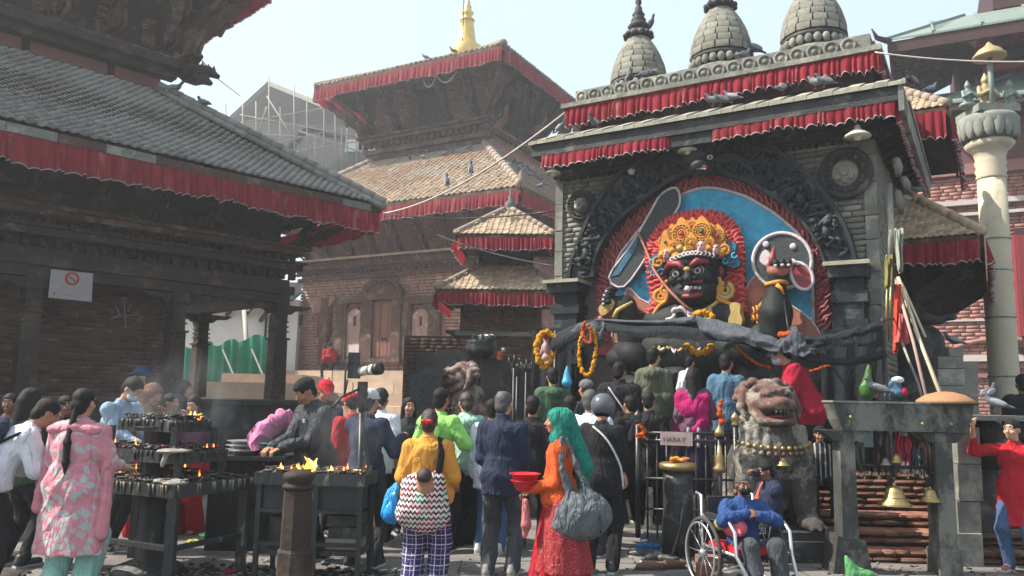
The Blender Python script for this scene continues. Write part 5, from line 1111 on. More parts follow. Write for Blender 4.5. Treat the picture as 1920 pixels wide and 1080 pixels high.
mb=MB();PA.box(mb,-1.45,14,paz(335),11.15,-.04,.03);mb.build('upper_wall',mat('maroon plastered wall',(.17,.075,.075),(.11,.05,.055),rough=.85,sc=1.5,bump=.006),pal_)
for y,t,w_ in((380,.12,.2),(402,.08,.14),(668,.16,.2),(600,.05,.06)):m1=MB();PA.box(m1,-1.6,14,paz(y)-t,paz(y)+t*.2,.02,w_);m1.build('white_string_course',mat('white course',(.52,.48,.45),(.4,.36,.34),rough=.8,sc=4,bump=.003),pal_)
for(y0,y1,w_)in((310,330,.12),(680,690,.1),(700,708,.08)):m1=MB();PA.box(m1,-1.55,14,paz(y1),paz(y0),.02,w_);m1.build('brick_ledge',PALW,pal_)
def pbox(name,x0,x1,y0,y1,w0,w1,m_,par=None):
 u0,z1=PA.uz(x0,y0,w0);u1,z0=PA.uz(x1,y1,w0);m1=MB();PA.box(m1,u0,u1,z0,z1,w0,w1);return m1.build(name,m_,par or pal_)
w_=pbox('carved_window',1902,1990,430,640,.02,.2,PDK)
for j in range(7):pbox('window_lattice',1906+j*6,1908+j*6,440,630,.2,.23,PRED,w_)
pbox('window_ledge',1900,1990,640,652,.02,.35,PDK)
def arch_hood(px,py):u,z=PA.uz(px,py);m1=MB();m1.tube([PA.pt(u+1.4*math.cos(q),z+.5*math.sin(q),.06)for q in np.linspace(0,math.pi,12)],.07,6);m1.build('brick_hood_arch',PALW,pal_)
arch_hood(1880,668)
def copper_roof(xc,yc,over,L,rise,thick,valy=None,Dp=6):
 """eave corner at a pixel; eaves run right along the front and back along the left side"""
 u0,ze=PA.uz(xc,yc,over);n_=int(L/1.25)
 for i in range(n_):
  a=PA.pt(u0+i*1.25,ze,over);m1=MB();m1.prism([a,a+PA.du*1.22,a+PA.du*1.22-PA.n*2.2+Vector((0,0,rise)),a-PA.n*2.2+PA.du*(2.2 if i==0 else 0)+Vector((0,0,rise))],Vector((0,0,.06)));m1.build('copper_sheet',COP,pal_)
  m1=MB();m1.bar(a+Vector((0,0,.09)),a-PA.n*2.2+Vector((0,0,rise+.09)),.06)if i else m1.bar(a+Vector((0,0,.09)),a-PA.n*2.2+PA.du*2.2+Vector((0,0,rise+.09)),.08);m1.build('seam',COP,pal_)
 m1=MB();PA.box(m1,u0+.02,u0+L,ze-thick,ze-.01,over-.12,over-.04);m1.build('fascia',PDK,pal_)
 PL_=Fr(tuple(PA.pt(u0,0,over)[:2]),27+90)
 m1=MB();m1.frame_box(PA.pt(u0+.05,ze-thick,over),-PA.n*Dp,PA.du*.06,Vector((0,0,thick)));m1.build('fascia',PDK,pal_)
 slab(pal_,'soffit',PA.pt(u0+.1,ze-.05,over-.1),PA.pt(u0+L,ze-.05,over-.1),PA.pt(u0+2,ze+rise-.3,over-2),PA.pt(u0+L,ze+rise-.3,over-2),.08,PDK)
 slab(pal_,'soffit',PA.pt(u0+.1,ze-.05,over-Dp),PA.pt(u0+.1,ze-.05,over-.1),PA.pt(u0+2,ze+rise-.3,over-Dp),PA.pt(u0+2,ze+rise-.3,over-2),.08,PDK)
 rafters(pal_,PA.pt(u0+.2,ze-.14,over-Dp),PA.pt(u0+.2,ze-.14,over-.3),PA.pt(u0+1.9,ze+rise*.7-.3,over-Dp),PA.pt(u0+1.9,ze+rise*.7-.3,over-2),.35,.1,WOOD2)
 m1=MB();m1.tube([PA.pt(u0+.1,ze,over-.05),PA.pt(u0-.25,ze+.08,over+.2),PA.pt(u0-.38,ze+.35,over+.32)],[.1,.08,.02],6);m1.build('corner_horn',PDK,pal_)
 return u0,ze
ua,za=copper_roof(1662,78,1.9,15,1.3,.35)
ub,zb_=copper_roof(1752,198,1.5,13,1.35,.2,Dp=3)
mb=MB();PA.box(mb,ua+2.0,16,zb_+.3,za+1.5,-7,-.72);mb.build('attic_wall',PDK,pal_)
for(dz,w0,m_)in((1.0,.3,PRED),(1.25,.5,PDK),(1.75,.62,PRED)):m1=MB();PA.box(m1,ub+1.6-w0*.5,15,zb_+dz+.5,zb_+dz+.7,-.75,w0-.65);m1.build('balcony_beam',m_,pal_)
dentils(pal_,PA,ub+1.5,13,zb_+2.0,-.45,.16,mat('dark green trim',(.04,.08,.06),rough=.7),step=.3,h=.22)
for i in range(9):u=ub+1.9+i*1.1;place_strut(pal_,strut_mesh(3).mesh('roof_strut',PDK)if i==0 else bpy.data.meshes['roof_strut'],PA.pt(u,zb_+2.5,-.55),PA.pt(u,za-.1,1.3),PA.n,'roof_strut')
mb=MB();PA.box(mb,ua+3.0,16,za+1.5,za+4,-7,-.5);mb.build('top_storey',PDK,pal_)
YS=44
sc_=thing('scaffolded_roof',at(560,250,YS),'grey roof of a building under repair, wrapped in bamboo scaffolding beyond the temples','building')
GRF=mat('grey roof sheeting',(.022,.025,.028),(.014,.016,.018),rough=.8,sc=.6,amt=.5,bump=.01);POLE=mat('pale bamboo pole',(.4,.38,.34),(.28,.27,.24),rough=.8,sc=5,bump=0)
P=[at(x,y,YS+d)for x,y,d in((428,226,3),(502,158,3),(705,238,0),(705,330,-2),(600,330,-2),(430,232,-1))]
m1=MB();m1.prism(P,Vector((.5,3,.3)));m1.build('roof',GRF,sc_)
m1=MB();m1.prism([at(x,y,YS+1)for x,y in((545,300),(590,262),(620,270),(640,420),(545,420))],Vector((0,2,0)));m1.build('lower_wall',GRF,sc_)
m1=MB();m1.bar(at(426,226,YS-1),at(502,156,YS+1),.25);m1.bar(at(502,156,YS+1),at(700,236,YS-2),.25);o=m1.build('roof_edge',POLE,sc_);o['kind']='stuff'
for(x0,y0,x1,y1)in[(x,y,x+1,320)for x,y in((455,195),(480,190),(504,145),(525,200),(551,160),(575,180),(607,195),(628,205),(650,215),(668,225),(423,195),(590,250),(640,240))]+[(440,232,680,190),(520,268,620,245),(500,180,575,300),(480,260,500,200),(560,245,690,290),(600,250,560,310),(520,290,690,262),(470,250,640,262),(450,215,700,262)]:
 m1=MB();m1.tube([at(x0,y0,YS-4),at(x1,y1,YS-4)],.036,5);m1.build('scaffold_pole',POLE,sc_)
for(x0,x1,y0,y1)in((672,705,235,282),(646,680,262,300)):m1=MB();a=at(x0,y1,YS-1);b=at(x1,y0,YS-1);m1.box((a+b)/2,(b.x-a.x,.06,b.z-a.z));m1.build('pale_sheet',mat('pale blue tarpaulin',(.6,.7,.7),(.5,.6,.6),rough=.7,sc=2,bump=.004),sc_)
WHW=mat('whitewashed wall',(.72,.7,.68),(.55,.53,.52),rough=.85,sc=1.2,amt=.5,bump=.006)
YW=33
ww=thing('white_wall_building',at(430,640,YW),'whitewashed wall propped with timbers, seen through the left temple arcade','building')
m1=MB();a=at(300,700,YW);b=at(560,562,YW);m1.frame_box(Vector((a.x,YW,0)),Vector((b.x-a.x,0,0)),Vector((0,3,0)),Vector((0,0,b.z)));m1.build('wall',WHW,ww)
slab(ww,'tin_roof',Vector((a.x,YW-.9,b.z-.1)),Vector((b.x,YW-.9,b.z-.1)),Vector((a.x,YW+2,b.z+1)),Vector((b.x,YW+2,b.z+1)),.08,GRF)
for(x0,y0,x1,y1)in((392,590,412,562),(425,592,445,564),(458,592,478,568),(488,602,506,578)):m1=MB();m1.bar(at(x0,y0,YW-.1),at(x1,y1,YW-.8),.13);m1.build('roof_strut',WOOD,ww)
m1=MB();m1.tube([at(458,582,YW-1.2),at(462,640,YW-2),at(472,700,YW-2.5)],.09,7);m1.build('timber_prop',POLE,ww);m1=MB();m1.bar(at(446,582,YW-1.2),at(468,581,YW-1.2),.12);m1.build('prop_head',POLE,ww)
for(x0,y0,x1,y1)in((500,590,496,652),(507,590,503,650),(355,570,372,640)):m1=MB();m1.bar(at(x0,y0,YW-.2),at(x1,y1,YW-.2),.08);m1.build('door_post',WOOD,ww)
GT=mat('green tarpaulin',(.015,.2,.12),(.01,.13,.08),rough=.55,sc=2,amt=.4,bump=.02,bsc=4);YG=30
for k,(x0,x1,y0)in enumerate(((338,400,640),(396,450,643),(446,512,640))):
 tpo=thing('green_tarp',at((x0+x1)/2,700,YG+.1*k),('left','middle','right')[k]+' green tarpaulin sheet hung before the white wall','tarpaulin')
 A_0,B_0=at(x0,y0,YG),at(x1,y0+3,YG);m1=MB();m1.grid(lambda u,v:A_0.lerp(B_0,u)+Vector((0,.12*math.sin(u*22+k)*(.3+v)+.05*k,-(A_0.z-1.0)*v-.3*4*u*(1-u)*(1-v)*math.sin(3*u+k+1))),30,8);m1.build('sheet',GT,tpo)
 for j in range(1):xx=x0+(x1-x0)*.4;m1=MB();m1.bar(at(xx,655,YG-.3),at(xx+22,706,YG-.8),.045);m1.build('guy_pole',POLE,tpo)
lb=thing('sandy_ledge',at(460,720,24),'sunlit sandy stone ledge beyond the left temple arcade','ledge')
a=at(330,745,24);b=at(560,703,24);m1=MB();m1.frame_box(Vector((a.x,24,0)),Vector((b.x-a.x,0,0)),Vector((0,5,0)),Vector((0,0,b.z-.25)));m1.build('block',STEPM,lb);m1=MB();c0=at(415,720,26).x;m1.frame_box(Vector((c0,26,0)),Vector((2.6,0,0)),Vector((0,3,0)),Vector((0,0,at(430,700,26).z)));m1.build('top_block',STEPM,lb)
hill=MB();rs=random.Random(9);hill.grid(lambda u,v:Vector((-320+640*u,260+20*v,-1+v*(9+4*math.sin(u*13)+2.5*math.sin(u*41)+1.2*math.sin(u*113)))),120,2);o=hill.build('far_hills',mat('hazy hill',(.08,.1,.08),(.05,.06,.05),rough=1,sc=.05,bump=0));tag(o,kind='structure')
up=thing('utility_pole',at(1050,700,12.6),'slim dark iron pole beside the left edge of the stone shrine','pole');m1=MB();m1.tube([Vector((at(1050,700,12.9).x,12.9,0)),at(1048,380,12.9),at(1046,335,12.9)],.035,7);m1.build('pole',METD,up)
def wire(pts,r,m_,label,cat='wire'):
 m1=MB();m1.tube(pts,r,5);o=m1.build('wire',m_,None,loc=pts[0]);tag(o,label,cat)
a,b=at(1068,205,12.0),at(720,400,20);wire([a.lerp(b,t)-Vector((0,0,1.2*t*(1-t)))for t in np.linspace(0,1,14)],.02,WHT,'thick twisted pale cable from the shrine roof down to the left temple corner','cable')
a,b=at(1640,98,9.6),at(1960,115,9);wire([a.lerp(b,t)-Vector((0,0,.2*t*(1-t)))for t in np.linspace(0,1,10)],.011,WHT,'thin white wire from the shrine roof to the right edge')
a,b=at(333,62,15.5),at(450,180,30);wire([a,a.lerp(b,.5)-Vector((0,0,.15)),b],.015,METD,'thin dark wire crossing the sky beside the left temple')
a,b=at(720,400,18),at(1045,395,12.8);wire([a.lerp(b,t)-Vector((0,0,.5*t*(1-t)))for t in np.linspace(0,1,10)],.014,METD,'thin dark wire strung under the middle temple eave')
a,b=at(820,440,18),at(1045,500,12.8);wire([a.lerp(b,t)-Vector((0,0,.3*t*(1-t)))for t in np.linspace(0,1,10)],.014,METD,'thin dark wire between the middle temple and small shrine roofs')
SKINS=[mat('skin warm brown',(.36,.19,.12),(.28,.13,.08),rough=.55,sc=14,amt=.35,bump=.001,sss=.12),mat('skin light brown',(.46,.27,.18),(.37,.19,.12),rough=.55,sc=14,amt=.35,bump=.001,sss=.12),mat('skin dark brown',(.2,.1,.065),(.15,.07,.045),rough=.55,sc=14,amt=.35,bump=.001,sss=.1)]
HAIRM=mat('black hair',(.012,.01,.01),(.004,.004,.004),rough=.62,sc=60,amt=.6,bump=.006,bsc=160,stretch=(1,1,.25));HAIRG=mat('greying hair',(.09,.085,.08),(.03,.03,.03),rough=.5,sc=60,amt=.6,bump=.006,bsc=160);HAIRB=mat('brown hair',(.04,.022,.015),(.015,.01,.008),rough=.45,sc=60,amt=.6,bump=.006,bsc=160)
LIPM=mat('lips',(.3,.1,.09),(.24,.08,.07),rough=.5,bump=0)
def cloth(name,c,c2=None,**k):
 k.setdefault('rough',.88);k.setdefault('sc',3.5);k.setdefault('amt',.3)
 return mat(name,c,c2 or tuple(x*.72 for x in c),bump=.002,bsc=60,fold=.036,**k)
RUB=mat('pale rubber sole',(.5,.5,.48),rough=.7,sc=9,bump=0);SHOEB=mat('dark shoe',(.03,.03,.035),rough=.5,sc=9,bump=.001);SHOEW=mat('white shoe',(.55,.55,.54),rough=.6,sc=9,bump=.001)
def ik(S,W,l1,l2,pole):
 S,W,pole=A_(S),A_(W),A_(pole);d=W-S;L=np.linalg.norm(d)
 if L>(l1+l2)*.995:W=S+d/L*(l1+l2)*.995;d=W-S;L=np.linalg.norm(d)
 L=max(L,.08);u=d/np.linalg.norm(d);a=(l1*l1-l2*l2+L*L)/(2*L);h=math.sqrt(max(0,l1*l1-a*a))
 p=pole-u*(pole@u);p=p/(np.linalg.norm(p)+1e-9);return S+u*a+p*h,W
def nrm(v):v=A_(v);return v/(np.linalg.norm(v)+1e-9)
def hand_prims(W,d,side,up,curl=.5):
 """palm, four fingers and a thumb; d along the hand, up = back of the hand, side = +1 right hand"""
 d=nrm(d);up=nrm(A_(up)-d*(A_(up)@d));x=np.cross(d,up)*side
 R=np.stack([x,up,d],1);P=[ell(W+d*.048,(.041,.016,.052),R,k=.012),cap(W-d*.03,W+d*.01,.024,.026,k=.012)]
 for i,(o,L)in enumerate(((-.029,.066),(-.010,.076),(.010,.07),(.028,.056))):
  b=W+d*.088+x*o;a1=curl*.7;d1=nrm(d*math.cos(a1)-up*math.sin(a1));m_=b+d1*L*.5;d2=nrm(d*math.cos(a1*2.3)-up*math.sin(a1*2.3))
  P+=[cap(b-d*.02,m_,.0092,.0085,k=.004),cap(m_,m_+d2*L*.5,.0085,.0072,k=.003)]
 t0=W+d*.02-x*.028;t1=W+d*.055-x*.055-up*.012;t2=t1+nrm(d*.9+x*.1-up*.3)*.034
 return P+[cap(t0,t1,.014,.0115,k=.01),cap(t1,t2,.0115,.009,k=.004)]
PEOPLE=[]
def person(label,px,py,Y,base=0.0,face=0.,sex='m',lean=0.,hp=0.,hy=0.,tw=1.0,hands=(None,None),pose='stand',top=None,bot=None,hair=('short',HAIRM),skin=0,shoes=SHOEB,res=.016,face_on=True,curl=.45,feet=None,mask=None,open_=None,group=None,elbow=None,legs=True,pelz=.53):
 res=.0115 if res<=.014 else res;tgt=at(px,py,Y);Rl=rotx(R_(-lean));pel=A_((0,0,.92));fem=sex=='f'
 sw=(.15 if fem else .17)*(1+(tw-1)*.6);hw=(.165 if fem else .15)*tw
 if pose=='sit':pel=A_((0,0,pelz))
 if pose=='crouch':pel=A_((0,-.05,.32))
 T=lambda v:pel+Rl@A_(v)
 neckb=T((0,.01,.53));Rh=rotz(R_(-hy))@rotx(R_(-(lean*.55+hp)));hc=neckb+Rl@A_((0,.012,.03))+Rh@A_((0,.012,.125))
 H=lambda v:hc+Rh@A_(v)
 S=[T((-sw,0,.445)),T((sw,0,.445))]
 Wr,El,Hd=[],[],[]
 for i,sd in enumerate((-1,1)):
  w_=hands[i]
  if w_ is None:w_=S[i]+A_((sd*.05,.05+.02*lean/20,-.52))
  pole=A_((sd*.3,-.75,-.6))if elbow is None or elbow[i]is None else A_(elbow[i])
  e,w_=ik(S[i],w_,.285,.26,pole);Wr.append(w_);El.append(e);Hd.append(nrm(w_-e))
 hip=[pel+A_((-.09,0,-.04)),pel+A_((.09,0,-.04))]
 if pose=='sit':an=feet or[A_((-.13,.5,.09)),A_((.13,.48,.09))]
 elif pose=='crouch':an=feet or[A_((-.14,.18,.09)),A_((.14,.18,.09))]
 else:an=feet or[A_((-.11,-.03,.09)),A_((.11,.04,.09))]
 Kn=[]
 for i,sd in enumerate((-1,1)):k_,a_=ik(hip[i],an[i],.43,.42,A_((sd*.15,1,.2)));Kn.append(k_);an[i]=a_
 topz=H((0,0,.118));s_=(tgt.z-base)/topz[2];rz=-R_(face);cr,sr=math.cos(rz),math.sin(rz)
 ox,oy=topz[0]*s_,topz[1]*s_;root=thing('person',(tgt.x-(cr*ox-sr*oy),tgt.y-(sr*ox+cr*oy),base),label,'person',group,rz);root.scale=(s_,)*3
 PEOPLE.append((label[:40],round(s_*1.713,2)))
 sk=SKINS[skin]
 B=[ell(T((0,0,.32)),(.145*tw,.1,.19),Rl,k=.05),ell(T((0,.01,.13)),(.125*tw,.1,.16),Rl,k=.05),ell(pel,(hw,.115,.13),k=.05),cap(S[0],S[1],.052,k=.04),cap(T((0,0,.46)),neckb,.07,.055,k=.03)]
 ua=.036 if top and top.get('sleeve',1)>.4 else .048
 for i in(0,1):
  B+=[cap(S[i],El[i],ua,.034,k=.03),cap(El[i],Wr[i],.036,.027,k=.015)]
  if legs:B+=[cap(hip[i],Kn[i],.07,.04,k=.04),cap(Kn[i],an[i],.04,.03,k=.02),cap(an[i]+A_((0,-.03,-.05)),an[i]+A_((0,.13,-.06)),.034,.028,k=.02)]
 parts=[sdf(B,res*1.25)]
 h=.0075 if res<.018 else .0105
 HD=[ell(H((0,-.014,.03)),(.075,.094,.086),Rh,k=.02),ell(H((0,.022,-.04)),(.057,.068,.074),Rh,k=.03),ell(H((0,.05,-.088)),(.03,.03,.022),Rh,k=.025),cap(neckb-Rl@A_((0,0,.04)),H((0,-.02,-.06)),.056,.05,k=.025),cap(H((0,.088,.008)),H((0,.104,-.026)),.0085,.0145,k=.012),ell(H((.0,.099,-.034)),(.019,.012,.009),Rh,k=.008),ell(H((-.077,-.008,-.012)),(.009,.019,.031),Rh,k=.008),ell(H((.077,-.008,-.012)),(.009,.019,.031),Rh,k=.008),cap(H((-.045,.079,.033)),H((.045,.079,.033)),.01,k=.018),ell(H((-.031,.1,.012)),(.017,.014,.011),Rh,sub=True,k=.012),ell(H((.031,.1,.012)),(.017,.014,.011),Rh,sub=True,k=.012),ell(H((-.04,.064,-.03)),(.022,.022,.022),Rh,k=.02),ell(H((.04,.064,-.03)),(.022,.022,.022),Rh,k=.02)]
 parts.append(sdf(HD,h))
 for i,sd in enumerate((-1,1)):
  up=nrm(np.cross(Hd[i],A_((1,0,0))))if abs(Hd[i][1])>.5 else A_((sd,0,0.2));up=up if up[2]>-.1 or abs(Hd[i][1])<.5 else-up
  hpz=hand_prims(Wr[i],nrm(Hd[i]+A_((0,.1,-.05))),sd,up,curl);parts.append(sdf(hpz,.0062 if res<.018 else .009))
 V,Fq=join_arrays(parts);link_mesh('body',npmesh('body',V,Fq,sk,smooth=True),root)
 if face_on:
  for sd in(-1,1):
   m1=MB();m1.ball(H((sd*.031,.0785,.011)),(.0145,.011,.0085),10,6,Matrix(Rh.tolist()));e=m1.build('eye',EYEW,root,local=True);m1=MB();m1.ball(H((sd*.031,.0885,.0105)),(.0062,.003,.0062),8,4,Matrix(Rh.tolist()));m1.build('pupil',INK,e,local=True)
   m1=MB();m1.tube([H((sd*.015,.092,.034)),H((sd*.032,.093,.04)),H((sd*.05,.08,.034))],[.002,.0035,.0015],5);m1.build('eyebrow',HAIRM,root,local=True)
  if not mask:m1=MB();m1.tube([H((-.024,.088,-.064)),H((-.01,.099,-.062)),H((0,.1,-.064)),H((.01,.099,-.062)),H((.024,.088,-.064))],[.002,.0065,.006,.0065,.002],6);m1.build('lips',LIPM,root,local=True)
 if mask:sdf_obj('face_mask',[ell(H((0,.052,-.055)),(.064,.066,.05),Rh,k=.02),cap(H((-.05,.06,-.03)),H((-.078,0,-.01)),.006,.004,k=.01),cap(H((.05,.06,-.03)),H((.078,0,-.01)),.006,.004,k=.01)],h,mask,root)
 kind,hm=hair[0],hair[1]
 fc=ell(H((0,.115,-.045)),(.086,.082,.118),Rh,sub=True,k=.01)
 def hobj(name,P,m_,nz=.004,f=48):return sdf_obj(name,P,h,m_,root,noise=(nz,f,px))
 dome=ell(H((0,-.014,.036)),(.083,.101,.092),Rh,k=.01);nape=ell(H((0,-.06,-.03)),(.068,.055,.075),Rh,k=.02)
 earL=ell(H((-.085,.03,-.02)),(.03,.045,.045),Rh,sub=True,k=.01);earR=ell(H((.085,.03,-.02)),(.03,.045,.045),Rh,sub=True,k=.01)
 if kind=='short':hobj('hair',[dome,nape,fc,earL,earR],hm)
 elif kind=='bald':hobj('hair',[dome,nape,fc,earL,earR,ell(H((0,.02,.13)),(.055,.07,.05),Rh,sub=True,k=.02)],hm)
 elif kind=='bun':hobj('hair',[dome,nape,ell(H((0,-.115,.005)),(.05,.045,.05),Rh,k=.015),fc,earL,earR],hm)
 elif kind=='flatbun':hobj('hair',[dome,nape,ell(H((0,-.085,-.035)),(.058,.04,.04),Rh,k=.02),fc,earL,earR],hm)
 elif kind=='long':hobj('hair',[dome,nape,cap(H((0,-.06,-.02)),T((0,-.095,.36)),.085,.055,k=.03),cap(H((-.065,-.02,0)),T((-.08,-.04,.42)),.035,.03,k=.03),cap(H((.065,-.02,0)),T((.08,-.04,.42)),.035,.03,k=.03),fc],hm,.004,30)
 elif kind=='pony':
  hobj('hair',[dome,nape,ell(H((0,-.09,-.02)),(.05,.035,.04),Rh,k=.02),fc,earL,earR],hm);hobj('ponytail',[cap(H((0,-.1,-.05)),T((0,-.135,.36)),.024,.03,k=.02),cap(T((0,-.135,.36)),T((.01,-.15,.2)),.03,.026,k=.02),cap(T((.01,-.15,.2)),T((.01,-.15,.1)),.026,.008,k=.02)],hm,.003,60)
 elif kind in('cap','beanie','helmet'):
  if kind!='helmet':hobj('hair',[dome,nape,fc,earL,earR],hair[2]if len(hair)>2 else HAIRM)
  if kind=='cap':
   c_=hobj('cap',[ell(H((0,-.012,.05)),(.088,.105,.082),Rh,k=.01),cap(H((0,.07,.045)),H((0,.14,.028)),.012,.006,k=.04),cap(H((-.04,.08,.043)),H((-.025,.14,.03)),.008,.006,k=.03),cap(H((.04,.08,.043)),H((.025,.14,.03)),.008,.006,k=.03),ell(H((0,0,-.08)),(.12,.095,.115),Rh,sub=True,k=.01)],hm,.001,30)
  elif kind=='beanie':hobj('cap',[ell(H((0,-.018,.045)),(.092,.112,.086),Rh,k=.01),ell(H((0,.05,-.07)),(.13,.125,.118),Rh,sub=True,k=.02)],hm,.0015,90)
  else:
   hobj('helmet',[ell(H((0,-.01,.03)),(.125,.15,.13),Rh,k=.01),ell(H((0,.13,-.05)),(.1,.1,.08),Rh,sub=True,k=.02),ell(H((0,.0,-.15)),(.13,.14,.09),Rh,sub=True,k=.02)],hm,0,1)
   hobj('helmet_lining',[ell(H((0,-.02,-.02)),(.1,.11,.08),Rh,k=.01),ell(H((0,.13,-.05)),(.085,.1,.07),Rh,sub=True,k=.02)],HAIRM,.002,40)
 elif kind=='scarf':
  hobj('headscarf',[ell(H((0,-.02,.03)),(.1,.125,.105),Rh,k=.02),ell(H((0,-.07,-.05)),(.09,.09,.1),Rh,k=.04),cap(H((0,-.09,-.06)),T((0,-.14,.3)),.085,.1,k=.05),cap(H((0,-.04,-.12)),neckb,.09,.1,k=.03),ell(H((0,.11,-.03)),(.068,.085,.095),Rh,sub=True,k=.02)],hm,.006,24)
 elif kind=='hood':hobj('hood',[ell(H((0,-.02,.03)),(.098,.12,.103),Rh,k=.02),cap(H((0,-.05,-.06)),neckb,.09,.095,k=.04),ell(H((0,.11,-.03)),(.066,.08,.095),Rh,sub=True,k=.02)],hm,.004,24)
 if top:
  c=top['c'];b=top.get('b',.02);sl=top.get('sleeve',1.0);hem=top.get('hem',.8);fl=top.get('flare',0.);nz=top.get('nz',.008)*2.1
  P=[ell(T((0,0,.32)),(.148*tw+b,.105+b,.2+b*.5),Rl,k=.05),ell(T((0,.01,.13)),(.13*tw+b,.105+b,.17),Rl,k=.05),cap(S[0],S[1],.055+b*.7,k=.04),cap(T((0,0,.42)),neckb-Rl@A_((0,0,.03)),.11+b*.5,.064,k=.05)]
  if hem<.95 and pose=='stand':
   up_=pel[2]+.14;c0=pel+A_((0,.012+lean*.001,0));P.append(ell(pel+A_((0,.0,.0)),(hw+b+.022,.135+b,.17),k=.05));P.append(qcone(c0,hem-pel[2],.16,(hw+b+.012+fl,.125+b+fl*.8),(hw*.93+b,.11+b),k=.05,n=top.get('n',5),amp=top.get('amp',.025+fl*.3),ph=px))
  elif pose!='stand':P.append(ell(pel,(hw+b+.01,.13+b,.12),k=.05))
  for i in(0,1):
   if sl<=.5:
    e_=S[i]+(El[i]-S[i])*min(1,sl*2+.02);P.append(cap(S[i],e_,.056+b*.8,.055+b*(1.1 if sl<.5 else .8),k=.03))
   else:
    e_=El[i]+(Wr[i]-El[i])*(sl-.5)*2*.97;P+=[cap(S[i],El[i],.056+b*.8,.05+b*.7,k=.03),cap(El[i],e_,.05+b*.7,.036+b*.55,k=.02)]
  if top.get('collar',1):P.append(qcone(neckb,-.06,.03 if top.get('collar')!=2 else .055,(.088,.085),(.07,.072),Rl,k=.015))
  if top.get('hood'):P+=[ell(T((0,-.12,.46)),(.12,.06,.07),Rl,k=.03),cap(T((-.09,-.06,.49)),T((.09,-.06,.49)),.05,k=.03)]
  if top.get('belly'):P.append(ell(T((0,.05,.12)),(.14*tw,.12,.16),Rl,k=.06))
  sdf_obj(top.get('name','shirt'),P,res,c,root,noise=(nz,top.get('nf',13),px*.1))
 if bot and legs:
  c=bot['c'];wd=bot.get('w',.012);hm_=bot.get('hem',.07)
  if bot['kind']=='trousers':
   P=[ell(pel+A_((0,-.01,-.01)),(hw+.018,.128,.13),k=.04)]
   for i in(0,1):
    e_=an[i]+(Kn[i]-an[i])*max(0,(hm_-.07)/.4);P+=[cap(hip[i],Kn[i],.088+wd,.066+wd,k=.04),cap(Kn[i],e_+A_((0,0,-.02 if hm_<.1 else 0)),.064+wd,.05+wd*bot.get('cuff',1.1),k=.03)]
   sdf_obj('trousers',P,res,c,root,noise=(bot.get('nz',.014),15,px*.13),clips=[((0,0,1),min(pel[2]+.1,(top or{}).get('hem',1)+.3))]if pose=='stand' and lean<10 else())
  else:
   P=[qcone(pel,hm_-pel[2],.12,bot.get('r',(.25,.22)),(hw*.95,.125),k=.03,n=bot.get('n',8),amp=bot.get('amp',.07),ph=px)]
   sdf_obj('skirt',P,res,c,root,noise=(.004,12,px*.13))
 if shoes and legs:
  for i,sd in enumerate((-1,1)):
   a0=an[i];to=A_((sd*.012,.15,-.048));P=[cap(a0+A_((0,-.045,-.045)),a0+to,.042,.034,k=.02),cap(a0+A_((0,-.03,0)),a0+A_((0,-.02,-.05)),.042,.045,k=.02)]
   o_=sdf_obj('shoe',P,.012,shoes,root,clips=[((0,0,-1),-(a0[2]-.088))]);m1=MB();m1.prism([a0+A_((x_,y_,-.0895))for x_,y_ in((-.032,-.08),(.032,-.08),(.042,.0),(.046,.13),(.02+sd*.01,.192),(-.02+sd*.01,.192),(-.044,.13),(-.04,0))],Vector((0,0,.022)));m1.build('sole',RUB if shoes is not SKINS else SHOEB,o_,local=True)
 return dict(r=root,T=T,H=H,S=S,E=El,W=Wr,pel=pel,an=an,Kn=Kn,Rl=Rl,Rh=Rh,tw=tw,neckb=neckb,hd=Hd)
def strap(p,pts,r,m_,name='strap',sq=.35):
 m1=MB();m1.tube([Vector(q)for q in smooth_line(pts,4)],r,8,sq=sq);return m1.build(name,m_,p['r'],local=True)
def worn(p,name,prims,h,m_,noise=None,label=None):
 return sdf_obj(name,prims,h,m_,p['r'],noise=noise)
def carried(p,name,prims,h,m_,label,cat,noise=None):
 """a thing of its own held by a person: top-level, at the right place in the world"""
 r=p['r'];c=np.mean([A_(q['a']if 'a' in q else q['c'])for q in prims],0);M_=Matrix.Translation(r.location)@Matrix.Rotation(r.rotation_euler.z,4,'Z')@Matrix.Scale(r.scale.x,4)
 t=bpy.data.objects.new(name,None);COL.objects.link(t);wc=M_@Vector(c);t.location=wc;t.rotation_euler=(0,0,r.rotation_euler.z);t.scale=r.scale;tag(t,label,cat)
 P=[xf(q,np.eye(3),-c)for q in prims];return t,sdf_obj(name.split('_')[-1]+'_body' if False else 'main_piece',P,h,m_,t,noise=noise),c
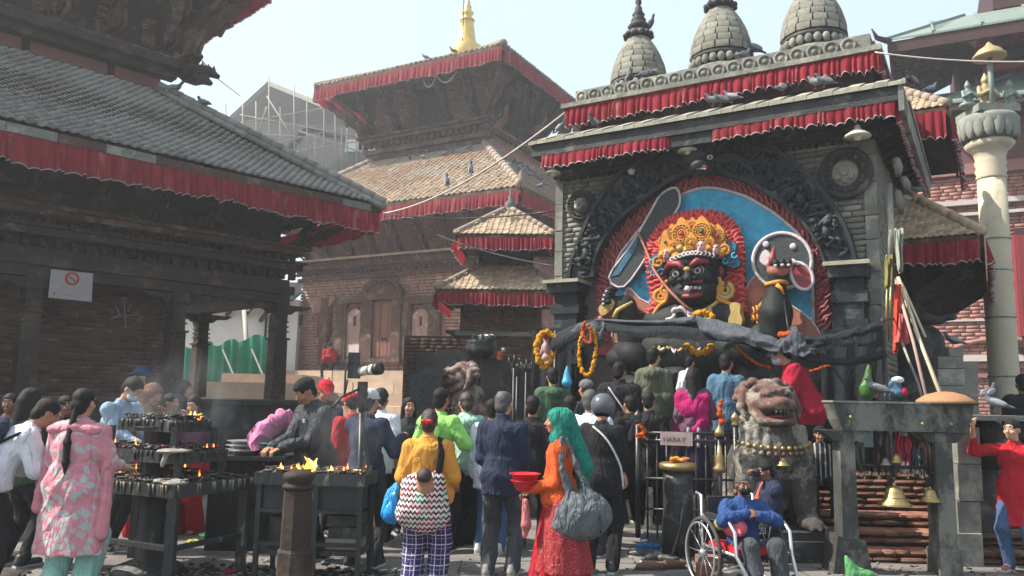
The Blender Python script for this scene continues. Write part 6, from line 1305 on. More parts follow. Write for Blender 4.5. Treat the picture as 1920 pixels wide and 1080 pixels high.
def patterned(name,base,cols,kind,scale):
 M=mat(name,base,tuple(x*.75 for x in base),rough=.9,sc=4,amt=.25,bump=.002,bsc=60,fold=.03);nt=M.node_tree;N=nt.nodes;L=nt.links;bs=N['Principled BSDF']
 lk=[l for l in L if l.to_socket==bs.inputs['Base Color']][0];src=lk.from_socket;tc=N.new('ShaderNodeTexCoord');mp=N.new('ShaderNodeMapping');L.new(tc.outputs['Object'],mp.inputs[0]);mp.inputs['Scale'].default_value=scale
 def mixin(fac,col):
  nonlocal src
  mx=N.new('ShaderNodeMixRGB');L.new(fac,mx.inputs[0]);L.new(src,mx.inputs[1]);mx.inputs[2].default_value=(*col,1);src=mx.outputs[0]
 def ramp(sock,a,b):
  r=N.new('ShaderNodeMapRange');r.inputs[1].default_value=a;r.inputs[2].default_value=b;L.new(sock,r.inputs[0]);return r.outputs[0]
 if kind=='blot':
  v=N.new('ShaderNodeTexVoronoi');v.inputs['Scale'].default_value=1;no=N.new('ShaderNodeTexNoise');no.inputs['Scale'].default_value=2.2;va=N.new('ShaderNodeVectorMath');va.operation='MULTIPLY_ADD';L.new(no.outputs['Color'],va.inputs[0]);va.inputs[1].default_value=(.9,.9,.9);L.new(mp.outputs[0],va.inputs[2]);L.new(mp.outputs[0],no.inputs['Vector']);L.new(va.outputs[0],v.inputs['Vector']);mixin(ramp(v.outputs['Distance'],.52,.36),cols[0])
  if len(cols)>1:v2=N.new('ShaderNodeTexVoronoi');v2.inputs['Scale'].default_value=2.7;L.new(mp.outputs[0],v2.inputs['Vector']);mixin(ramp(v2.outputs['Distance'],.22,.12),cols[1])
 elif kind=='plaid':
  sx=N.new('ShaderNodeSeparateXYZ');L.new(mp.outputs[0],sx.inputs[0])
  for ax in(0,2):
   for w_,c_,ph in((.10,cols[0],0),(.03,cols[0],.35)):
    a=N.new('ShaderNodeMath');a.operation='ADD';a.inputs[1].default_value=ph;L.new(sx.outputs[ax],a.inputs[0]);f=N.new('ShaderNodeMath');f.operation='FRACT';L.new(a.outputs[0],f.inputs[0]);s2=N.new('ShaderNodeMath');s2.operation='LESS_THAN';s2.inputs[1].default_value=w_;L.new(f.outputs[0],s2.inputs[0]);mixin(s2.outputs[0],c_)
 elif kind=='zig':
  sx=N.new('ShaderNodeSeparateXYZ');L.new(mp.outputs[0],sx.inputs[0]);pp=N.new('ShaderNodeMath');pp.operation='PINGPONG';pp.inputs[1].default_value=.5;L.new(sx.outputs[0],pp.inputs[0]);ad=N.new('ShaderNodeMath');ad.operation='ADD';L.new(pp.outputs[0],ad.inputs[0]);L.new(sx.outputs[2],ad.inputs[1]);f=N.new('ShaderNodeMath');f.operation='FRACT';L.new(ad.outputs[0],f.inputs[0])
  s2=N.new('ShaderNodeMath');s2.operation='LESS_THAN';s2.inputs[1].default_value=.5;L.new(f.outputs[0],s2.inputs[0])
  no=N.new('ShaderNodeTexNoise');no.inputs['Scale'].default_value=.45;L.new(mp.outputs[0],no.inputs['Vector']);cr_=N.new('ShaderNodeValToRGB');cr_.color_ramp.interpolation='CONSTANT';E_=cr_.color_ramp.elements;E_[0].position=0;E_[0].color=(*cols[0],1);E_[1].position=.44;E_[1].color=(*cols[1],1);e=E_.new(.52);e.color=(*cols[2],1);e=E_.new(.6);e.color=(*cols[3],1)
  L.new(no.outputs['Fac'],cr_.inputs[0]);mx=N.new('ShaderNodeMixRGB');L.new(s2.outputs[0],mx.inputs[0]);L.new(src,mx.inputs[1]);L.new(cr_.outputs[0],mx.inputs[2]);src=mx.outputs[0]
 elif kind=='stripe':
  sx=N.new('ShaderNodeSeparateXYZ');L.new(mp.outputs[0],sx.inputs[0]);f=N.new('ShaderNodeMath');f.operation='FRACT';L.new(sx.outputs[0],f.inputs[0]);s2=N.new('ShaderNodeMath');s2.operation='LESS_THAN';s2.inputs[1].default_value=.3;L.new(f.outputs[0],s2.inputs[0]);mixin(s2.outputs[0],cols[0])
 L.new(src,bs.inputs['Base Color']);return M
PINKP=patterned('pink floral cotton',(.56,.23,.28),[(.38,.4,.4)],'blot',(13,13,15));PLAID=patterned('navy plaid cotton',(.035,.03,.11),[(.5,.45,.55)],'plaid',(11,11,11))
ZIG=patterned('woven zigzag wrap',(.62,.58,.55),[(.02,.02,.03),(.35,.03,.08),(.02,.02,.03),(.05,.2,.14)],'zig',(24,24,20));YELF=patterned('yellow printed blouse',(.55,.26,.045),[(.55,.26,.045),(.36,.1,.08)],'blot',(12,12,12));REDP=patterned('red printed cotton',(.28,.03,.035),[(.28,.03,.035),(.45,.35,.3)],'blot',(18,18,18));BEANIE=cloth('black knit',(.015,.018,.02))
C=dict(white=cloth('white shirt cotton',(.62,.62,.68)),black=cloth('black cloth',(.014,.014,.017)),navy=cloth('navy cloth',(.022,.03,.06)),char=cloth('charcoal jacket',(.032,.038,.045),rough=.6),lblue=cloth('pale blue cotton',(.25,.34,.45)),mint=cloth('mint cotton',(.27,.5,.43)),mintj=cloth('mint jacket',(.3,.5,.4)),neon=cloth('neon green polyester',(.27,.6,.14),rough=.7),grey=cloth('grey trousers cloth',(.06,.065,.075)),jean=cloth('blue denim',(.05,.1,.2)),denim=cloth('denim shirt',(.06,.13,.2)),olive=cloth('olive jacket',(.09,.1,.07)),dgreen=cloth('dark green hoodie',(.05,.1,.06)),orange=cloth('orange blouse',(.55,.085,.02)),red=cloth('red cotton',(.38,.012,.025)),magenta=cloth('magenta shawl',(.4,.012,.12)),maroon=cloth('maroon jacket',(.33,.01,.035)),brown=cloth('brown shawl',(.16,.075,.05)),teal=cloth('teal headscarf',(.015,.19,.15)),blue=cloth('royal blue sweatshirt',(.025,.065,.2)),mauve=cloth('mauve knit',(.13,.06,.1)),purple=cloth('dark purple cloth',(.03,.02,.06)),tee=cloth('pale blue white tee',(.6,.64,.75)),dgrey=cloth('dark grey trousers',(.035,.04,.045)))
MASKB=mat('pale blue mask',(.42,.55,.6),rough=.8,sc=9,bump=0);CAPR=cloth('red cap',(.5,.015,.03));CAPB=cloth('dark blue cap',(.015,.04,.1));CAPW=cloth('white cap',(.55,.55,.58));HELM=mat('grey helmet shell',(.1,.11,.13),(.07,.075,.09),rough=.22,sc=6,bump=0);STRAPW=mat('white webbing',(.5,.5,.5),rough=.9,sc=30,bump=.002)
TR=lambda c,**k:dict(kind='trousers',c=c,**k)
p=person('man in white shirt with navy backpack bending forward at the left edge',104,752,6.45,face=48,lean=34,hp=10,top=dict(c=C['white'],sleeve=.48,hem=.86,b=.03),bot=TR(C['black'],w=.02),hands=(A_((-.15,.5,.85)),A_((.2,.55,.9))),face_on=False,tw=1.1)
worn(p,'backpack',[ell(p['T']((-.03,-.19,.3)),(.15,.09,.2),p['Rl'],k=.03),ell(p['T']((-.03,-.25,.18)),(.11,.06,.1),p['Rl'],k=.03)],.014,C['navy'],(.004,14))
strap(p,[p['T']((-.17,-.1,.46)),p['T']((-.15,.05,.5)),p['T']((-.14,.13,.3))],.022,C['navy']);strap(p,[p['T']((.2,-.07,.44)),p['T']((.05,-.16,.2)),p['T']((-.18,-.1,-.04))],.018,C['black'])
person('woman with long black hair behind the pink floral kurta, only her head showing',62,728,7.3,face=30,sex='f',top=dict(c=C['dgreen'],hem=.8),bot=TR(C['black']),hair=('long',HAIRM),face_on=False,res=.02)
person('dark skinned man whose face shows at the far left edge behind the white shirt',20,738,8.6,face=165,top=dict(c=C['brown']),bot=TR(C['black']),skin=2,res=.02)
person('short haired dark head between the white shirt and the pink kurta',126,742,8.2,face=120,top=dict(c=C['black']),bot=TR(C['black']),skin=2,res=.022)
p=person('woman in pink floral kurta and mint trousers seen from behind with a long ponytail',160,729,6.2,face=6,sex='f',tw=1.28,top=dict(c=PINKP,sleeve=.78,hem=.38,b=.03,flare=.055,n=6,name='kurta',nz=.007),bot=TR(C['mint'],w=.045,cuff=1.1,nz=.02),hair=('pony',HAIRM),hands=(A_((-.24,.3,1.05)),A_((.26,.32,1.05))),skin=1,res=.014,face_on=False)
PKS=cloth('pink dupatta',(.55,.22,.26));T=p['T']
worn(p,'dupatta',[cap(T((-.2,-.06,.46)),T((0,-.08,.48)),.04,.045,k=.04),cap(T((0,-.08,.48)),T((.2,-.06,.46)),.045,.04,k=.04),cap(T((.1,.0,.51)),T((-.1,.0,.51)),.038,k=.04)],.014,PKS,(.006,20))
for sd in(-1,1):worn(p,'dupatta_end',[cap(T((sd*.22,.03,.46)),T((sd*.27,.03,.15)),.045,.05,k=.03),cap(T((sd*.27,.03,.15)),T((sd*.285,-.01,-.28-.1*sd)),.05,.06,k=.03)],.014,PKS,(.009,22))
person('man in pale blue shirt and mask looking down at the lamps',262,712,8.0,face=105,hp=32,lean=8,top=dict(c=C['lblue'],sleeve=.95,hem=.8,b=.026),bot=TR(C['dgrey']),hands=(A_((-.12,.45,1.0)),A_((.12,.45,1.02))),skin=1,mask=MASKB,res=.016)
person('person in dark blue cap looking left in the shade behind the lamps',268,688,9.6,face=235,top=dict(c=C['brown']),bot=TR(C['black']),hair=('cap',CAPB),skin=0,res=.02)
person('woman wrapped in brown headscarf wearing red trousers behind the oil lamps',294,722,8.9,face=115,hp=20,sex='f',top=dict(c=C['brown'],hem=.6,b=.04),bot=TR(C['red'],w=.06),hair=('scarf',C['brown']),skin=0,shoes=None,res=.018,tw=1.1)
person('person with dark hair and purple clothes beside the brown headscarf',322,738,9.3,face=100,top=dict(c=C['purple']),bot=TR(C['black']),res=.022,face_on=False)
person('person in black hood standing behind the lamps',346,714,10.3,face=90,top=dict(c=C['black']),bot=TR(C['black']),hair=('hood',C['black']),res=.022)
person('woman with black hair resting her cheek on a hand behind the lamps',363,742,9.0,face=195,hp=15,hy=-10,sex='f',top=dict(c=C['mauve'],hem=.7),bot=TR(C['red'],w=.05),hands=(A_((.02,.17,1.45)),A_((.2,.3,1.1))),hair=('long',HAIRM),skin=1,shoes=None,res=.018)
p=person('man in charcoal jacket and black knit cap lighting lamps with lowered head',561,714,7.7,face=222,hp=30,hy=6,lean=6,top=dict(c=C['char'],hem=.74,b=.045,nz=.009,name='jacket',collar=2),bot=TR(C['black']),hair=('beanie',BEANIE),hands=(A_((-.06,.4,1.05)),A_((.1,.42,1.05))),res=.014,tw=1.04,curl=.8,skin=0)
m1=MB()
for j in range(3):m1.tube([p['T']((-.1+.0,.165,.38+j*.012)),p['T']((-.075,.17,.385+j*.014)),p['T']((-.06+.004*j,.168,.37+j*.006))],.0045,4)
o_=m1.build('chest_logo',STRAPW,p['r'],local=True);o_['kind']='stuff'
person('man in red cap and glasses looking down between two dark jackets',614,716,8.9,face=150,hp=28,top=dict(c=C['dgrey'],hem=.8),bot=TR(C['black']),hair=('cap',CAPR),skin=0,res=.018)
person('dark haired head with a red cap behind the photographer',655,738,8.7,face=320,hp=20,top=dict(c=C['red']),bot=TR(C['black']),hair=('cap',CAPR),res=.02,face_on=False)
ph_=person('photographer in navy jacket and white cap steadying a camera on a tripod',695,730,7.55,face=25,hp=0,lean=0,top=dict(c=C['navy'],hem=.78,b=.035,nz=.009,name='jacket'),bot=TR(C['dgrey'],w=.015),hair=('cap',CAPW),hands=(A_((-.16,.3,1.5)),A_((.22,.3,1.25))),res=.014,curl=1.3,tw=.97,face_on=False)
person('man in white short sleeved shirt with his back to the camera',716,728,8.75,face=15,top=dict(c=C['white'],sleeve=.45,hem=.78,b=.03),bot=TR(C['black']),shoes=SHOEB,face_on=False,res=.015,tw=.96)
person('woman with long black hair facing the camera between white and neon shirts',768,745,9.4,face=160,sex='f',top=dict(c=C['dgrey']),bot=TR(C['black']),hair=('long',HAIRM),skin=1,res=.018)
p=person('man in neon green shirt facing away from the camera',828,728,8.3,face=22,top=dict(c=C['neon'],sleeve=.45,hem=.78,b=.03,nz=.008),bot=TR(C['black']),hands=(None,A_((.3,.32,1.12))),face_on=False,res=.014,tw=.98)
text_mesh('N-SA',.09,C['navy'],p['r'],Vector(p['T']((-.2,-.15,.36))),(R_(90),0,R_(-8)))
p=person('woman in mint green jacket and wide black trousers, cross body strap',874,736,8.8,face=340,sex='f',top=dict(c=C['mintj'],hem=.86,b=.04,hood=True,name='jacket'),bot=TR(C['black'],w=.05,cuff=1.6),hair=('flatbun',HAIRB),hands=(A_((-.1,.4,1.12)),None),face_on=False,res=.015,skin=1)
strap(p,[p['T']((-.14,-.1,.49)),p['T']((.02,-.15,.28)),p['T']((.2,-.08,-.02))],.011,C['black'])
p=person('man in pale shirt and jeans half hidden by the navy jacket',926,748,8.3,face=20,top=dict(c=C['tee'],hem=.72,b=.035),bot=TR(C['jean']),shoes=SHOEW,face_on=False,res=.018,tw=1.05)
p=person('balding man in navy jacket and grey trousers with his back to the camera',946,733,7.3,face=14,hy=12,top=dict(c=C['navy'],hem=.74,b=.035,nz=.009,name='jacket',collar=2),bot=TR(C['grey'],w=.022),hair=('bald',HAIRG),hands=(A_((-.14,.24,.98)),A_((.14,.25,.98))),shoes=mat('light grey shoe',(.3,.3,.29),rough=.7),face_on=False,res=.014,tw=.97,skin=1)
person('person in dark green hoodie standing on the platform left of the shrine',1036,690,9.6,base=.42,face=350,top=dict(c=C['dgreen'],b=.04,hood=True,hem=.7),bot=TR(C['black']),hair=('short',HAIRM),face_on=False,res=.018)
person('dark haired man in black between the green headscarf and the awning',1070,742,8.9,face=20,top=dict(c=C['black']),bot=TR(C['black']),face_on=False,res=.02)
person('person in grey hat at the edge of the platform',1098,712,9.5,face=330,base=.2,top=dict(c=C['dgrey']),bot=TR(C['black']),hair=('beanie',cloth('grey felt',(.12,.12,.13))),face_on=False,res=.02)
person('person in black jacket left of the orange blouse, mostly hidden',1000,742,8.6,face=10,top=dict(c=C['black'],b=.03),bot=TR(C['black']),face_on=False,res=.02)
p=person('woman in orange blouse, red skirt and teal headscarf carrying red bowls and a grey sack',1046,766,6.35,face=275,sex='f',hp=-2,top=dict(c=C['orange'],hem=.9,b=.026,sleeve=.97,nz=.01),bot=dict(kind='skirt',c=C['red'],r=(.25,.29),hem=.12,n=9,amp=.08),hair=('hood',C['teal']),hands=(A_((-.1,.25,1.0)),A_((.1,.25,.98))),skin=0,res=.013,curl=.9,shoes=SHOEB)
T,H=p['T'],p['H']
worn(p,'headscarf_tail',[ell(H((0,-.07,.02)),(.1,.1,.11),p['Rh'],k=.04),cap(H((.02,-.12,-.04)),T((.06,-.2,.28)),.08,.1,k=.05),cap(T((.06,-.2,.28)),T((.1,-.2,.0)),.09,.05,k=.04)],.013,C['teal'],(.009,24))
worn(p,'hair_bun',[ell(H((0,-.02,.0)),(.079,.085,.06),p['Rh'])],.01,HAIRM)
worn(p,'apron',[qcone(p['pel']+A_((-.04,-.04,0)),-.62,.02,(.25,.26),(.2,.15),k=.02,n=7,amp=.05)],.014,REDP)
worn(p,'hanging_purse',[cap((-.14,.3,.9),(-.15,.29,.7),.03,.045,k=.02),cap((-.15,.29,.7),(-.15,.3,.6),.045,.02,k=.02)],.012,cloth('pinkish purse',(.42,.14,.14)),(.003,20))
BAGG=mat('grey nylon sack',(.11,.125,.14),(.07,.08,.09),rough=.55,sc=3,amt=.5,bump=.004,bsc=30,fold=.06)
bg_,_,c_=carried(p,'shoulder_sack',[ell((-.2,-.22,.82),(.13,.25,.2),k=.06),ell((-.2,-.16,.72),(.12,.23,.13),k=.06),cap((-.2,-.12,.95),(-.25,-.02,1.2),.06,.025,k=.05),cap((-.25,-.02,1.2),(-.17,-.02,1.46),.025,.025,k=.02),cap((-.2,-.3,.9),(-.2,-.14,1.25),.05,.025,k=.05),cap((-.2,-.14,1.25),(-.15,-.06,1.45),.025,.022,k=.02)],.014,BAGG,'big grey nylon sack slung behind the woman in orange','bag',(.01,16))
p=person('man in black jacket wearing a grey motorcycle helmet with white strap',1132,746,7.6,face=18,hp=14,lean=3,top=dict(c=C['black'],hem=.74,b=.035,nz=.009,name='jacket'),bot=TR(C['black'],w=.02),hair=('helmet',HELM),hands=(A_((-.16,.3,1.05)),A_((.16,.3,1.0))),face_on=False,res=.014,tw=.92)
strap(p,[p['T']((-.06,-.14,.5)),p['T']((.1,-.17,.36)),p['T']((.22,-.12,.12)),p['T']((.24,-.06,-.1))],.011,STRAPW)
person('man in white tee shirt with bare forearm hanging beside the helmet wearer',1108,731,8.3,face=28,top=dict(c=C['tee'],sleeve=.42,hem=.76,b=.035),bot=TR(C['dgrey']),hair=('short',HAIRG),hands=(None,A_((.36,.05,.86))),face_on=False,res=.015,tw=1.1,skin=1)
p=person('person in long black coat with a pale cross strap by the railing',1162,679,9.3,base=.42,face=14,hy=18,top=dict(c=C['black'],hem=.3,b=.05,flare=.07,n=5,name='coat',collar=2),bot=TR(C['black']),face_on=False,res=.015,tw=1.1)
strap(p,[p['T']((-.12,-.12,.48)),p['T']((.05,-.18,.25)),p['T']((.2,-.13,0))],.012,STRAPW)
person('man in olive hooded jacket close to the shrine',1226,652,10.1,base=.55,face=22,hy=20,top=dict(c=C['olive'],hem=.7,b=.035,hood=True,name='jacket'),bot=TR(C['black']),face_on=False,tw=.85,res=.017,skin=1)
person('child in white jacket lifted beside the magenta shawl',1294,668,10.2,base=1.0,face=50,top=dict(c=C['white'],hem=.7),bot=TR(C['black']),hair=('short',HAIRM),face_on=False,res=.02,skin=1)
p=person('woman with a magenta shawl round her back at the shrine rail',1300,689,9.3,base=.45,face=12,hy=20,sex='f',top=dict(c=C['mauve'],hem=.75,b=.03,sleeve=.97),bot=dict(kind='skirt',c=C['purple'],r=(.24,.22),hem=.1),hair=('long',HAIRM),hands=(None,A_((.25,.3,1.1))),face_on=False,res=.015)
T=p['T'];worn(p,'shawl',[ell(T((0,-.05,.26)),(.21,.12,.19),p['Rl'],k=.04),cap(T((-.17,-.04,.42)),T((.15,-.06,.4)),.075,.07,k=.04),cap(T((-.17,-.04,.4)),T((-.22,0,-.1)),.07,.045,k=.04),cap(T((.12,-.08,.1)),T((.0,-.1,-.02)),.08,.07,k=.04),cap(T((-.22,0,-.1)),T((-.23,.0,-.3)),.045,.03,k=.03)],.014,C['magenta'],(.008,18))
for sd in(0,1):worn(p,'shawl_end',[cap(T((-.07+.13*sd,-.16,.0)),T((-.08+.13*sd,-.17,-.22)),.024,.03,k=.02)],.012,cloth('pale lilac cloth',(.4,.32,.4)),(.004,30))
person('man in denim shirt facing the shrine right of the magenta shawl',1362,663,9.8,base=.5,face=24,hy=15,top=dict(c=C['denim'],hem=.74,b=.04),bot=TR(C['black']),face_on=False,tw=.85,res=.016,skin=1)
person('man in maroon jacket and mask leaning down behind the stone lion',1452,646,9.5,base=.5,face=285,lean=24,hp=14,top=dict(c=C['maroon'],hem=.75,b=.045,name='jacket',nz=.01),bot=TR(C['black']),mask=MASKB,hands=(A_((-.15,.5,1.0)),A_((.15,.5,.95))),res=.015,skin=1)
for(x,y,Y_,f_,l_)in((1216,735,9.0,15,'bent figure in black behind the iron railing'),(1180,742,9.1,340,'figure in dark clothes left of the iron railing')):
 person(l_,x,y,Y_,base=.2,face=f_,top=dict(c=C['black'],hem=.5,flare=.03),bot=TR(C['black']),face_on=False,res=.022)
p=person('seated man in blue sweatshirt with black chin mask in the wheelchair',1393,889,6.9,pelz=.44,base=.0,face=165,hy=12,pose='sit',top=dict(c=C['blue'],b=.04,nz=.01),bot=TR(C['grey'],w=.03),hands=(A_((-.02,.28,.83)),A_((.1,.26,.85))),skin=2,mask=C['black'],hair=('short',HAIRG),res=.014,feet=[A_((-.14,.52,.12)),A_((.13,.5,.12))],elbow=(A_((-.9,-.3,-.2)),A_((.9,-.3,-.2))),curl=1.0,tw=1.15)
text_mesh('23',.1,STRAPW,p['r'],Vector(p['T']((-.09,.172,.18))),(R_(90),0,R_(180)))
WHEELMAN=p
p=person('dark man with orange scarf eating from his hand behind the wheelchair',1432,866,7.9,base=0,face=262,hp=10,pose='sit',top=dict(c=C['navy'],b=.04),bot=TR(C['black'],w=.02),hands=(A_((.02,.17,1.2)),A_((.2,.3,.9))),skin=2,res=.016,curl=1.1)
worn(p,'scarf',[cap(p['T']((-.1,.0,.5)),p['T']((.1,.02,.5)),.045,k=.03),cap(p['T']((.1,.06,.48)),p['T']((.08,.16,.25)),.035,.04,k=.03)],.013,cloth('orange scarf',(.55,.1,.04)),(.005,25))
person('crouched man in a striped dark jacket between the lion and the gate',1537,800,8.9,base=.35,face=195,hp=10,pose='sit',top=dict(c=patterned('black white striped cloth',(.02,.02,.022),[(.3,.3,.3)],'stripe',(14,14,14)),b=.03),bot=TR(C['black']),hair=('beanie',C['black']),skin=0,res=.016)
p=person('woman in red kurta and jeans reaching up to the ledge at the right edge',1896,786,7.9,face=228,hy=10,sex='f',top=dict(c=C['red'],hem=.52,b=.025,sleeve=.72,flare=.04,name='kurta',nz=.008),bot=TR(C['jean']),hair=('pony',HAIRM),hands=(None,A_((.36,.22,1.6))),elbow=(None,A_((.5,.3,-.7))),skin=1,res=.014,curl=.8,shoes=cloth('pinkish sandal',(.4,.15,.15)))
person('person in black seen from behind at the far right edge near the column',1916,702,11.5,face=10,base=.1,top=dict(c=C['black'],b=.05,hem=.7),bot=TR(C['black']),face_on=False,res=.02)
q_=MT.pt(0,0,.7);u_=MT.uz(617,690,.7)[0];w3=MT.pt(u_,0,.7)
person('person in red and black jacket sitting on the middle temple platform',617,643,w3.y,base=2.1,face=180,hp=28,lean=12,pose='sit',top=dict(c=C['red'],b=.05),bot=TR(C['black']),hair=('cap',BEANIE),hands=(A_((-.05,.3,.8)),A_((.1,.3,.8))),skin=1,res=.022)
p=person('woman in yellow blouse and navy plaid trousers carrying a baby in a zigzag wrap',806,768,6.55,face=4,sex='f',top=dict(c=YELF,hem=.86,b=.035,sleeve=.78,nz=.009),bot=TR(PLAID,w=.045,cuff=1.1,nz=.008),hair=('bun',HAIRB),hands=(A_((-.22,.24,1.0)),A_((.24,.24,1.0))),face_on=False,res=.013,tw=1.18,skin=0,shoes=SHOEB)
T,H=p['T'],p['H']
worn(p,'baby_wrap',[ell(T((0,-.17,-.02)),(.21,.17,.23),k=.06),ell(T((.0,-.16,-.15)),(.26,.17,.17),k=.06),ell(T((0,-.02,.0)),(.24,.19,.17),k=.06),cap(T((-.12,-.16,.1)),T((.1,-.16,.14)),.1,.1,k=.05)],.013,ZIG,(.012,15))
strap(p,[T((.13,-.19,.14)),T((.15,-.14,.38)),T((.13,-.02,.53)),T((.1,.12,.42))],.042,C['black'],sq=.3)
m1=MB();m1.ball(H((.0,-.16,.0)),(.012,.012,.035),8,6);m1.ball(H((-.03,-.155,.01)),(.03,.012,.02),8,6);m1.ball(H((.03,-.155,.01)),(.03,.012,.02),8,6);m1.build('red_hair_clip',mat('glossy red clip',(.6,.01,.02),rough=.2,bump=0),p['r'],local=True)
bt,_,c_=carried(p,'baby',[ell(T((.03,-.32,.2)),(.068,.075,.075),k=.02),ell(T((.03,-.26,.1)),(.09,.08,.1),k=.04),ell(T((-.035,-.32,.18)),(.01,.015,.02),k=.01),ell(T((.095,-.32,.18)),(.01,.015,.02),k=.01)],.009,SKINS[0],'baby asleep in the wrap on its mother\'s back, only its head showing','baby')
sdf_obj('hair',[ell(T((.03,-.328,.21))-c_,(.072,.08,.075)),ell(T((.03,-.27,.16))-c_,(.08,.05,.07),sub=True)],.009,HAIRB,bt,noise=(.002,60))
BLUEB=mat('thin blue plastic bag',(.02,.3,.75),(.01,.2,.55),rough=.35,sc=4,amt=.4,bump=.002,bsc=18,fold=.05)
carried(p,'blue_plastic_bag',[ell((-.33,.05,.82),(.09,.09,.17),k=.05),cap((-.3,.06,.95),(-.27,.14,1.08),.05,.025,k=.04),ell((-.34,.05,.74),(.1,.1,.1),k=.05)],.012,BLUEB,'bright blue plastic bag hanging from the arm of the woman in yellow','bag',(.008,22))
print('heights',PEOPLE)
LNS=mat('worn guardian stone',(.085,.078,.068),(.035,.035,.034),rough=.8,sc=6,amt=.7,bump=.012,bsc=22,wear=(.3,.28,.24),wsc=3.5,wamt=.4);LNR=mat('vermilion smeared stone',(.17,.075,.062),(.07,.05,.045),rough=.75,sc=9,amt=.7,bump=.01,bsc=30,wear=(.26,.22,.19),wsc=5,wamt=.45)
BRASS=mat('tarnished brass',(.42,.3,.12),(.2,.15,.08),rough=.42,sc=8,metal=.75,bump=.003)
lc=at(1436,900,8.75);ln=thing('stone_lion',(lc.x,8.75,.0),'large grey stone guardian lion with red face and open mouth beside the wheelchair','statue',None,R_(180+4))
m1=MB();m1.box((0,.02,.1),(1.0,1.25,.2));m1.box((0,.02,.24),(.86,1.12,.08));m1.build('pedestal',STONE_D,ln,local=True)
bd=[ell((0,-.12,.78),(.38,.42,.48),k=.08),ell((0,.17,1.02),(.37,.27,.36),k=.08),ell((.32,-.3,.5),(.17,.3,.3),k=.06),ell((-.32,-.3,.5),(.17,.3,.3),k=.06),ell((0,.05,1.3),(.33,.28,.2),k=.08)]
for s_ in(-1,1):bd+=[cap((s_*.26,.24,.98),(s_*.29,.33,.42),.17,.1,k=.05),ell((s_*.29,.42,.34),(.12,.18,.07),k=.04),cap((s_*.34,-.1,.42),(s_*.36,.12,.34),.12,.08,k=.04),cap((s_*.24,.45,.34),(s_*.24,.58,.31),.035,.03,k=.015),cap((s_*.3,.46,.34),(s_*.31,.6,.31),.035,.03,k=.015),cap((s_*.36,.44,.34),(s_*.38,.56,.31),.035,.03,k=.015)]
for i in range(9):a=-1.3+i*.325;bd.append(cap((.33*math.sin(a),.16+.2*math.cos(a),1.28),(.36*math.sin(a*1.05),.2+.22*math.cos(a),1.12),.05,.02,k=.03))
sdf_obj('body',bd,.019,LNS,ln,noise=(.006,9))
hd=[ell((0,.14,1.56),(.26,.25,.2),k=.05),ell((0,.37,1.52),(.19,.14,.09),k=.05),ell((0,.33,1.36),(.17,.16,.055),k=.04),cap((-.2,.2,1.46),(-.16,.34,1.37),.05,k=.03),cap((.2,.2,1.46),(.16,.34,1.37),.05,k=.03),ell((0,.5,1.56),(.075,.05,.05),k=.02),ell((-.1,.33,1.64),(.075,.06,.055),k=.02),ell((.1,.33,1.64),(.075,.06,.055),k=.02),cap((-.19,.26,1.7),(-.03,.36,1.67),.035,k=.02),cap((.19,.26,1.7),(.03,.36,1.67),.035,k=.02),ell((0,.42,1.435),(.125,.16,.045),sub=True,k=.02),ell((0,.1,1.76),(.1,.12,.05),k=.04)]
for s_ in(-1,1):
 hd+=[cap((s_*.26,.1,1.66),(s_*.31,.14,1.5),.05,.045,k=.02),cap((s_*.31,.14,1.5),(s_*.29,.2,1.4),.045,.02,k=.02)]
 for j in range(4):a=.3+j*.4;hd.append(ell((s_*.24*math.sin(a)+s_*.06,.02,1.58+.2*math.cos(a)),(.06,.07,.05),k=.02))
sdf_obj('head',hd,.013,LNR,ln,noise=(.004,16))
m1=MB();m1.ball((0,.36,1.41),(.09,.12,.025),10,6);m1.build('tongue',C_DRED,ln,local=True)
for i in range(6):m1=MB();m1.lathe((-.1+i*.04,.5-.012*abs(i-2.5)**2,1.475),[(.016,0),(.012,-.02),(0,-.04)],6);m1.build('tooth',LNS,ln,local=True)
for s_ in(-1,1):m1=MB();m1.ball((s_*.1,.385,1.645),(.035,.02,.03),8,6);m1.build('eye',STONE_D,ln,local=True)
for k,(zz,rr)in enumerate(((1.16,.4),(1.1,.415))):
 for i in range(15):a=-1.25+i*.178;m1=MB();m1.ball((rr*math.sin(a),.14+rr*.82*math.cos(a),zz-.07*math.cos(a)),.026,7,5);m1.build('necklace_bead',LNR if k else BRASS,ln,local=True)
def bell_mesh(r):
 m1=MB();m1.lathe((0,0,0),[(r*.98,0),(r,.03*r),(r*.86,r*.16),(r*.62,r*.42),(r*.52,r*.8),(r*.44,r*1.02),(r*.2,r*1.16),(r*.1,r*1.2),(r*.12,r*1.34),(0,r*1.4)],18);return m1
def bell(p,r,label,parent=None,m_=None):
 t=parent or thing('bronze_bell',p,label,'bell','bells hanging in the gate');m1=bell_mesh(r);m1.v=[tuple(Vector(v)+Vector(p))for v in m1.v]
 o=m1.build('bell_body',m_ or BRASS,t)
 m1=MB();m1.tube([Vector(p)+Vector((0,0,r*.8)),Vector(p)+Vector((0,0,-.1*r))],[r*.06,r*.16],6);m1.build('clapper',METD,o)
 for z_,q in((.5,.6),(.1,.94)):m1=MB();m1.tube([Vector(p)+Vector((r*q*math.cos(a),r*q*math.sin(a),z_*r))for a in np.linspace(0,2*math.pi,18)],r*.03,4,caps=False);m1.build('raised_ring',m_ or BRASS,o)
 return t
m1=bell_mesh(.075);m1.v=[(v[0],v[1]+.46,v[2]+.92)for v in m1.v];m1.build('chest_bell',BRASS,ln,local=True)
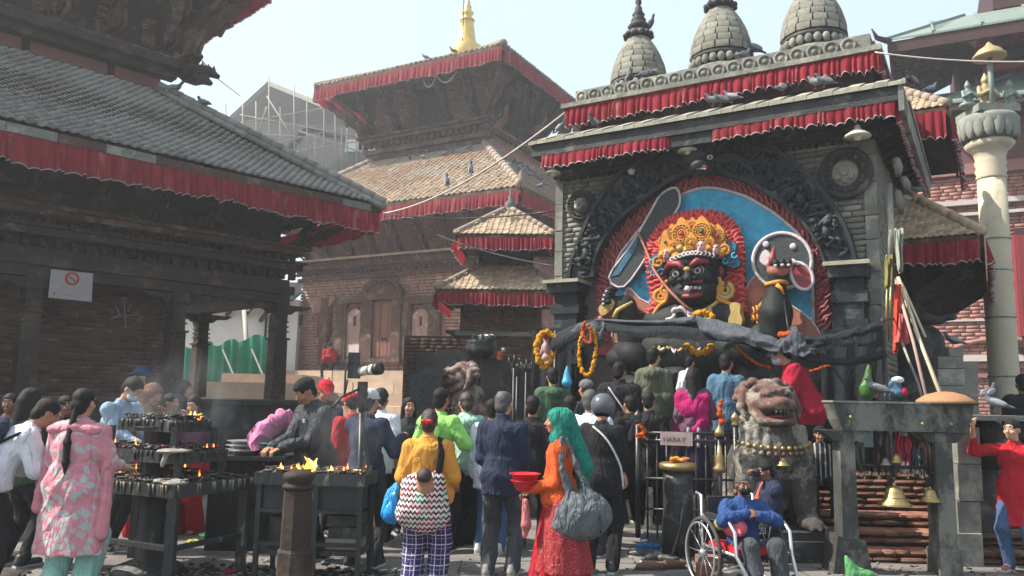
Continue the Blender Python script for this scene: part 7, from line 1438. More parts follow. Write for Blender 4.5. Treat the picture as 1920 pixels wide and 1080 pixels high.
GS=mat('sooty weathered timber gate',(.065,.07,.062),(.025,.028,.028),rough=.75,sc=3,amt=.7,bump=.012,bsc=16,wear=(.17,.17,.15),wsc=2.2,wamt=.45,stretch=(1,1,.6))
G0=gnd(1590,1072);G1=gnd(1772,1076);ga=-math.degrees(math.atan2(G1.y-G0.y,G1.x-G0.x));GF=Fr((G0.x,G0.y),ga);GL=(G1-G0).length
gt=thing('bell_gate',GF.pt(GL/2,0),'weathered dark post and beam gate hung with bronze bells, right of the lion','gate')
zt=GF.uz(1680,757)[1];zb2=GF.uz(1680,808)[1];uL=GF.uz(1553,757)[0];uR=GF.uz(1812,765)[0]
for(u0,w_)in((0,.15),(GL,.17)):
 m1=MB();a=GF.pt(u0,0);v=[]
 for z_,f in((0,1.25),(.22,1.2),(.24,1.0),(zb2-.01,.92)):v+=[GF.pt(u0+sx*w_/2*f,z_,sy*.1*f)for sx,sy in((-1,1),(1,1),(1,-1),(-1,-1))]
 m1.add(v,[(4*k+i,4*k+(i+1)%4,4*k+4+(i+1)%4,4*k+4+i)for k in range(3)for i in range(4)]+[(12,13,14,15)]);m1.build('gate_post',GS,gt)
 if u0:continue
 m1=MB();m1.prism([GF.pt(u0-.18,0,.12),GF.pt(u0+.18,0,.12),GF.pt(u0+.13,.3,.12),GF.pt(u0-.13,.34,.12)],-GF.n*.3);m1.build('post_base',STONE_D,gt)
m1=MB();m1.prism([GF.pt(uL+.09,zb2,.13),GF.pt(uR-.12,zb2,.13),GF.pt(uR-.03,zb2+.1,.13),GF.pt(uR,zt,.13),GF.pt(uL,zt,.13),GF.pt(uL+.04,zb2+.1,.13)],-GF.n*.26);m1.build('lintel_beam',GS,gt)
m1=MB();GF.box(m1,uL-.01,uR+.01,zt+.002,zt+.02,-.14,.14);m1.build('lintel_cap',STONE,gt)
for u_ in(0,GL):m1=MB();m1.prism([GF.pt(u_-.24,zb2-.003,.09),GF.pt(u_+.24,zb2-.003,.09),GF.pt(u_+.12,zb2-.1,.09),GF.pt(u_-.12,zb2-.1,.09)],-GF.n*.18);m1.build('bracket',GS,gt)
for x,y in((1595,782),(1730,795),(1783,795)):m1=MB();u,z=GF.uz(x,y,.13);m1.ball(GF.pt(u,z,.135),(.02,.012,.02),7,5);m1.build('iron_stud',BRASS,gt)
zr=GF.uz(1680,876)[1];m1=MB();m1.tube([GF.pt(.1,zr+.02,0),GF.pt(GL/2,zr,0),GF.pt(GL-.1,zr,0)],.018,8);m1.build('iron_rail',METD,gt)
def gp(x,y,w=0):u,z=GF.uz(x,y,w);return GF.pt(u,z,w)
bell(gp(1678,948,.05),.155,'largest bronze bell hanging in the middle of the gate');bell(gp(1745,940,.05),.1,'second bronze bell beside the right gate post');bell(gp(1661,872,.08),.05,'small bell left of the gate centre above the rail',m_=STONE);bell(gp(1681,867,.08),.062,'small bell above the big bell at the gate centre')
for i in range(16):
 x=1612+i*9;p=gp(x,893+5*math.sin(i*2),.03);t=thing('small_bell',p,'tiny bell tied along the iron rail of the gate','bell','tiny bells on the gate rail');m1=bell_mesh(random.uniform(.018,.028));m1.v=[tuple(Vector(v)+p)for v in m1.v];m1.build('bell_body',BRASS if i%3 else STONE,t);m1=MB();m1.tube([p+Vector((0,0,.03)),p+Vector((0,0,.07))],.004,4);m1.build('wire_loop',METD,t)
for(x0,y0,x1,y1,m_)in((1676,810,1676,895,METD),(1661,808,1661,858,METD),(1683,808,1684,858,C['maroon']),(1745,810,1745,915,METD)):m1=MB();m1.tube([gp(x0,y0,.03),gp(x1,y1,.05)],.012,6);m1.build('hanging_chain',m_,gt)
for(x,y,c)in((1612,850,'olive'),(1738,850,'brown'),(1690,838,'maroon'),(1645,860,'black'),(1722,858,'dgrey')):
 p=gp(x,y,.0);t=thing('rag_bundle',p,{'olive':'dark olive rag tied beside the left gate post','brown':'brown dried flower bundle hanging by the right gate post','maroon':'maroon thread bundle hanging above the big bell','black':'black rag hanging left of the small bells','dgrey':'grey rag hanging right of the small bells'}[c],'bundle');rr=random.Random(int(x));m1=MB()
 for j in range(9):a=Vector((rr.uniform(-.05,.05),rr.uniform(-.03,.03),.1));m1.tube([p+a,p+a*1.3+Vector((rr.uniform(-.03,.03),0,-.1)),p+a*.8+Vector((rr.uniform(-.05,.05),.0,-.2-rr.uniform(0,.08)))],[.012,.016,.005],5)
 o=m1.build('strands',C[c],t);o['kind']='stuff'
m1=MB();a,b=gp(1611,838,-.3),gp(1638,795,-.3);m1.frame_box(Vector((a.x,a.y,a.z)),GF.du*.14,GF.n*.004,Vector((0,0,.2)));o=m1.build('pasted_notice',mat('pale blue paper',(.3,.45,.5),rough=.8,sc=8,bump=0),None,loc=a);tag(o,'small pale blue printed notice behind the gate','paper')
BN=thing('brick_steps',gp(1690,1000,-.9),'worn brick steps behind the bell gate, streaked with sun','steps');RB2=mat('worn orange brick',(.34,.15,.095),(.2,.1,.07),rough=.9,sc=6,amt=.6,bump=.008,rand=.25,wear=(.12,.1,.09),wsc=2,wamt=.4)
Ms=[]
for(w0,z0,z1)in((-.5,0,.14),(-.75,.14,.27),(-1.1,.27,.4),(-1.45,.4,.78)):
 fr=Fr(tuple(GF.pt(0,0,w0)[:2]),ga)
 Ms+=brick_rows(fr,-.3,GL+1.7,z0,z1,.24,.068,.34,seed=int(z0*100)+3,gap=.018,jit=.025)
for M_ in Ms:M_[:3,3]-=A_(GF.n)*.3
scatter_pieces('brick',UBOX,BOXF,Ms,RB2,BN,300)
m1=MB();GF.box(m1,-.25,GL+1.6,0,.76,-2.6,-1.75);m1.build('bench_core',RB2,BN);m1=MB();GF.box(m1,-.25,GL+.3,.76,2.2,-2.9,-2.6);m1.build('dark_back_wall',STONE_D,BN)
sc2=thing('pale_cloth_heap',gp(1712,880,-1.6),'heap of pink and white cloth on the brick bench behind the bells','cloth')
o_=A_(sc2.location);sdf_obj('white_cloth',[ell((0,0,0),(.17,.15,.12),k=.05),ell((.12,0,-.06),(.14,.13,.1),k=.05)],.014,cloth('pale pink cloth',(.6,.42,.5)),sc2,noise=(.015,14));sdf_obj('blue_cloth',[ell((.02,-.05,.12),(.12,.1,.05))],.014,C['denim'],sc2,noise=(.008,20))
sdf_obj('dark_cloth',[ell((-.22,.1,-.02),(.2,.15,.25),k=.05)],.018,C['brown'],sc2,noise=(.012,12))
LW=thing('ledge_wall',Vector((4.55,8.2,0)),'grey stone wall with a ledge right of the gate, pigeons resting on it','wall')
for(x0,x1,y0,y1,Y_)in((1800,1842,1000,1075,8.1),(1798,1838,940,999,8.15),(1799,1840,870,939,8.15),(1797,1836,800,869,8.15),(1838,1870,840,1070,8.5)):
 a=at(x0,y1,Y_);b=at(x1,y0,Y_);m1=MB();m1.frame_box(Vector((a.x,Y_,a.z if y1<1060 else 0)),Vector((b.x-a.x,0,0)),Vector((.1,.5,0)),Vector((0,0,b.z-(a.z if y1<1060 else 0)-.008)));m1.build('wall_stone',STONE_D if x0>1830 else STONE,LW)
a=at(1812,782,8.1);b=at(1892,770,8.6);m1=MB();m1.frame_box(Vector((a.x,8.05,a.z-.03)),Vector((b.x-a.x,0,0)),Vector((0,.55,0)),Vector((0,0,.05)));m1.build('ledge_slab',STONE,LW)
m1=MB();a=at(1868,880,8.4);m1.tube([a,a+Vector((0,0,.35)),a+Vector((-.15,.1,.5))],[.14,.16,.1],9);m1.build('dark_corbel',STONE_D,LW)
def stick(pts,r,m_,label,name='bamboo_stick'):
 m1=MB();m1.tube(pts,r,7);o=m1.build(name,m_,None,loc=pts[0]);tag(o,label,'stick')
BAM=mat('pale bamboo',(.55,.48,.33),(.4,.34,.24),rough=.6,sc=5,bump=.003,stretch=(1,1,.2));PINKW=mat('pinkish wood stick',(.42,.28,.25),(.3,.2,.18),rough=.7,sc=6,bump=.003)
stick([at(1684,520,9.6),at(1722,632,9.2),at(1764,742,8.6)],.022,BAM,'thick pale bamboo pole leaning right from the shrine corner');stick([at(1690,530,9.6),at(1712,580,9.45),at(1735,632,9.3)],.016,BAM,'short pale bamboo pole leaning beside the thick one');stick([at(1678,522,9.5),at(1712,640,9.1),at(1738,750,8.7)],.018,PINKW,'slim pinkish pole leaning left of the bamboo');stick([at(1690,640,9.3),at(1722,720,9.1),at(1730,750,9.0)],.014,STONE,'grey stick leaning low behind the poles')
stick([at(1667,640,9.4),at(1672,500,9.5)],.014,BRASS,'upright yellow staff at the shrine corner');stick([at(1660,632,9.4),at(1664,520,9.45)],.012,BRASS,'shorter upright brass staff at the shrine corner')
def hang_cloth(px0,py0,px1,py1,Y_,w0,w1,m_,label,cat='cloth',name='hanging_cloth'):
 a,b=at(px0,py0,Y_),at(px1,py1,Y_);m1=MB();m1.grid(lambda u,v:a.lerp(b,v)+Vector(((u-.5)*(w0+(w1-w0)*v),.03*math.sin(u*11+3*v)+.02*math.sin(u*23),.02*math.sin(u*9))),18,10);o=m1.build(name,m_,None,loc=a);tag(o,label,cat)
hang_cloth(1684,535,1678,660,9.35,.04,.05,cloth('red orange ribbon',(.6,.06,.03)),'narrow red orange ribbon hanging at the shrine corner');hang_cloth(1690,590,1692,645,9.3,.04,.2,cloth('faded pink flag',(.5,.1,.1)),'small faded pink flag among the sticks','flag','flag');hang_cloth(1684,430,1688,510,9.4,.08,.06,cloth('dirty white rag',(.3,.32,.28)),'dirty white rag tied high on the shrine corner')
hang_cloth(1666,480,1664,540,9.35,.05,.07,cloth('yellow green ribbon',(.22,.2,.07)),'yellow green ribbon tied to the brass staff')
carve=thing('corner_carving',at(1690,400,9.75),'weathered wooden bracket carving on the shrine corner','carving')
mb=MB();
for(x0,y0,x1,y1,r)in((1668,345,1668,520,.035),(1682,360,1690,400,.05),(1694,335,1702,360,.045),(1684,372,1706,372,.04),(1680,300,1684,330,.05)):m1=MB();m1.tube([at(x0,y0,9.85),at((x0+x1)/2+3,(y0+y1)/2,9.75),at(x1,y1,9.85)],[r,r*1.1,r*.7],8);m1.build('carved_piece',STONE,carve)
GRB=mat('lime plastic bag',(.06,.19,.035),(.04,.13,.02),rough=.4,sc=4,bump=.01,trans=.3)
t=thing('green_plastic_bag',at(1628,750,8.1),'lime green plastic bag hanging just above the gate beam','bag');sdf_obj('bag',[ell((0,0,.1),(.085,.06,.1),k=.04),cap((.0,0,.2),(.02,0,.34),.04,.02,k=.04)],.01,GRB,t,noise=(.008,25))
t=thing('cloth_bundle',at(1682,748,8.05),'small blue white and pink bundle on the gate beam beside the pigeon','bundle');sdf_obj('bundle',[ell((0,0,.06),(.08,.07,.06),k=.03),ell((-.02,0,.14),(.06,.05,.06),k=.03)],.01,C['denim'],t,noise=(.01,22));sdf_obj('pink_cloth',[ell((.05,-.05,.07),(.03,.04,.05))],.008,C['maroon'],t,noise=(.004,30));sdf_obj('white_cloth',[ell((0,-.03,.19),(.06,.05,.035))],.008,C['tee'],t,noise=(.006,30))
t=thing('round_basket',gp(1775,756,.0),'shallow orange brown basket lid lying upside down on the gate beam','basket');bc=gp(1773,757,-.02);m1=MB();m1.lathe(bc,[(.27,.0),(.25,.035),(.17,.085),(.08,.11),(0,.118),],24);m1.build('lid',mat('orange woven basket',(.36,.19,.1),(.24,.12,.06),rough=.7,sc=30,bump=.004),t);m1=MB();m1.tube([bc+Vector((.27*math.cos(q),.27*math.sin(q),0))for q in np.linspace(0,6.3,26)],.012,6,caps=False);m1.build('rim',WOOD,t)
gb=gnd(1600,1074);t=thing('green_bag_ground',at(1600,1068,7.4),'crumpled green plastic bag on the ground before the gate','bag');t.location.z=0;sdf_obj('bag',[cap((0,0,.06),(-.06,0,.2),.07,.02,k=.04),ell((.08,0,.05),(.12,.07,.05),k=.04)],.012,cloth('dull green plastic',(.1,.3,.12)),t,noise=(.008,20))
RF=Fr(tuple(at(1196,900,8.8)[:2]),14);RL=1.02
rl=thing('iron_railing',RF.pt(RL/2,0),'black iron railing enclosure with a small name plate before the shrine','railing')
IRON=mat('glossy worn iron',(.06,.062,.066),(.03,.03,.03),rough=.35,sc=8,metal=.6,bump=.003)
for k,z_ in enumerate((1.2,1.12,.72,.4)):
 m1=MB();m1.tube([RF.pt(0,z_,0),RF.pt(RL,z_+.02,0)],.018 if k<2 else .013,8);m1.build('rail',IRON,rl);m1=MB();m1.tube([RF.pt(0,z_,0),RF.pt(.0,z_,-.7)],.015,7);m1.build('side_rail',IRON,rl)
for i in range(11):m1=MB();m1.tube([RF.pt(RL*i/10,.1,.0),RF.pt(RL*i/10,1.2 if i not in(0,10)else 1.3,0)],.011 if i not in(0,10)else .03,7);m1.build('bar',IRON,rl)
for u_ in(0,RL):m1=MB();m1.lathe(RF.pt(u_,1.3,0),[(.035,0),(.045,.02),(.03,.04),(.05,.07),(.045,.1),(.015,.13),(0,.15)],12);m1.build('post_knob',BRASS if u_ else IRON,rl)
m1=MB();RF.box(m1,.24,.58,1.08,1.22,.03,.045);pl2=m1.build('name_plate',mat('chalky pink plate',(.4,.33,.33),(.26,.2,.2),rough=.7,sc=10,bump=.002),rl)
text_mesh('NARAY',.07,C['brown'],pl2,RF.pt(.27,1.12,.047)-wloc(pl2),(R_(90),0,RF.rz),'plate_lettering')
garland([RF.pt(.02,1.28,.04),RF.pt(.08,1.2,.05),RF.pt(.0,1.17,.05),RF.pt(.1,1.14,.05)],.03,MARO,'orange marigolds tied on the left corner of the railing');garland([at(1352,752,8.5),at(1349,770,8.45),at(1354,785,8.45),at(1350,802,8.45)],.034,MARO,'orange marigold string hanging beside the lion')
m1=MB();t=thing('lamp_staff',at(1350,900,8.35),'slim iron and brass lamp staff standing between railing and lion','staff');sp_=Vector((t.location.x,t.location.y,0));m1.tube([sp_,sp_+Vector((0,0,1.2))],.022,8);m1.build('staff',IRON,t);m1=MB();m1.lathe(sp_+Vector((0,0,.82)),[(.02,0),(.06,.02),(.07,.06),(.04,.09),(.055,.14),(.03,.2),(.02,.3)],12);m1.build('brass_collar',BRASS,t);m1=MB();m1.lathe(sp_+Vector((0,0,1.2)),[(.05,0),(.05,.05),(.02,.08),(0,.12)],10);m1.build('cup',BRASS,t)
oc=gnd(1272,1040);op_=thing('offering_post',(oc.x,oc.y,0),'short black stone post ringed in brass with orange offerings on top','post')
m1=MB();m1.lathe((oc.x,oc.y,0),[(.17,0),(.165,.25),(.15,.45),(.155,.7),(.14,.86)],20);m1.build('shaft',mat('wax streaked black stone',(.03,.03,.032),(.015,.015,.015),rough=.45,sc=6,bump=.015,bsc=18,wear=(.22,.2,.17),wsc=5,wamt=.22),op_)
m1=MB();m1.lathe((oc.x,oc.y,.84),[(.14,0),(.185,.01),(.195,.04),(.185,.07),(.16,.08),(.0,.08)],22);m1.build('brass_ring',BRASS,op_)
t=thing('offering_heap',(oc.x,oc.y,.92),'heap of orange petals and fruit on the offering post','offering');rs=random.Random(4)
for i in range(16):q=rs.uniform(0,6.3);r_=rs.uniform(0,.12);m1=MB();m1.ball((oc.x+r_*math.cos(q),oc.y+r_*math.sin(q),.935+.03*rs.random()),(.035,.028,.02),7,5);m1.build('petal_clump',(MARO,MARI,C_SAL)[i%3],t)
t=thing('waist_chain',(oc.x-.05,oc.y-.16,0),'dark strap with a pale zigzag trailing from the offering post to the ground','strap');m1=MB();m1.tube([(oc.x+.02,oc.y-.165,.5),(oc.x-.02,oc.y-.19,.3),(oc.x-.09,oc.y-.24,.1),(oc.x-.14,oc.y-.3,.015)],.02,6);m1.build('strap',IRON,t)
GSH=mat('grey green ground sheet',(.1,.13,.14),(.07,.09,.1),rough=.6,sc=3,bump=.012,bsc=6)
m1=MB();a,b,c,d=gnd(1196,1040),gnd(1430,1046),gnd(1420,978),gnd(1215,968);m1.grid(lambda u,v:a.lerp(b,u).lerp(d.lerp(c,u),v)+Vector((0,0,.012+.01*math.sin(u*19)*math.sin(v*7+u*5))),30,14);o=m1.build('ground_sheet',GSH,None,loc=a);tag(o,'crumpled grey plastic sheet spread on the ground around the offering post','sheet')
def shoe(px,py,ang,m_,label,sole=RUB):
 p=gnd(px,py);t=thing('shoe',p,label,'shoe',None,R_(ang));sdf_obj('upper',[cap((0,-.08,.045),(0,.05,.04),.042,.04,k=.03),cap((0,.05,.035),(.0,.12,.03),.038,.03,k=.03),ell((0,-.07,.085),(.025,.04,.03),sub=True,k=.02)],.009,m_,t);m1=MB();m1.prism([Vector((x_,y_,.0))for x_,y_ in((-.035,-.12),(.035,-.12),(.042,0),(.045,.1),(.015,.16),(-.02,.16),(-.045,.1),(-.04,0))],Vector((0,0,.018)));m1.build('sole',sole,t,local=True)
shoe(1204,1046,70,SHOEB,'black shoe with white sole, leftmost of the pair on the ground sheet');shoe(1228,1054,110,SHOEB,'black shoe with white sole nearer the offering post');shoe(1218,1032,80,cloth('blue canvas shoe',(.03,.16,.4)),'bright blue canvas shoe behind the black pair');shoe(1250,1056,60,SHOEB,'dark sandal at the foot of the offering post',SHOEB);shoe(1262,1066,100,mat('brown leather sandal',(.14,.08,.05),rough=.6),'brown leather sandal nearest the camera by the post',SHOEB);shoe(1222,1068,95,mat('tan leather sandal',(.2,.12,.08),rough=.6),'tan sandal left of the brown one',SHOEB)
for k,(x,y,lbl)in enumerate(((1326,1062,'upper loose brick left of the wheelchair'),(1330,1078,'lower loose brick left of the wheelchair'))):p=gnd(x,y);m1=MB();m1.box(p+Vector((0,0,.05)),(.2,.14,.1),.2*k);o=m1.build('loose_brick',RB2,None,loc=p);tag(o,lbl,'brick')
def litter(name,cx,cy,sx,sy,n,size,mats_,label,seed,flat_=.4):
 rr=np.random.default_rng(seed);V=[];Fq=[];mi=[]
 for i in range(n):
  c=A_((cx+rr.normal()*sx,cy+rr.normal()*sy,size*.25));s_=size*rr.uniform(.4,1.4);M_=A_(Matrix.Rotation(rr.uniform(0,6.3),3,'Z')@Matrix.Rotation(rr.uniform(-.5,.5),3,'X'));b=len(V)*8
  V.append((UBOX-.5)*A_((s_,s_*rr.uniform(.4,1),s_*flat_))@M_.T+c);Fq.append(BOXF+i*8);mi+=[int(rr.integers(len(mats_)))]*6
 o=link_mesh(name,npmesh(name,np.concatenate(V),np.concatenate(Fq),mats_,mi));tag(o,label,'litter',kind='stuff')
ASH=mat('black ash',(.02,.02,.02),(.05,.05,.05),rough=.9,sc=20,bump=.004);BIT=mat('grey bits',(.25,.24,.22),(.15,.15,.14),rough=.9,sc=20,bump=0)
litter('fallen_petals',oc.x+.3,oc.y-.25,.22,.1,140,.02,[MARO,BIT,MARI,ASH],'orange petals and grit on the ground by the offering post',1)
litter('ash_litter',-2.4,6.6,.6,.4,2400,.035,[ASH,ASH,ASH,BIT],'black ash and burnt lamp scraps on the ground below the lamp stands',2);litter('ash_litter',-1.4,6.65,.5,.35,1000,.035,[ASH,ASH,BIT],'burnt scraps under the nearer fire table',3)
litter('ground_grit',.6,7.2,2.2,.8,260,.016,[ASH,BIT],'small specks of dirt scattered over the paving',4);litter('ground_grit',3.6,7.6,.6,.3,160,.03,[ASH,BIT,RB2],'rubble bits at the foot of the gate',5)
wr=WHEELMAN['r'];wc_=thing('wheelchair',(wr.location.x,wr.location.y,0),'red seated wheelchair with pale tubular frame and pink bag on the armrest','wheelchair',None,wr.rotation_euler.z)
CHR=mat('pale tube metal',(.55,.56,.58),(.4,.4,.42),rough=.3,sc=6,metal=.7,bump=.001);RSEAT=cloth('red seat fabric',(.5,.015,.03));TYRE=mat('grey tyre rubber',(.06,.06,.06),rough=.8,sc=12,bump=.003)
m1=MB();m1.box((0,.05,.36),(.44,.46,.05));m1.build('seat',RSEAT,wc_,local=True);m1=MB();m1.box((0,-.22,.56),(.42,.04,.36));m1.build('backrest',SHOEB,wc_,local=True)
for s_ in(-1,1):
 m1=MB();m1.tube([(s_*.25,-.33,.76),(s_*.25,-.24,.75),(s_*.25,-.22,.3),(s_*.25,-.2,.18)],.014,8);m1.build('back_tube',CHR,wc_,local=True);m1=MB();m1.tube([(s_*.25,-.22,.58),(s_*.25,.22,.58),(s_*.25,.3,.52),(s_*.25,.32,.34),(s_*.2,.5,.1)],.015,8);m1.build('arm_tube',CHR,wc_,local=True);m1=MB();m1.tube([(s_*.25,-.2,.34),(s_*.25,.32,.34)],.014,8);m1.build('seat_tube',CHR,wc_,local=True);m1=MB();m1.box((s_*.25,.0,.605),(.05,.3,.03));m1.build('armrest',SHOEB,wc_,local=True)
 def wheel(c,r,name):
  m1=MB();m1.tube([Vector(c)+Vector((0,r*math.cos(q),r*math.sin(q)))for q in np.linspace(0,2*math.pi,30)],.018,7,caps=False);w_=m1.build(name,TYRE,wc_,local=True);m1=MB();m1.tube([Vector(c)+Vector((s_*.035,r*.88*math.cos(q),r*.88*math.sin(q)))for q in np.linspace(0,2*math.pi,30)],.009,6,caps=False);m1.build('push_rim',CHR,w_,local=True);m1=MB();m1.lathe(Vector(c)-Vector((.03,0,0)),[(.03,0),(.03,.06)],10,axis=(1,0,0));m1.build('hub',CHR,w_,local=True)
  for k in range(10):q=k*.628;m1=MB();m1.tube([Vector(c),Vector(c)+Vector((0,r*.95*math.cos(q),r*.95*math.sin(q)))],.003,4);m1.build('spoke',CHR,w_,local=True)
 wheel((s_*.3,-.12,.29),.28,'rear_wheel');wheel((s_*.24,.36,.09),.08,'front_castor')
 m1=MB();m1.box((s_*.12,.55,.08),(.16,.12,.015));m1.build('footplate',SHOEB,wc_,local=True)
m1=MB();m1.tube([(-.24,-.1,.12),(.24,.2,.34)],.012,7);m1.build('cross_brace',CHR,wc_,local=True);m1=MB();m1.tube([(.24,-.1,.12),(-.24,.2,.34)],.012,7);m1.build('cross_brace',CHR,wc_,local=True)
t=thing('pink_hat',at(1378,990,6.75),'pink cap with yellow lining held on the lap of the man in the wheelchair','hat');sdf_obj('crown',[ell((0,0,0),(.1,.09,.075),k=.02),cap((0,-.08,-.02),(0,-.13,-.03),.03,.02,k=.03)],.01,cloth('pink cap',(.65,.12,.16)),t,noise=(.005,22));sdf_obj('yellow_bag',[ell((-.12,0,.03),(.05,.05,.05))],.01,cloth('yellow green cloth',(.3,.28,.08)),t,noise=(.006,25))
SOOT=mat('wax crusted black iron',(.016,.018,.02),(.03,.033,.035),rough=.5,sc=7,amt=.6,bump=.018,bsc=20,wear=(.3,.29,.25),wsc=6,wamt=.08,stretch=(1,1,.35));WAX=mat('melted wax',(.3,.28,.23),(.12,.12,.11),rough=.5,sc=14,bump=.006);CLAY=mat('scorched clay lamp',(.1,.075,.065),(.03,.028,.026),rough=.7,sc=20,amt=.7,bump=.002,rand=.4);FLAME=mat('lamp flame',(1,.35,.05),(1,.25,.02),rough=1,bump=0,sc=20,emit=((1,.27,.035),1.7));FLAMEB=mat('flame core',(1,.6,.2),rough=1,bump=0,emit=((1,.45,.1),2.4))
TA=Fr((-2.62,6.45),-64.5)
ta=thing('tiered_lamp_stand',TA.pt(.4,0,-.7),'black three tier iron stand crusted with wax and covered in oil lamps','stand')
tiers=((.80,0,.85,-1.4,0),(1.04,.2,.72,-1.2,-.2),(1.29,.3,.66,-1.05,-.35))
for i,(z,u0,u1,w0,w1)in enumerate(tiers):
 m1=MB();TA.box(m1,u0,u1,z-.05,z,w0,w1);tt=m1.build('tray',SOOT,ta);m1=MB()
 for(a0,a1,b0,b1)in((u0-.01,u1+.01,w1,w1+.012),(u0-.01,u1+.01,w0-.012,w0),(u0-.012,u0,w0,w1),(u1,u1+.012,w0,w1)):TA.box(m1,a0,a1,z-.09,z+.012,b0,b1)
 m1.build('tray_rim',SOOT,tt)
 m1=MB();rs=random.Random(i)
 for k in range(46):
  f=rs.random();p=TA.pt(u0+(u1-u0)*f,z-.02,w1+.018)if rs.random()<.5 else TA.pt(u0-.018,z-.02,w0+(w1-w0)*f);m1.tube([p+Vector((0,0,.03)),p,p-Vector((0,0,rs.uniform(.015,.075)))],[.008,.006,.002],5)
 o=m1.build('wax_drips',WAX if i<1 else SOOT,tt);o['kind']='stuff'
for(u_,w_)in((.04,-.04),(.81,-.04),(.04,-1.36),(.81,-1.36)):m1=MB();m1.bar(TA.pt(u_,0,w_),TA.pt(u_,.745,w_),.075);m1.build('leg',SOOT,ta)
for(u_,w_)in((.42,-.7),):m1=MB();m1.lathe(TA.pt(u_,0,w_),[(.3,0),(.28,.06),(.12,.12),(.1,.5),(.12,.72)],14);m1.build('centre_column',SOOT,ta);m1=MB();m1.lathe(TA.pt(u_,.8,w_),[(.18,0),(.12,.05),(.12,.4),(.2,.44)],14);m1.build('centre_column',SOOT,ta)
for(u_,w_)in((.22,-.22),(.7,-.22),(.22,-1.18),(.7,-1.18)):m1=MB();m1.bar(TA.pt(u_,.8,w_),TA.pt(u_,.99,w_),.05);m1.build('tier_support',SOOT,ta);m1=MB();m1.bar(TA.pt(u_*.9+.06,1.04,w_*.8-.15),TA.pt(u_*.9+.06,1.24,w_*.8-.15),.05);m1.build('tier_support',SOOT,ta)
m1=MB();TA.box(m1,0,.85,.3,.34,-.06,-.02);m1.build('stretcher',SOOT,ta);m1=MB();TA.box(m1,.02,.06,.3,.34,-1.4,-.06);m1.build('stretcher',SOOT,ta)
lm=MB();lm.lathe((0,0,0),[(.018,0),(.03,.006),(.038,.018),(.036,.02),(.026,.01),(0,.008)],10);LME=lm.mesh('bowl',CLAY)
fms=[]
for k in range(3):
 m1=MB();m1.lathe((.012,0,.016),[(0,0),(.007,.006),(.0085,.014),(.006,.026),(.002,.038),(0,.046+.008*k)],8);fms.append(m1.mesh('flame',FLAME))
def lamp(p,lit,label,group,s_=1.0):
 t=thing('oil_lamp',p,label,'oil lamp',group,random.uniform(0,6.3));t.scale=(s_,)*3;link_mesh('bowl',LME,t)
 if lit:link_mesh('flame',random.choice(fms),t)
rs=random.Random(8);random.seed(21)
for i,(z,u0,u1,w0,w1)in enumerate(tiers):
 n_=(62,48,46)[i];nm=('lowest','middle','top')[i];nxt=tiers[i+1]if i<2 else None;used=[]
 for k in range(n_*4):
  u,w_=rs.uniform(u0+.04,u1-.04),rs.uniform(w0+.04,w1-.04)
  if nxt and nxt[1]-.02<u<nxt[2]+.02 and nxt[3]-.02<w_<nxt[4]+.02 and rs.random()<.9:continue
  if any((u-a)**2+(w_-b)**2<.07**2 for a,b in used):continue
  used.append((u,w_));lit=rs.random()<(.4 if w_<-.5 else .12)if i<2 else rs.random()<.12
  lamp(TA.pt(u,z+rs.uniform(.005,.045),w_),lit,f'small {"burning" if lit else "burnt out"} clay oil lamp on the {nm} tray of the tiered stand',f'{"burning" if lit else "burnt out"} lamps on the {nm} tray of the tiered stand',rs.uniform(.85,1.2))
  if len(used)>=n_:break
def blaze(p,h,n_,label,seed):
 t=thing('fire',p,label,'fire');r_=random.Random(seed)
 for k in range(n_):
  o=Vector((r_.uniform(-.05,.05),r_.uniform(-.04,.04),0));hh=h*r_.uniform(.4,1);P=[p+o,p+o+Vector((r_.uniform(-.01,.01),0,hh*.3)),p+o+Vector((r_.uniform(-.02,.02),0,hh*.7)),p+o+Vector((r_.uniform(-.03,.03),0,hh))];m1=MB();m1.tube(P,[.01+.05*hh,.014+.07*hh,.008+.03*hh,.001],7);m1.build('flame_tongue',FLAME if k%3 else FLAMEB,t)
blaze(TA.pt(.58,1.3,-.42),.09,3,'tall orange fire at the right end of the top tray',1)
t=thing('wax_lump',TA.pt(.1,.8,-.1),'pale lump of melted wax at the near corner of the lowest tray','wax');sdf_obj('wax',[ell((0,0,.02),(.1,.14,.025),k=.03),ell((-.12,.1,.02),(.12,.08,.02),k=.03)],.01,WAX,t,noise=(.01,35));t=thing('wax_lump',TA.pt(.25,1.04,-.3),'grey film of wax over the near corner of the middle tray','wax');sdf_obj('wax',[ell((0,0,.015),(.14,.18,.02),k=.03),cap((-.02,-.12,0),(-.04,-.14,-.1),.03,.015,k=.02)],.01,WAX,t,noise=(.008,35))
TB=Fr(tuple(at(480,885,6.95)[:2]),3);tb=thing('fire_table',TB.pt(.45,0,-.25),'black iron fire table with burning wicks, behind the wooden bollard','table');ZB=.86;LB=.93
m1=MB();TB.box(m1,0,LB,ZB-.06,ZB,-.5,0);m1.build('tray',SOOT,tb);m1=MB();TB.box(m1,-.01,LB+.01,ZB-.08,ZB+.02,0,.012);TB.box(m1,-.012,0,ZB-.08,ZB+.02,-.5,0);TB.box(m1,LB,LB+.012,ZB-.08,ZB+.02,-.5,0);m1.build('tray_rim',SOOT,tb)
for(u_,w_)in((.03,-.03),(.52,-.03),(.9,-.03),(.03,-.47),(.9,-.47)):m1=MB();m1.bar(TB.pt(u_,0,w_),TB.pt(u_,ZB-.06,w_),.04);m1.build('leg',SOOT,tb)
for z_ in(.28,.55):m1=MB();TB.box(m1,.05,.88,z_,z_+.03,-.045,-.015);m1.build('stretcher',IRON,tb)
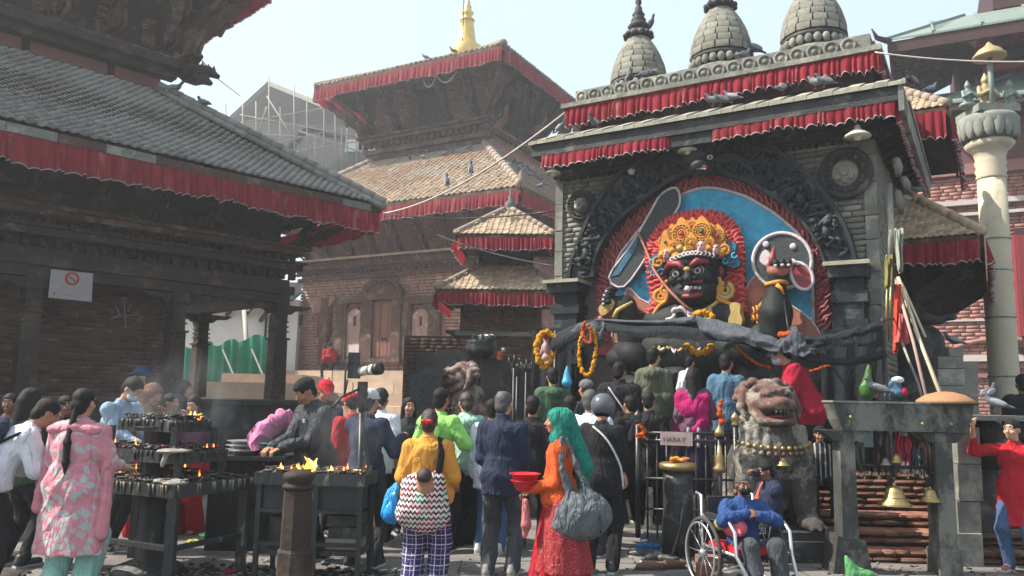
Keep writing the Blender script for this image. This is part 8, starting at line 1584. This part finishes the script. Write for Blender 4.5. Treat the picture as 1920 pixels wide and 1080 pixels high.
m1=MB();TB.box(m1,.06,.87,.56,.78,-.44,-.06);m1.build('fire_box',SOOT,tb);m1=MB();TB.box(m1,.02,.9,.2,.24,-.46,-.06);m1.build('shelf',SOOT,tb)
t=thing('scorched_canister',TB.pt(.22,.25,-.25),'blackened square canister on the shelf of the fire table','canister');m1=MB();TB.box(m1,.1,.32,.245,.5,-.4,-.12);m1.build('body',SOOT,t);m1=MB();m1.tube([TB.pt(.14,.5,-.25),TB.pt(.16,.56,-.25),TB.pt(.26,.56,-.25),TB.pt(.28,.5,-.25)],.01,6);m1.build('handle',IRON,t)
for k in range(3):t=MB();TB.box(t,.6+.02*(k%2),.88+.02*(k%2),.245+k*.095,.335+k*.095,-.4,-.1);o=t.build('stone_block',STONE_D if k else BIT,None,loc=TB.pt(.75,.245+k*.095,-.25));tag(o,('bottom','middle','top')[k]+' grey block of the stack on the fire table shelf','block')
used=[]
for k in range(400):
 u,w_=rs.uniform(.05,LB-.05),rs.uniform(-.46,-.04)
 if any((u-a)**2+(w_-b)**2<.06**2 for a,b in used):continue
 used.append((u,w_));lit=rs.random()<.22;lamp(TB.pt(u,ZB+rs.uniform(.005,.035),w_),lit,f'{"lit" if lit else "spent"} oil lamp on the tray of the fire table',f'{"lit" if lit else "spent"} lamps on the fire table tray',rs.uniform(.8,1.2))
 if len(used)>60:break
for k,(u,h_,n_)in enumerate(((.42,.14,4),(.12,.06,4),(.62,.08,3),(.8,.05,4),(.3,.06,3))):blaze(TB.pt(u,ZB+.01,-.2),h_,n_,('tallest fire in the middle of the fire table','low fire at the left end of the fire table','medium fire right of the tallest one on the table','low fire at the right end of the fire table','small fire left of the tallest one')[k],k+5)
def tray_litter(fr,parent,z,u0,u1,w0,w1,n,seed,hgt=.035):
 rr=np.random.default_rng(seed);V=[];Fq=[];mi=[]
 for i in range(n):
  u,w_=rr.uniform(u0,u1),rr.uniform(w0,w1);s_=rr.uniform(.012,.035);M_=A_(Matrix.Rotation(rr.uniform(0,6.3),3,'Z')@Matrix.Rotation(rr.uniform(-.8,.8),3,'X'));c=A_(fr.pt(u,z+rr.uniform(.002,hgt),w_)-wloc(parent))
  V.append((UBOX-.5)*A_((s_,s_*rr.uniform(.5,1),s_*.3))@M_.T+c);Fq.append(BOXF+i*8);mi+=[int(rr.choice(5,p=[.4,.25,.15,.12,.08]))]*6
 o=link_mesh('burnt_scraps',npmesh('burnt_scraps',np.concatenate(V),np.concatenate(Fq),[ASH,CLAY,BIT,WAX,C_DRED],mi),parent);o['kind']='stuff'
for i,(z,u0,u1,w0,w1)in enumerate(tiers):tray_litter(TA,ta,z,u0+.01,u1-.01,w0+.01,w1-.01,620,i+40,(.04,.05,.055)[i])
tray_litter(TB,tb,ZB,.02,LB-.02,-.48,-.02,600,50,.04)
bp=at(555,1000,6.1);bl2=thing('wooden_bollard',(bp.x,6.1,0),'dark turned wooden bollard in the foreground before the fire table','bollard');carv=MB();W_=.115
carv.lathe((bp.x,6.1,.84),[(.07,0),(.115,.01),(.12,.03),(.1,.045),(.085,.05),(.11,.075),(.12,.1),(.105,.125),(.05,.145),(0,.15)],20);carv.build('turned_top',DARK,bl2);m1=MB();m1.lathe((bp.x,6.1,0),[(W_*1.15,0),(W_*1.15,.4),(W_*1.0,.42),(W_*.92,.84)],8,smooth=False);m1.build('shaft',DARK,bl2)
t=thing('pink_cloth',at(512,800,8.3),'bunched pink cloth on the vendor table left of the charcoal jacket','cloth');sdf_obj('folds',[cap((-.14,0,-.12),(.1,0,.08),.1,.09,k=.06),cap((-.1,-.05,-.02),(.12,-.04,.14),.06,.04,k=.05),ell((-.12,0,-.18),(.12,.1,.07),k=.05)],.014,cloth('dusty pink cloth',(.55,.2,.35)),t,noise=(.04,19))
vt=thing('vendor_table',at(470,860,8.3),'dark low table of the vendor with bowls, behind the lamp stands','table');c0=at(400,850,8.3);c1=at(545,850,8.3);m1=MB();m1.frame_box((c0.x,8.1,.88),Vector((c1.x-c0.x,0,0)),Vector((0,.7,0)),Vector((0,0,.04)));m1.build('top',SOOT,vt);m1=MB();m1.frame_box((c0.x+.03,8.14,.0),Vector((c1.x-c0.x-.06,0,0)),Vector((0,.04,0)),Vector((0,0,.88)));m1.build('front_cloth',C['black'],vt)
def basin(p,r,h,m_,name,label,cat='bowl'):m1=MB();m1.lathe(p,[(r*.6,0),(r*.8,h*.5),(r,h),(r*1.06,h),(r*1.04,h*.93),(r*.94,h*.9),(r*.55,h*.12),(0,h*.1)],20);o=m1.build(name,m_,None,loc=Vector(p));tag(o,label,cat)
GRN=mat('green plastic bowl',(.01,.3,.13),rough=.35,sc=6,bump=0);REDB=mat('red plastic bowl',(.6,.01,.02),rough=.3,sc=6,bump=0)
p=at(512,846,8.25);basin((p.x,8.3,.92),.16,.13,GRN,'plastic_bowl','green plastic bowl on the vendor table below the pink cloth');p=at(455,846,8.2);basin((p.x,8.25,.92),.14,.05,CHR,'metal_plate','shallow metal plate on the vendor table','plate')
for k in range(3):p=at(458,820,8.5);basin((p.x,8.55,.92+.045*k),.2-.01*k,.04,CHR,'metal_plate',('bottom','middle','top')[k]+' one of the stacked metal trays on the vendor table','tray')
p=gnd(392,1018);basin((p.x,p.y,0),.1,.09,GRN,'plastic_bowl','small green plastic bowl on the ground between the stand and fire table')
t=thing('blue_bag_litter',gnd(272,1030),'crumpled blue plastic bag on the ground behind the lamp stand','bag');sdf_obj('bag',[ell((0,0,.05),(.09,.07,.06),k=.03),ell((.08,.02,.03),(.06,.05,.03),k=.03)],.011,BLUEB,t,noise=(.01,25));t=thing('yellow_wrapper',gnd(362,1022),'crushed yellow wrapper beside the green bowl','wrapper');sdf_obj('wrapper',[ell((0,0,.03),(.08,.05,.03))],.009,cloth('yellow green wrapper',(.4,.42,.08)),t,noise=(.008,35));t=thing('red_wrapper',gnd(430,1076),'crushed red and white wrapper at the bottom edge of the ground','wrapper');sdf_obj('wrapper',[ell((0,0,.02),(.07,.04,.025))],.009,C['maroon'],t,noise=(.008,35))
for k,(x,y,s_)in enumerate(((984,901,1.1),(984,914,1.02))):p=at(x,y,6.3);basin((p.x,p.y,p.z-.02),.105*s_,.075,REDB,'plastic_bowl',('upper','lower')[k]+' red plastic bowl held by the woman in orange')
pc_=at(672,700,7.3);cm=thing('camera',pc_,'black camera with long white lens mounted above the photographer','camera');LENSW=mat('off white lens barrel',(.62,.6,.55),rough=.4,sc=6,bump=0);CAMB=mat('black camera body',(.015,.015,.017),rough=.45,sc=12,bump=.001)
a=at(664,695,7.3);m1=MB();m1.box(a,(.1,.09,.14));m1.box(a+Vector((0,0,.09)),(.06,.08,.05));m1.build('camera_body',CAMB,cm);d=(at(712,690,7.15)-at(672,696,7.3));L_=d.length;d.normalize();q=at(672,697,7.3)
for(t0,t1,r_,m_,nm)in((0,.12,.045,CAMB,'lens_mount'),(.12,.55,.042,LENSW,'lens_barrel'),(.55,.62,.046,CAMB,'focus_ring'),(.62,.8,.05,LENSW,'lens_front'),(.8,1.02,.056,CAMB,'lens_hood')):m1=MB();m1.tube([q+d*L_*t0,q+d*L_*t1],r_,16);m1.build(nm,m_,cm)
m1=MB();m1.tube([a+Vector((0,-.02,.1)),at(660,668,7.3),at(648,690,7.25),at(646,740,7.25),at(652,712,7.3)],.01,5);m1.build('neck_strap',CAMB,cm)
m1=MB();m1.box(at(664,681,7.28)+Vector((0,0,.05)),(.09,.1,.09));m1.build('microphone',CAMB,cm)
tp=thing('tripod',(pc_.x,7.3,0),'black tripod with pan handle under the white lens camera','tripod');hd_=at(680,726,7.3);m1=MB();m1.box(hd_,(.08,.08,.1));m1.lathe(hd_+Vector((0,0,-.22)),[(.03,0),(.035,.1),(.05,.14),(.05,.18)],12);m1.build('head',CAMB,tp);m1=MB();m1.tube([hd_+Vector((0,0,-.2)),hd_+Vector((0,0,-.55))],.022,8);m1.build('centre_tube',CAMB,tp);m1=MB();m1.tube([hd_,at(640,745,7.1),at(622,765,7.0)],.011,7);m1.build('pan_handle',CAMB,tp)
for k,(x,y)in enumerate(((668,1076),(690,1048),(720,1060))):g0=gnd(x,y);m1=MB();m1.tube([hd_+Vector((0,0,-.28)),(hd_+Vector((0,0,-.28))).lerp(g0,.5),g0],[.022,.02,.013],8);m1.build('leg',CAMB,tp)
l2=at(880,682,11.2);L2=copy_tree(ln);L2.rotation_euler.z=R_(118);L2.scale=(.92,.92,.92);L2.location=(l2.x,11.2,l2.z-1.78*.92);tag(L2,'second guardian lion smeared red, head turned left, behind the mint jacket','statue')
for ch in L2.children:
 if ch.name.startswith('body')or ch.name.startswith('pedestal'):ch.data=ch.data.copy();ch.data.materials[0]=LNR if ch.name.startswith('body')else STONE_D
m1=MB();m1.ball((0,.55,1.57),(.08,.05,.06),10,6);m1.build('red_nose',RSEAT,L2,local=True)
bs_=thing('black_altar_block',at(860,680,12.4),'black covered altar block left of the stone shrine','altar')
for(x0,x1,y0,y1,dp)in((816,900,656,770,.8),(900,955,672,770,.7),(955,1020,700,770,.7)):a=at(x0,y1,12.2);b=at(x1,y0,12.2);m1=MB();m1.frame_box(Vector((a.x,12.2,0)),Vector((b.x-a.x-.01,0,0)),Vector((0,dp,0)),Vector((0,0,b.z)));m1.build('block',STONE_D,bs_)
pot=at(902,660,12.0);pt=thing('offering_pot',pot,'dark pot heaped with silver offerings on the black altar','pot');m1=MB();m1.lathe(pot,[(.1,-.1),(.2,-.02),(.24,.06),(.2,.13),(.24,.17),(.0,.17)],18);m1.build('pot',SOOT,pt)
rs=random.Random(2)
for k in range(14):m1=MB();q=rs.uniform(0,6.3);r_=rs.uniform(0,.17);m1.tube([pot+Vector((r_*math.cos(q),r_*math.sin(q),.17)),pot+Vector((r_*math.cos(q)+rs.uniform(-.08,.08),r_*math.sin(q),.26)),pot+Vector((r_*math.cos(q)*1.3,r_*math.sin(q),.22))],.018,5);m1.build('silver_leaf',CHR if k%3 else SOOT,pt)
t=thing('marigold_heap',at(940,668,11.9),'small red and white flower heap right of the offering pot','offering')
for k in range(7):m1=MB();m1.ball(at(936+rs.uniform(-5,8),664+rs.uniform(-10,8),11.9),.04,7,5);m1.build('flower',(MARO,TRIM,C_DRED)[k%3],t)
cc=at(798,730,10.6);t=thing('covered_cart',(cc.x,10.6,0),'small cart under a black cover behind the neon shirt','cart');m1=MB();a=at(766,760,10.6);b=at(830,704,10.6);m1.frame_box(Vector((a.x,10.6,.2)),Vector((b.x-a.x,0,0)),Vector((0,.5,0)),Vector((0,0,b.z-.2)));m1.build('cover',C['dgrey'],t);m1=MB();a2=at(782,704,10.6);m1.prism([Vector((a2.x,10.6,b.z)),Vector((a2.x+.08,10.6,b.z+.1)),Vector((b.x-.02,10.6,b.z+.1)),Vector((b.x+.05,10.6,b.z))],Vector((0,.45,0)));m1.build('lid',CAMB,t)
for k in range(2):
 m1=MB();m1.lathe((a.x+.12+k*.25,10.56,.2),[(0.0,0),(.18,0),(.18,.04),(0,.04)],16,axis=(0,1,0));m1.build('wheel',TYRE,t)
idl=thing('garlanded_idol',at(1022,655,11.3),'small pink idol ringed by a thick yellow garland at the left pillar','idol');io=A_(idl.location);ip=lambda x,y:A_(at(x,y,11.25))-io
sdf_obj('figure',[ell(ip(1024,652),(.05,.05,.1)),ell(ip(1024,636),(.04,.04,.05)),ell(ip(1024,670),(.06,.05,.06)),cap(ip(1020,672),ip(1030,690),.03),cap(ip(1018,648),ip(1014,664),.018),cap(ip(1030,648),ip(1033,662),.018)],.011,C_SKIN,idl);m1=MB();m1.ball(at(1024,630,11.22),(.06,.05,.045),10,6);m1.build('red_cap',RSEAT,idl)
garland([at(x,y,11.15)for x,y in((1026,622),(1012,630),(1007,655),(1010,678),(1020,690),(1031,676),(1040,655),(1040,632),(1026,622))],.05,MARI,'thick oval yellow garland around the small pink idol')
for k,x in enumerate((962,985,968)):p0_=at(x,745,10.9+.1*k);m1=MB();m1.tube([Vector((p0_.x,p0_.y,0)),at(x+2,690+8*k,10.9+.1*k)],.02,6);tr=at(x+2,690+8*k,10.9+.1*k);m1.tube([tr+Vector((-.07,0,.14)),tr+Vector((-.07,0,.03)),tr,tr+Vector((.07,0,.03)),tr+Vector((.07,0,.14))],.014,5);m1.tube([tr,tr+Vector((0,0,.18))],.014,5);o=m1.build('trident',METD,None,loc=Vector((p0_.x,p0_.y,0)));tag(o,('leftmost','rightmost','middle')[k]+' iron trident standing left of the shrine pillar','trident')
t=thing('blue_cone_bag',at(1063,705,10.6),'pale blue twisted plastic bag hanging by the left pillar','bag');sdf_obj('bag',[cap((0,0,-.08),(0,0,.12),.07,.015,k=.03)],.01,mat('pale blue plastic',(.1,.5,.75),rough=.4,bump=.008,trans=.3),t,noise=(.006,25))
for k,(x0,y0,x1,y1)in enumerate(((1430,715,1395,700),)):pass
PGM=mat('pigeon grey feathers',(.13,.14,.165),(.05,.055,.07),rough=.7,sc=30,amt=.7,bump=.002,rand=.3);PGW=mat('pale pigeon wing',(.3,.31,.33),(.16,.17,.19),rough=.7,sc=30,amt=.6,bump=.002,rand=.2)
V1,F1=sdf([ell((0,0,.11),(.05,.1,.055),rotx(R_(22)),k=.02),cap((0,.07,.14),(0,.1,.2),.032,.022,k=.02),ell((0,.115,.215),(.022,.028,.022),k=.01),cap((0,.135,.212),(0,.158,.205),.007,.003,k=.004),cap((0,-.08,.085),(0,-.19,.05),.026,.012,k=.02)],.011);PB=npmesh('body',V1,F1,PGM,smooth=True)
V1,F1=sdf([ell((.042,-.03,.115),(.014,.1,.035),rotx(R_(18)),k=.01)],.009);PW=npmesh('wing',V1,F1,PGW,smooth=True);V1,F1=sdf([ell((-.042,-.03,.115),(.014,.1,.035),rotx(R_(18)),k=.01)],.009);PW2=npmesh('wing',V1,F1,PGW,smooth=True)
m1=MB()
for s_ in(-1,1):m1.tube([(s_*.018,.0,.07),(s_*.018,.01,.0)],.004,5);m1.tube([(s_*.018,-.01,.003),(s_*.018,.03,.003)],.003,4)
PL_m=m1.mesh('legs',mat('pigeon legs',(.3,.08,.07),rough=.7,bump=0))
def pigeon(p,ang,label,group=None,s_=1.0,tilt=0):
 t=thing('pigeon',p,label,'pigeon',group,R_(ang));t.scale=(s_,)*3;t.rotation_euler=(R_(tilt),0,R_(ang));link_mesh('body',PB,t);link_mesh('wing',PW,t);link_mesh('wing',PW2,t);o=link_mesh('legs',PL_m,t);return t
def on_slope(px,py,P,N):return onpl(px,py,P,N)
rs=random.Random(17)
def slopeN(e0,e1,t0):n_=(Vector(e1)-Vector(e0)).cross(Vector(t0)-Vector(e0)).normalized();return n_ if n_.z>0 else-n_
N1=slopeN(E1[0],E1[1],T1[0]);LN=slopeN(LT.pt(EL,EZ,1.4),LT.pt(1.4,EZ,1.4),LT.pt(EL,7.7,-1.93))
for(x,y)in((768,300),(800,288),(806,282),(828,278),(845,284),(853,276),(880,280),(793,298),(864,270),(780,294),(835,292)):pigeon(on_slope(x,y,E1[0]+N1*.1,N1),rs.uniform(0,360),'pigeon resting on the front slope of the middle temple lower roof','pigeons on the middle temple front roof',1.05)
N2=slopeN(E1[1],E1[2],T1[1])
for k in range(24):f=rs.random();q=rs.uniform(.15,.75);p=(E1[1].lerp(E1[2],f*.55)).lerp(T1[1].lerp(T1[2],f*.55),q)+N2*.1;pigeon(p,rs.uniform(0,360),'pigeon in the dense flock on the shaded right slope of the middle temple','pigeons on the middle temple side roof',1.05)
for(x,y,Y_,a_,l_)in((325,178,15.9,-70,'pigeon on the left temple ridge, farther left of two'),(380,205,15.9,60,'pigeon on the left temple ridge, nearer the gap of sky')):p=at(x,y,Y_);pigeon(p,a_,l_,None,1.35)
for(x,y,Y_,a_,s_,l_)in((836,350,19,20,1.3,'pigeon perched on the cable before the middle temple roof, lower'),(882,328,18,10,1.3,'pigeon perched on the cable before the middle temple roof, upper')):pigeon(at(x,y,Y_),a_,l_,None,s_,35)
SHT=[((1052,250),.6,'pigeon at the far left end of the shrine eave'),((1112,238),.5,'pigeon hunched near the left end of the shrine eave'),((1338,200),.45,'pale pigeon of the trio on the middle of the shrine eave'),((1352,198),.5,'second pigeon of the trio on the shrine eave'),((1372,195),.4,'dark pigeon of the trio on the shrine eave'),((1530,164),.45,'left pigeon of the pair near the right end of the eave'),((1546,160),.5,'right pigeon of the pair near the right end of the eave'),((1468,176),.35,'lone dark pigeon tucked under the upper valance')]
for(x,y),w_,l_ in SHT:u,z=SH.uz(x,y,w_);pigeon(SH.pt(u,5.4+(.75-w_)*.44+.045,w_),rs.uniform(0,360),l_,None,.85)
for(x,y,l_)in((1180,150,'left pigeon at the foot of the left finial'),(1208,146,'middle pigeon at the foot of the left finial'),(1228,145,'right pigeon at the foot of the left finial'),(1395,110,'pigeon at the right foot of the middle finial')):u,z=SH.uz(x,y,.05);pigeon(SH.pt(u,6.325,.05),rs.uniform(0,360),l_,None,.85)
u,z=SH.uz(1222,60,-.7);pigeon(SH.pt(1.03+.2,6.46+.97*1.1,-.8),200,'pigeon sitting on the petal ring of the left finial',None,1.0);pigeon(SH.pt(2.39+.5,6.6+.13,-.75),100,'pigeon clinging to the right side of the middle finial',None,1.1)
for(x,y,Y_,a_,l_)in((1645,745,8.0,85,'pigeon with lowered head on the gate beam beside the green bag'),(1788,651,10.2,80,'pigeon feeding on top of the stacked stone pillar'),(1856,752,8.5,-60,'upper pigeon with spread tail on the ledge'),(1868,772,8.3,60,'lower pigeon on the ledge by the raised hand'),(1710,162,10.5,120,'pale pigeon on the cap of the upper side pagoda roof'),(1745,178,10.9,-80,'dark pigeon on the right of the upper side pagoda roof'),(1716,366,11.9,60,'pigeon on the ridge of the side pagoda')):pigeon(at(x,y,Y_),a_,l_,None,.85)
pigeon(E2[0].lerp(E2[1],.76)+Vector((0,.1,.12)),100,'pigeon on the upper roof of the middle temple by the pinnacle',None,1.2);pigeon(E2[0].lerp(E2[1],.62)+Vector((0,.1,.12)),80,'pigeon on the middle of the upper temple roof edge',None,1.2)
hz=bpy.data.materials.new('thin dusty air');hz.use_nodes=True;nt=hz.node_tree;nt.nodes.clear()
pv=nt.nodes.new('ShaderNodeVolumePrincipled');pv.inputs['Color'].default_value=(.93,.96,1,1);pv.inputs['Density'].default_value=.0026;pv.inputs['Anisotropy'].default_value=.35
mo_=nt.nodes.new('ShaderNodeOutputMaterial');nt.links.new(pv.outputs[0],mo_.inputs['Volume'])
mb=MB();mb.frame_box((-420,-60,-1.2),Vector((840,0,0)),Vector((0,600,0)),Vector((0,0,25.2)));o=mb.build('haze',hz);tag(o,kind='stuff')
def smoke(p,size,dens,label):
 M=bpy.data.materials.new('smoke');M.use_nodes=True;nt=M.node_tree;nt.nodes.clear();N=nt.nodes;L=nt.links
 pv=N.new('ShaderNodeVolumePrincipled');pv.inputs['Color'].default_value=(.85,.9,.97,1);pv.inputs['Anisotropy'].default_value=.3;mo_=N.new('ShaderNodeOutputMaterial');L.new(pv.outputs[0],mo_.inputs['Volume'])
 tc=N.new('ShaderNodeTexCoord');mp=N.new('ShaderNodeMapping');mp.inputs['Scale'].default_value=(2.2,2.2,1.1);no=N.new('ShaderNodeTexNoise');no.inputs['Scale'].default_value=1.6;no.inputs['Detail'].default_value=4;no.inputs['Distortion'].default_value=1.5
 L.new(tc.outputs['Object'],mp.inputs[0]);L.new(mp.outputs[0],no.inputs['Vector']);mr=N.new('ShaderNodeMapRange');mr.inputs[1].default_value=.48;mr.inputs[2].default_value=.72;L.new(no.outputs['Fac'],mr.inputs[0])
 ln_=N.new('ShaderNodeVectorMath');ln_.operation='LENGTH';dv=N.new('ShaderNodeVectorMath');dv.operation='DIVIDE';dv.inputs[1].default_value=size;L.new(tc.outputs['Object'],dv.inputs[0]);L.new(dv.outputs[0],ln_.inputs[0]);m2=N.new('ShaderNodeMapRange');m2.inputs[1].default_value=1;m2.inputs[2].default_value=.2;L.new(ln_.outputs['Value'],m2.inputs[0])
 mu=N.new('ShaderNodeMath');mu.operation='MULTIPLY';L.new(mr.outputs[0],mu.inputs[0]);L.new(m2.outputs[0],mu.inputs[1]);m3=N.new('ShaderNodeMath');m3.operation='MULTIPLY';m3.inputs[1].default_value=dens;L.new(mu.outputs[0],m3.inputs[0]);L.new(m3.outputs[0],pv.inputs['Density'])
 mb=MB();mb.ball(p,size,16,10);o=mb.build('smoke',M,None,loc=Vector(p));tag(o,label,'smoke',kind='stuff')
smoke(TB.pt(.75,1.35,-.25),(.5,.4,.7),1.0,'thin bluish smoke drifting over the fire table')
smoke(TA.pt(.55,1.45,-.7),(.7,.6,.55),.8,'thin bluish smoke drifting over the tiered lamp stand')
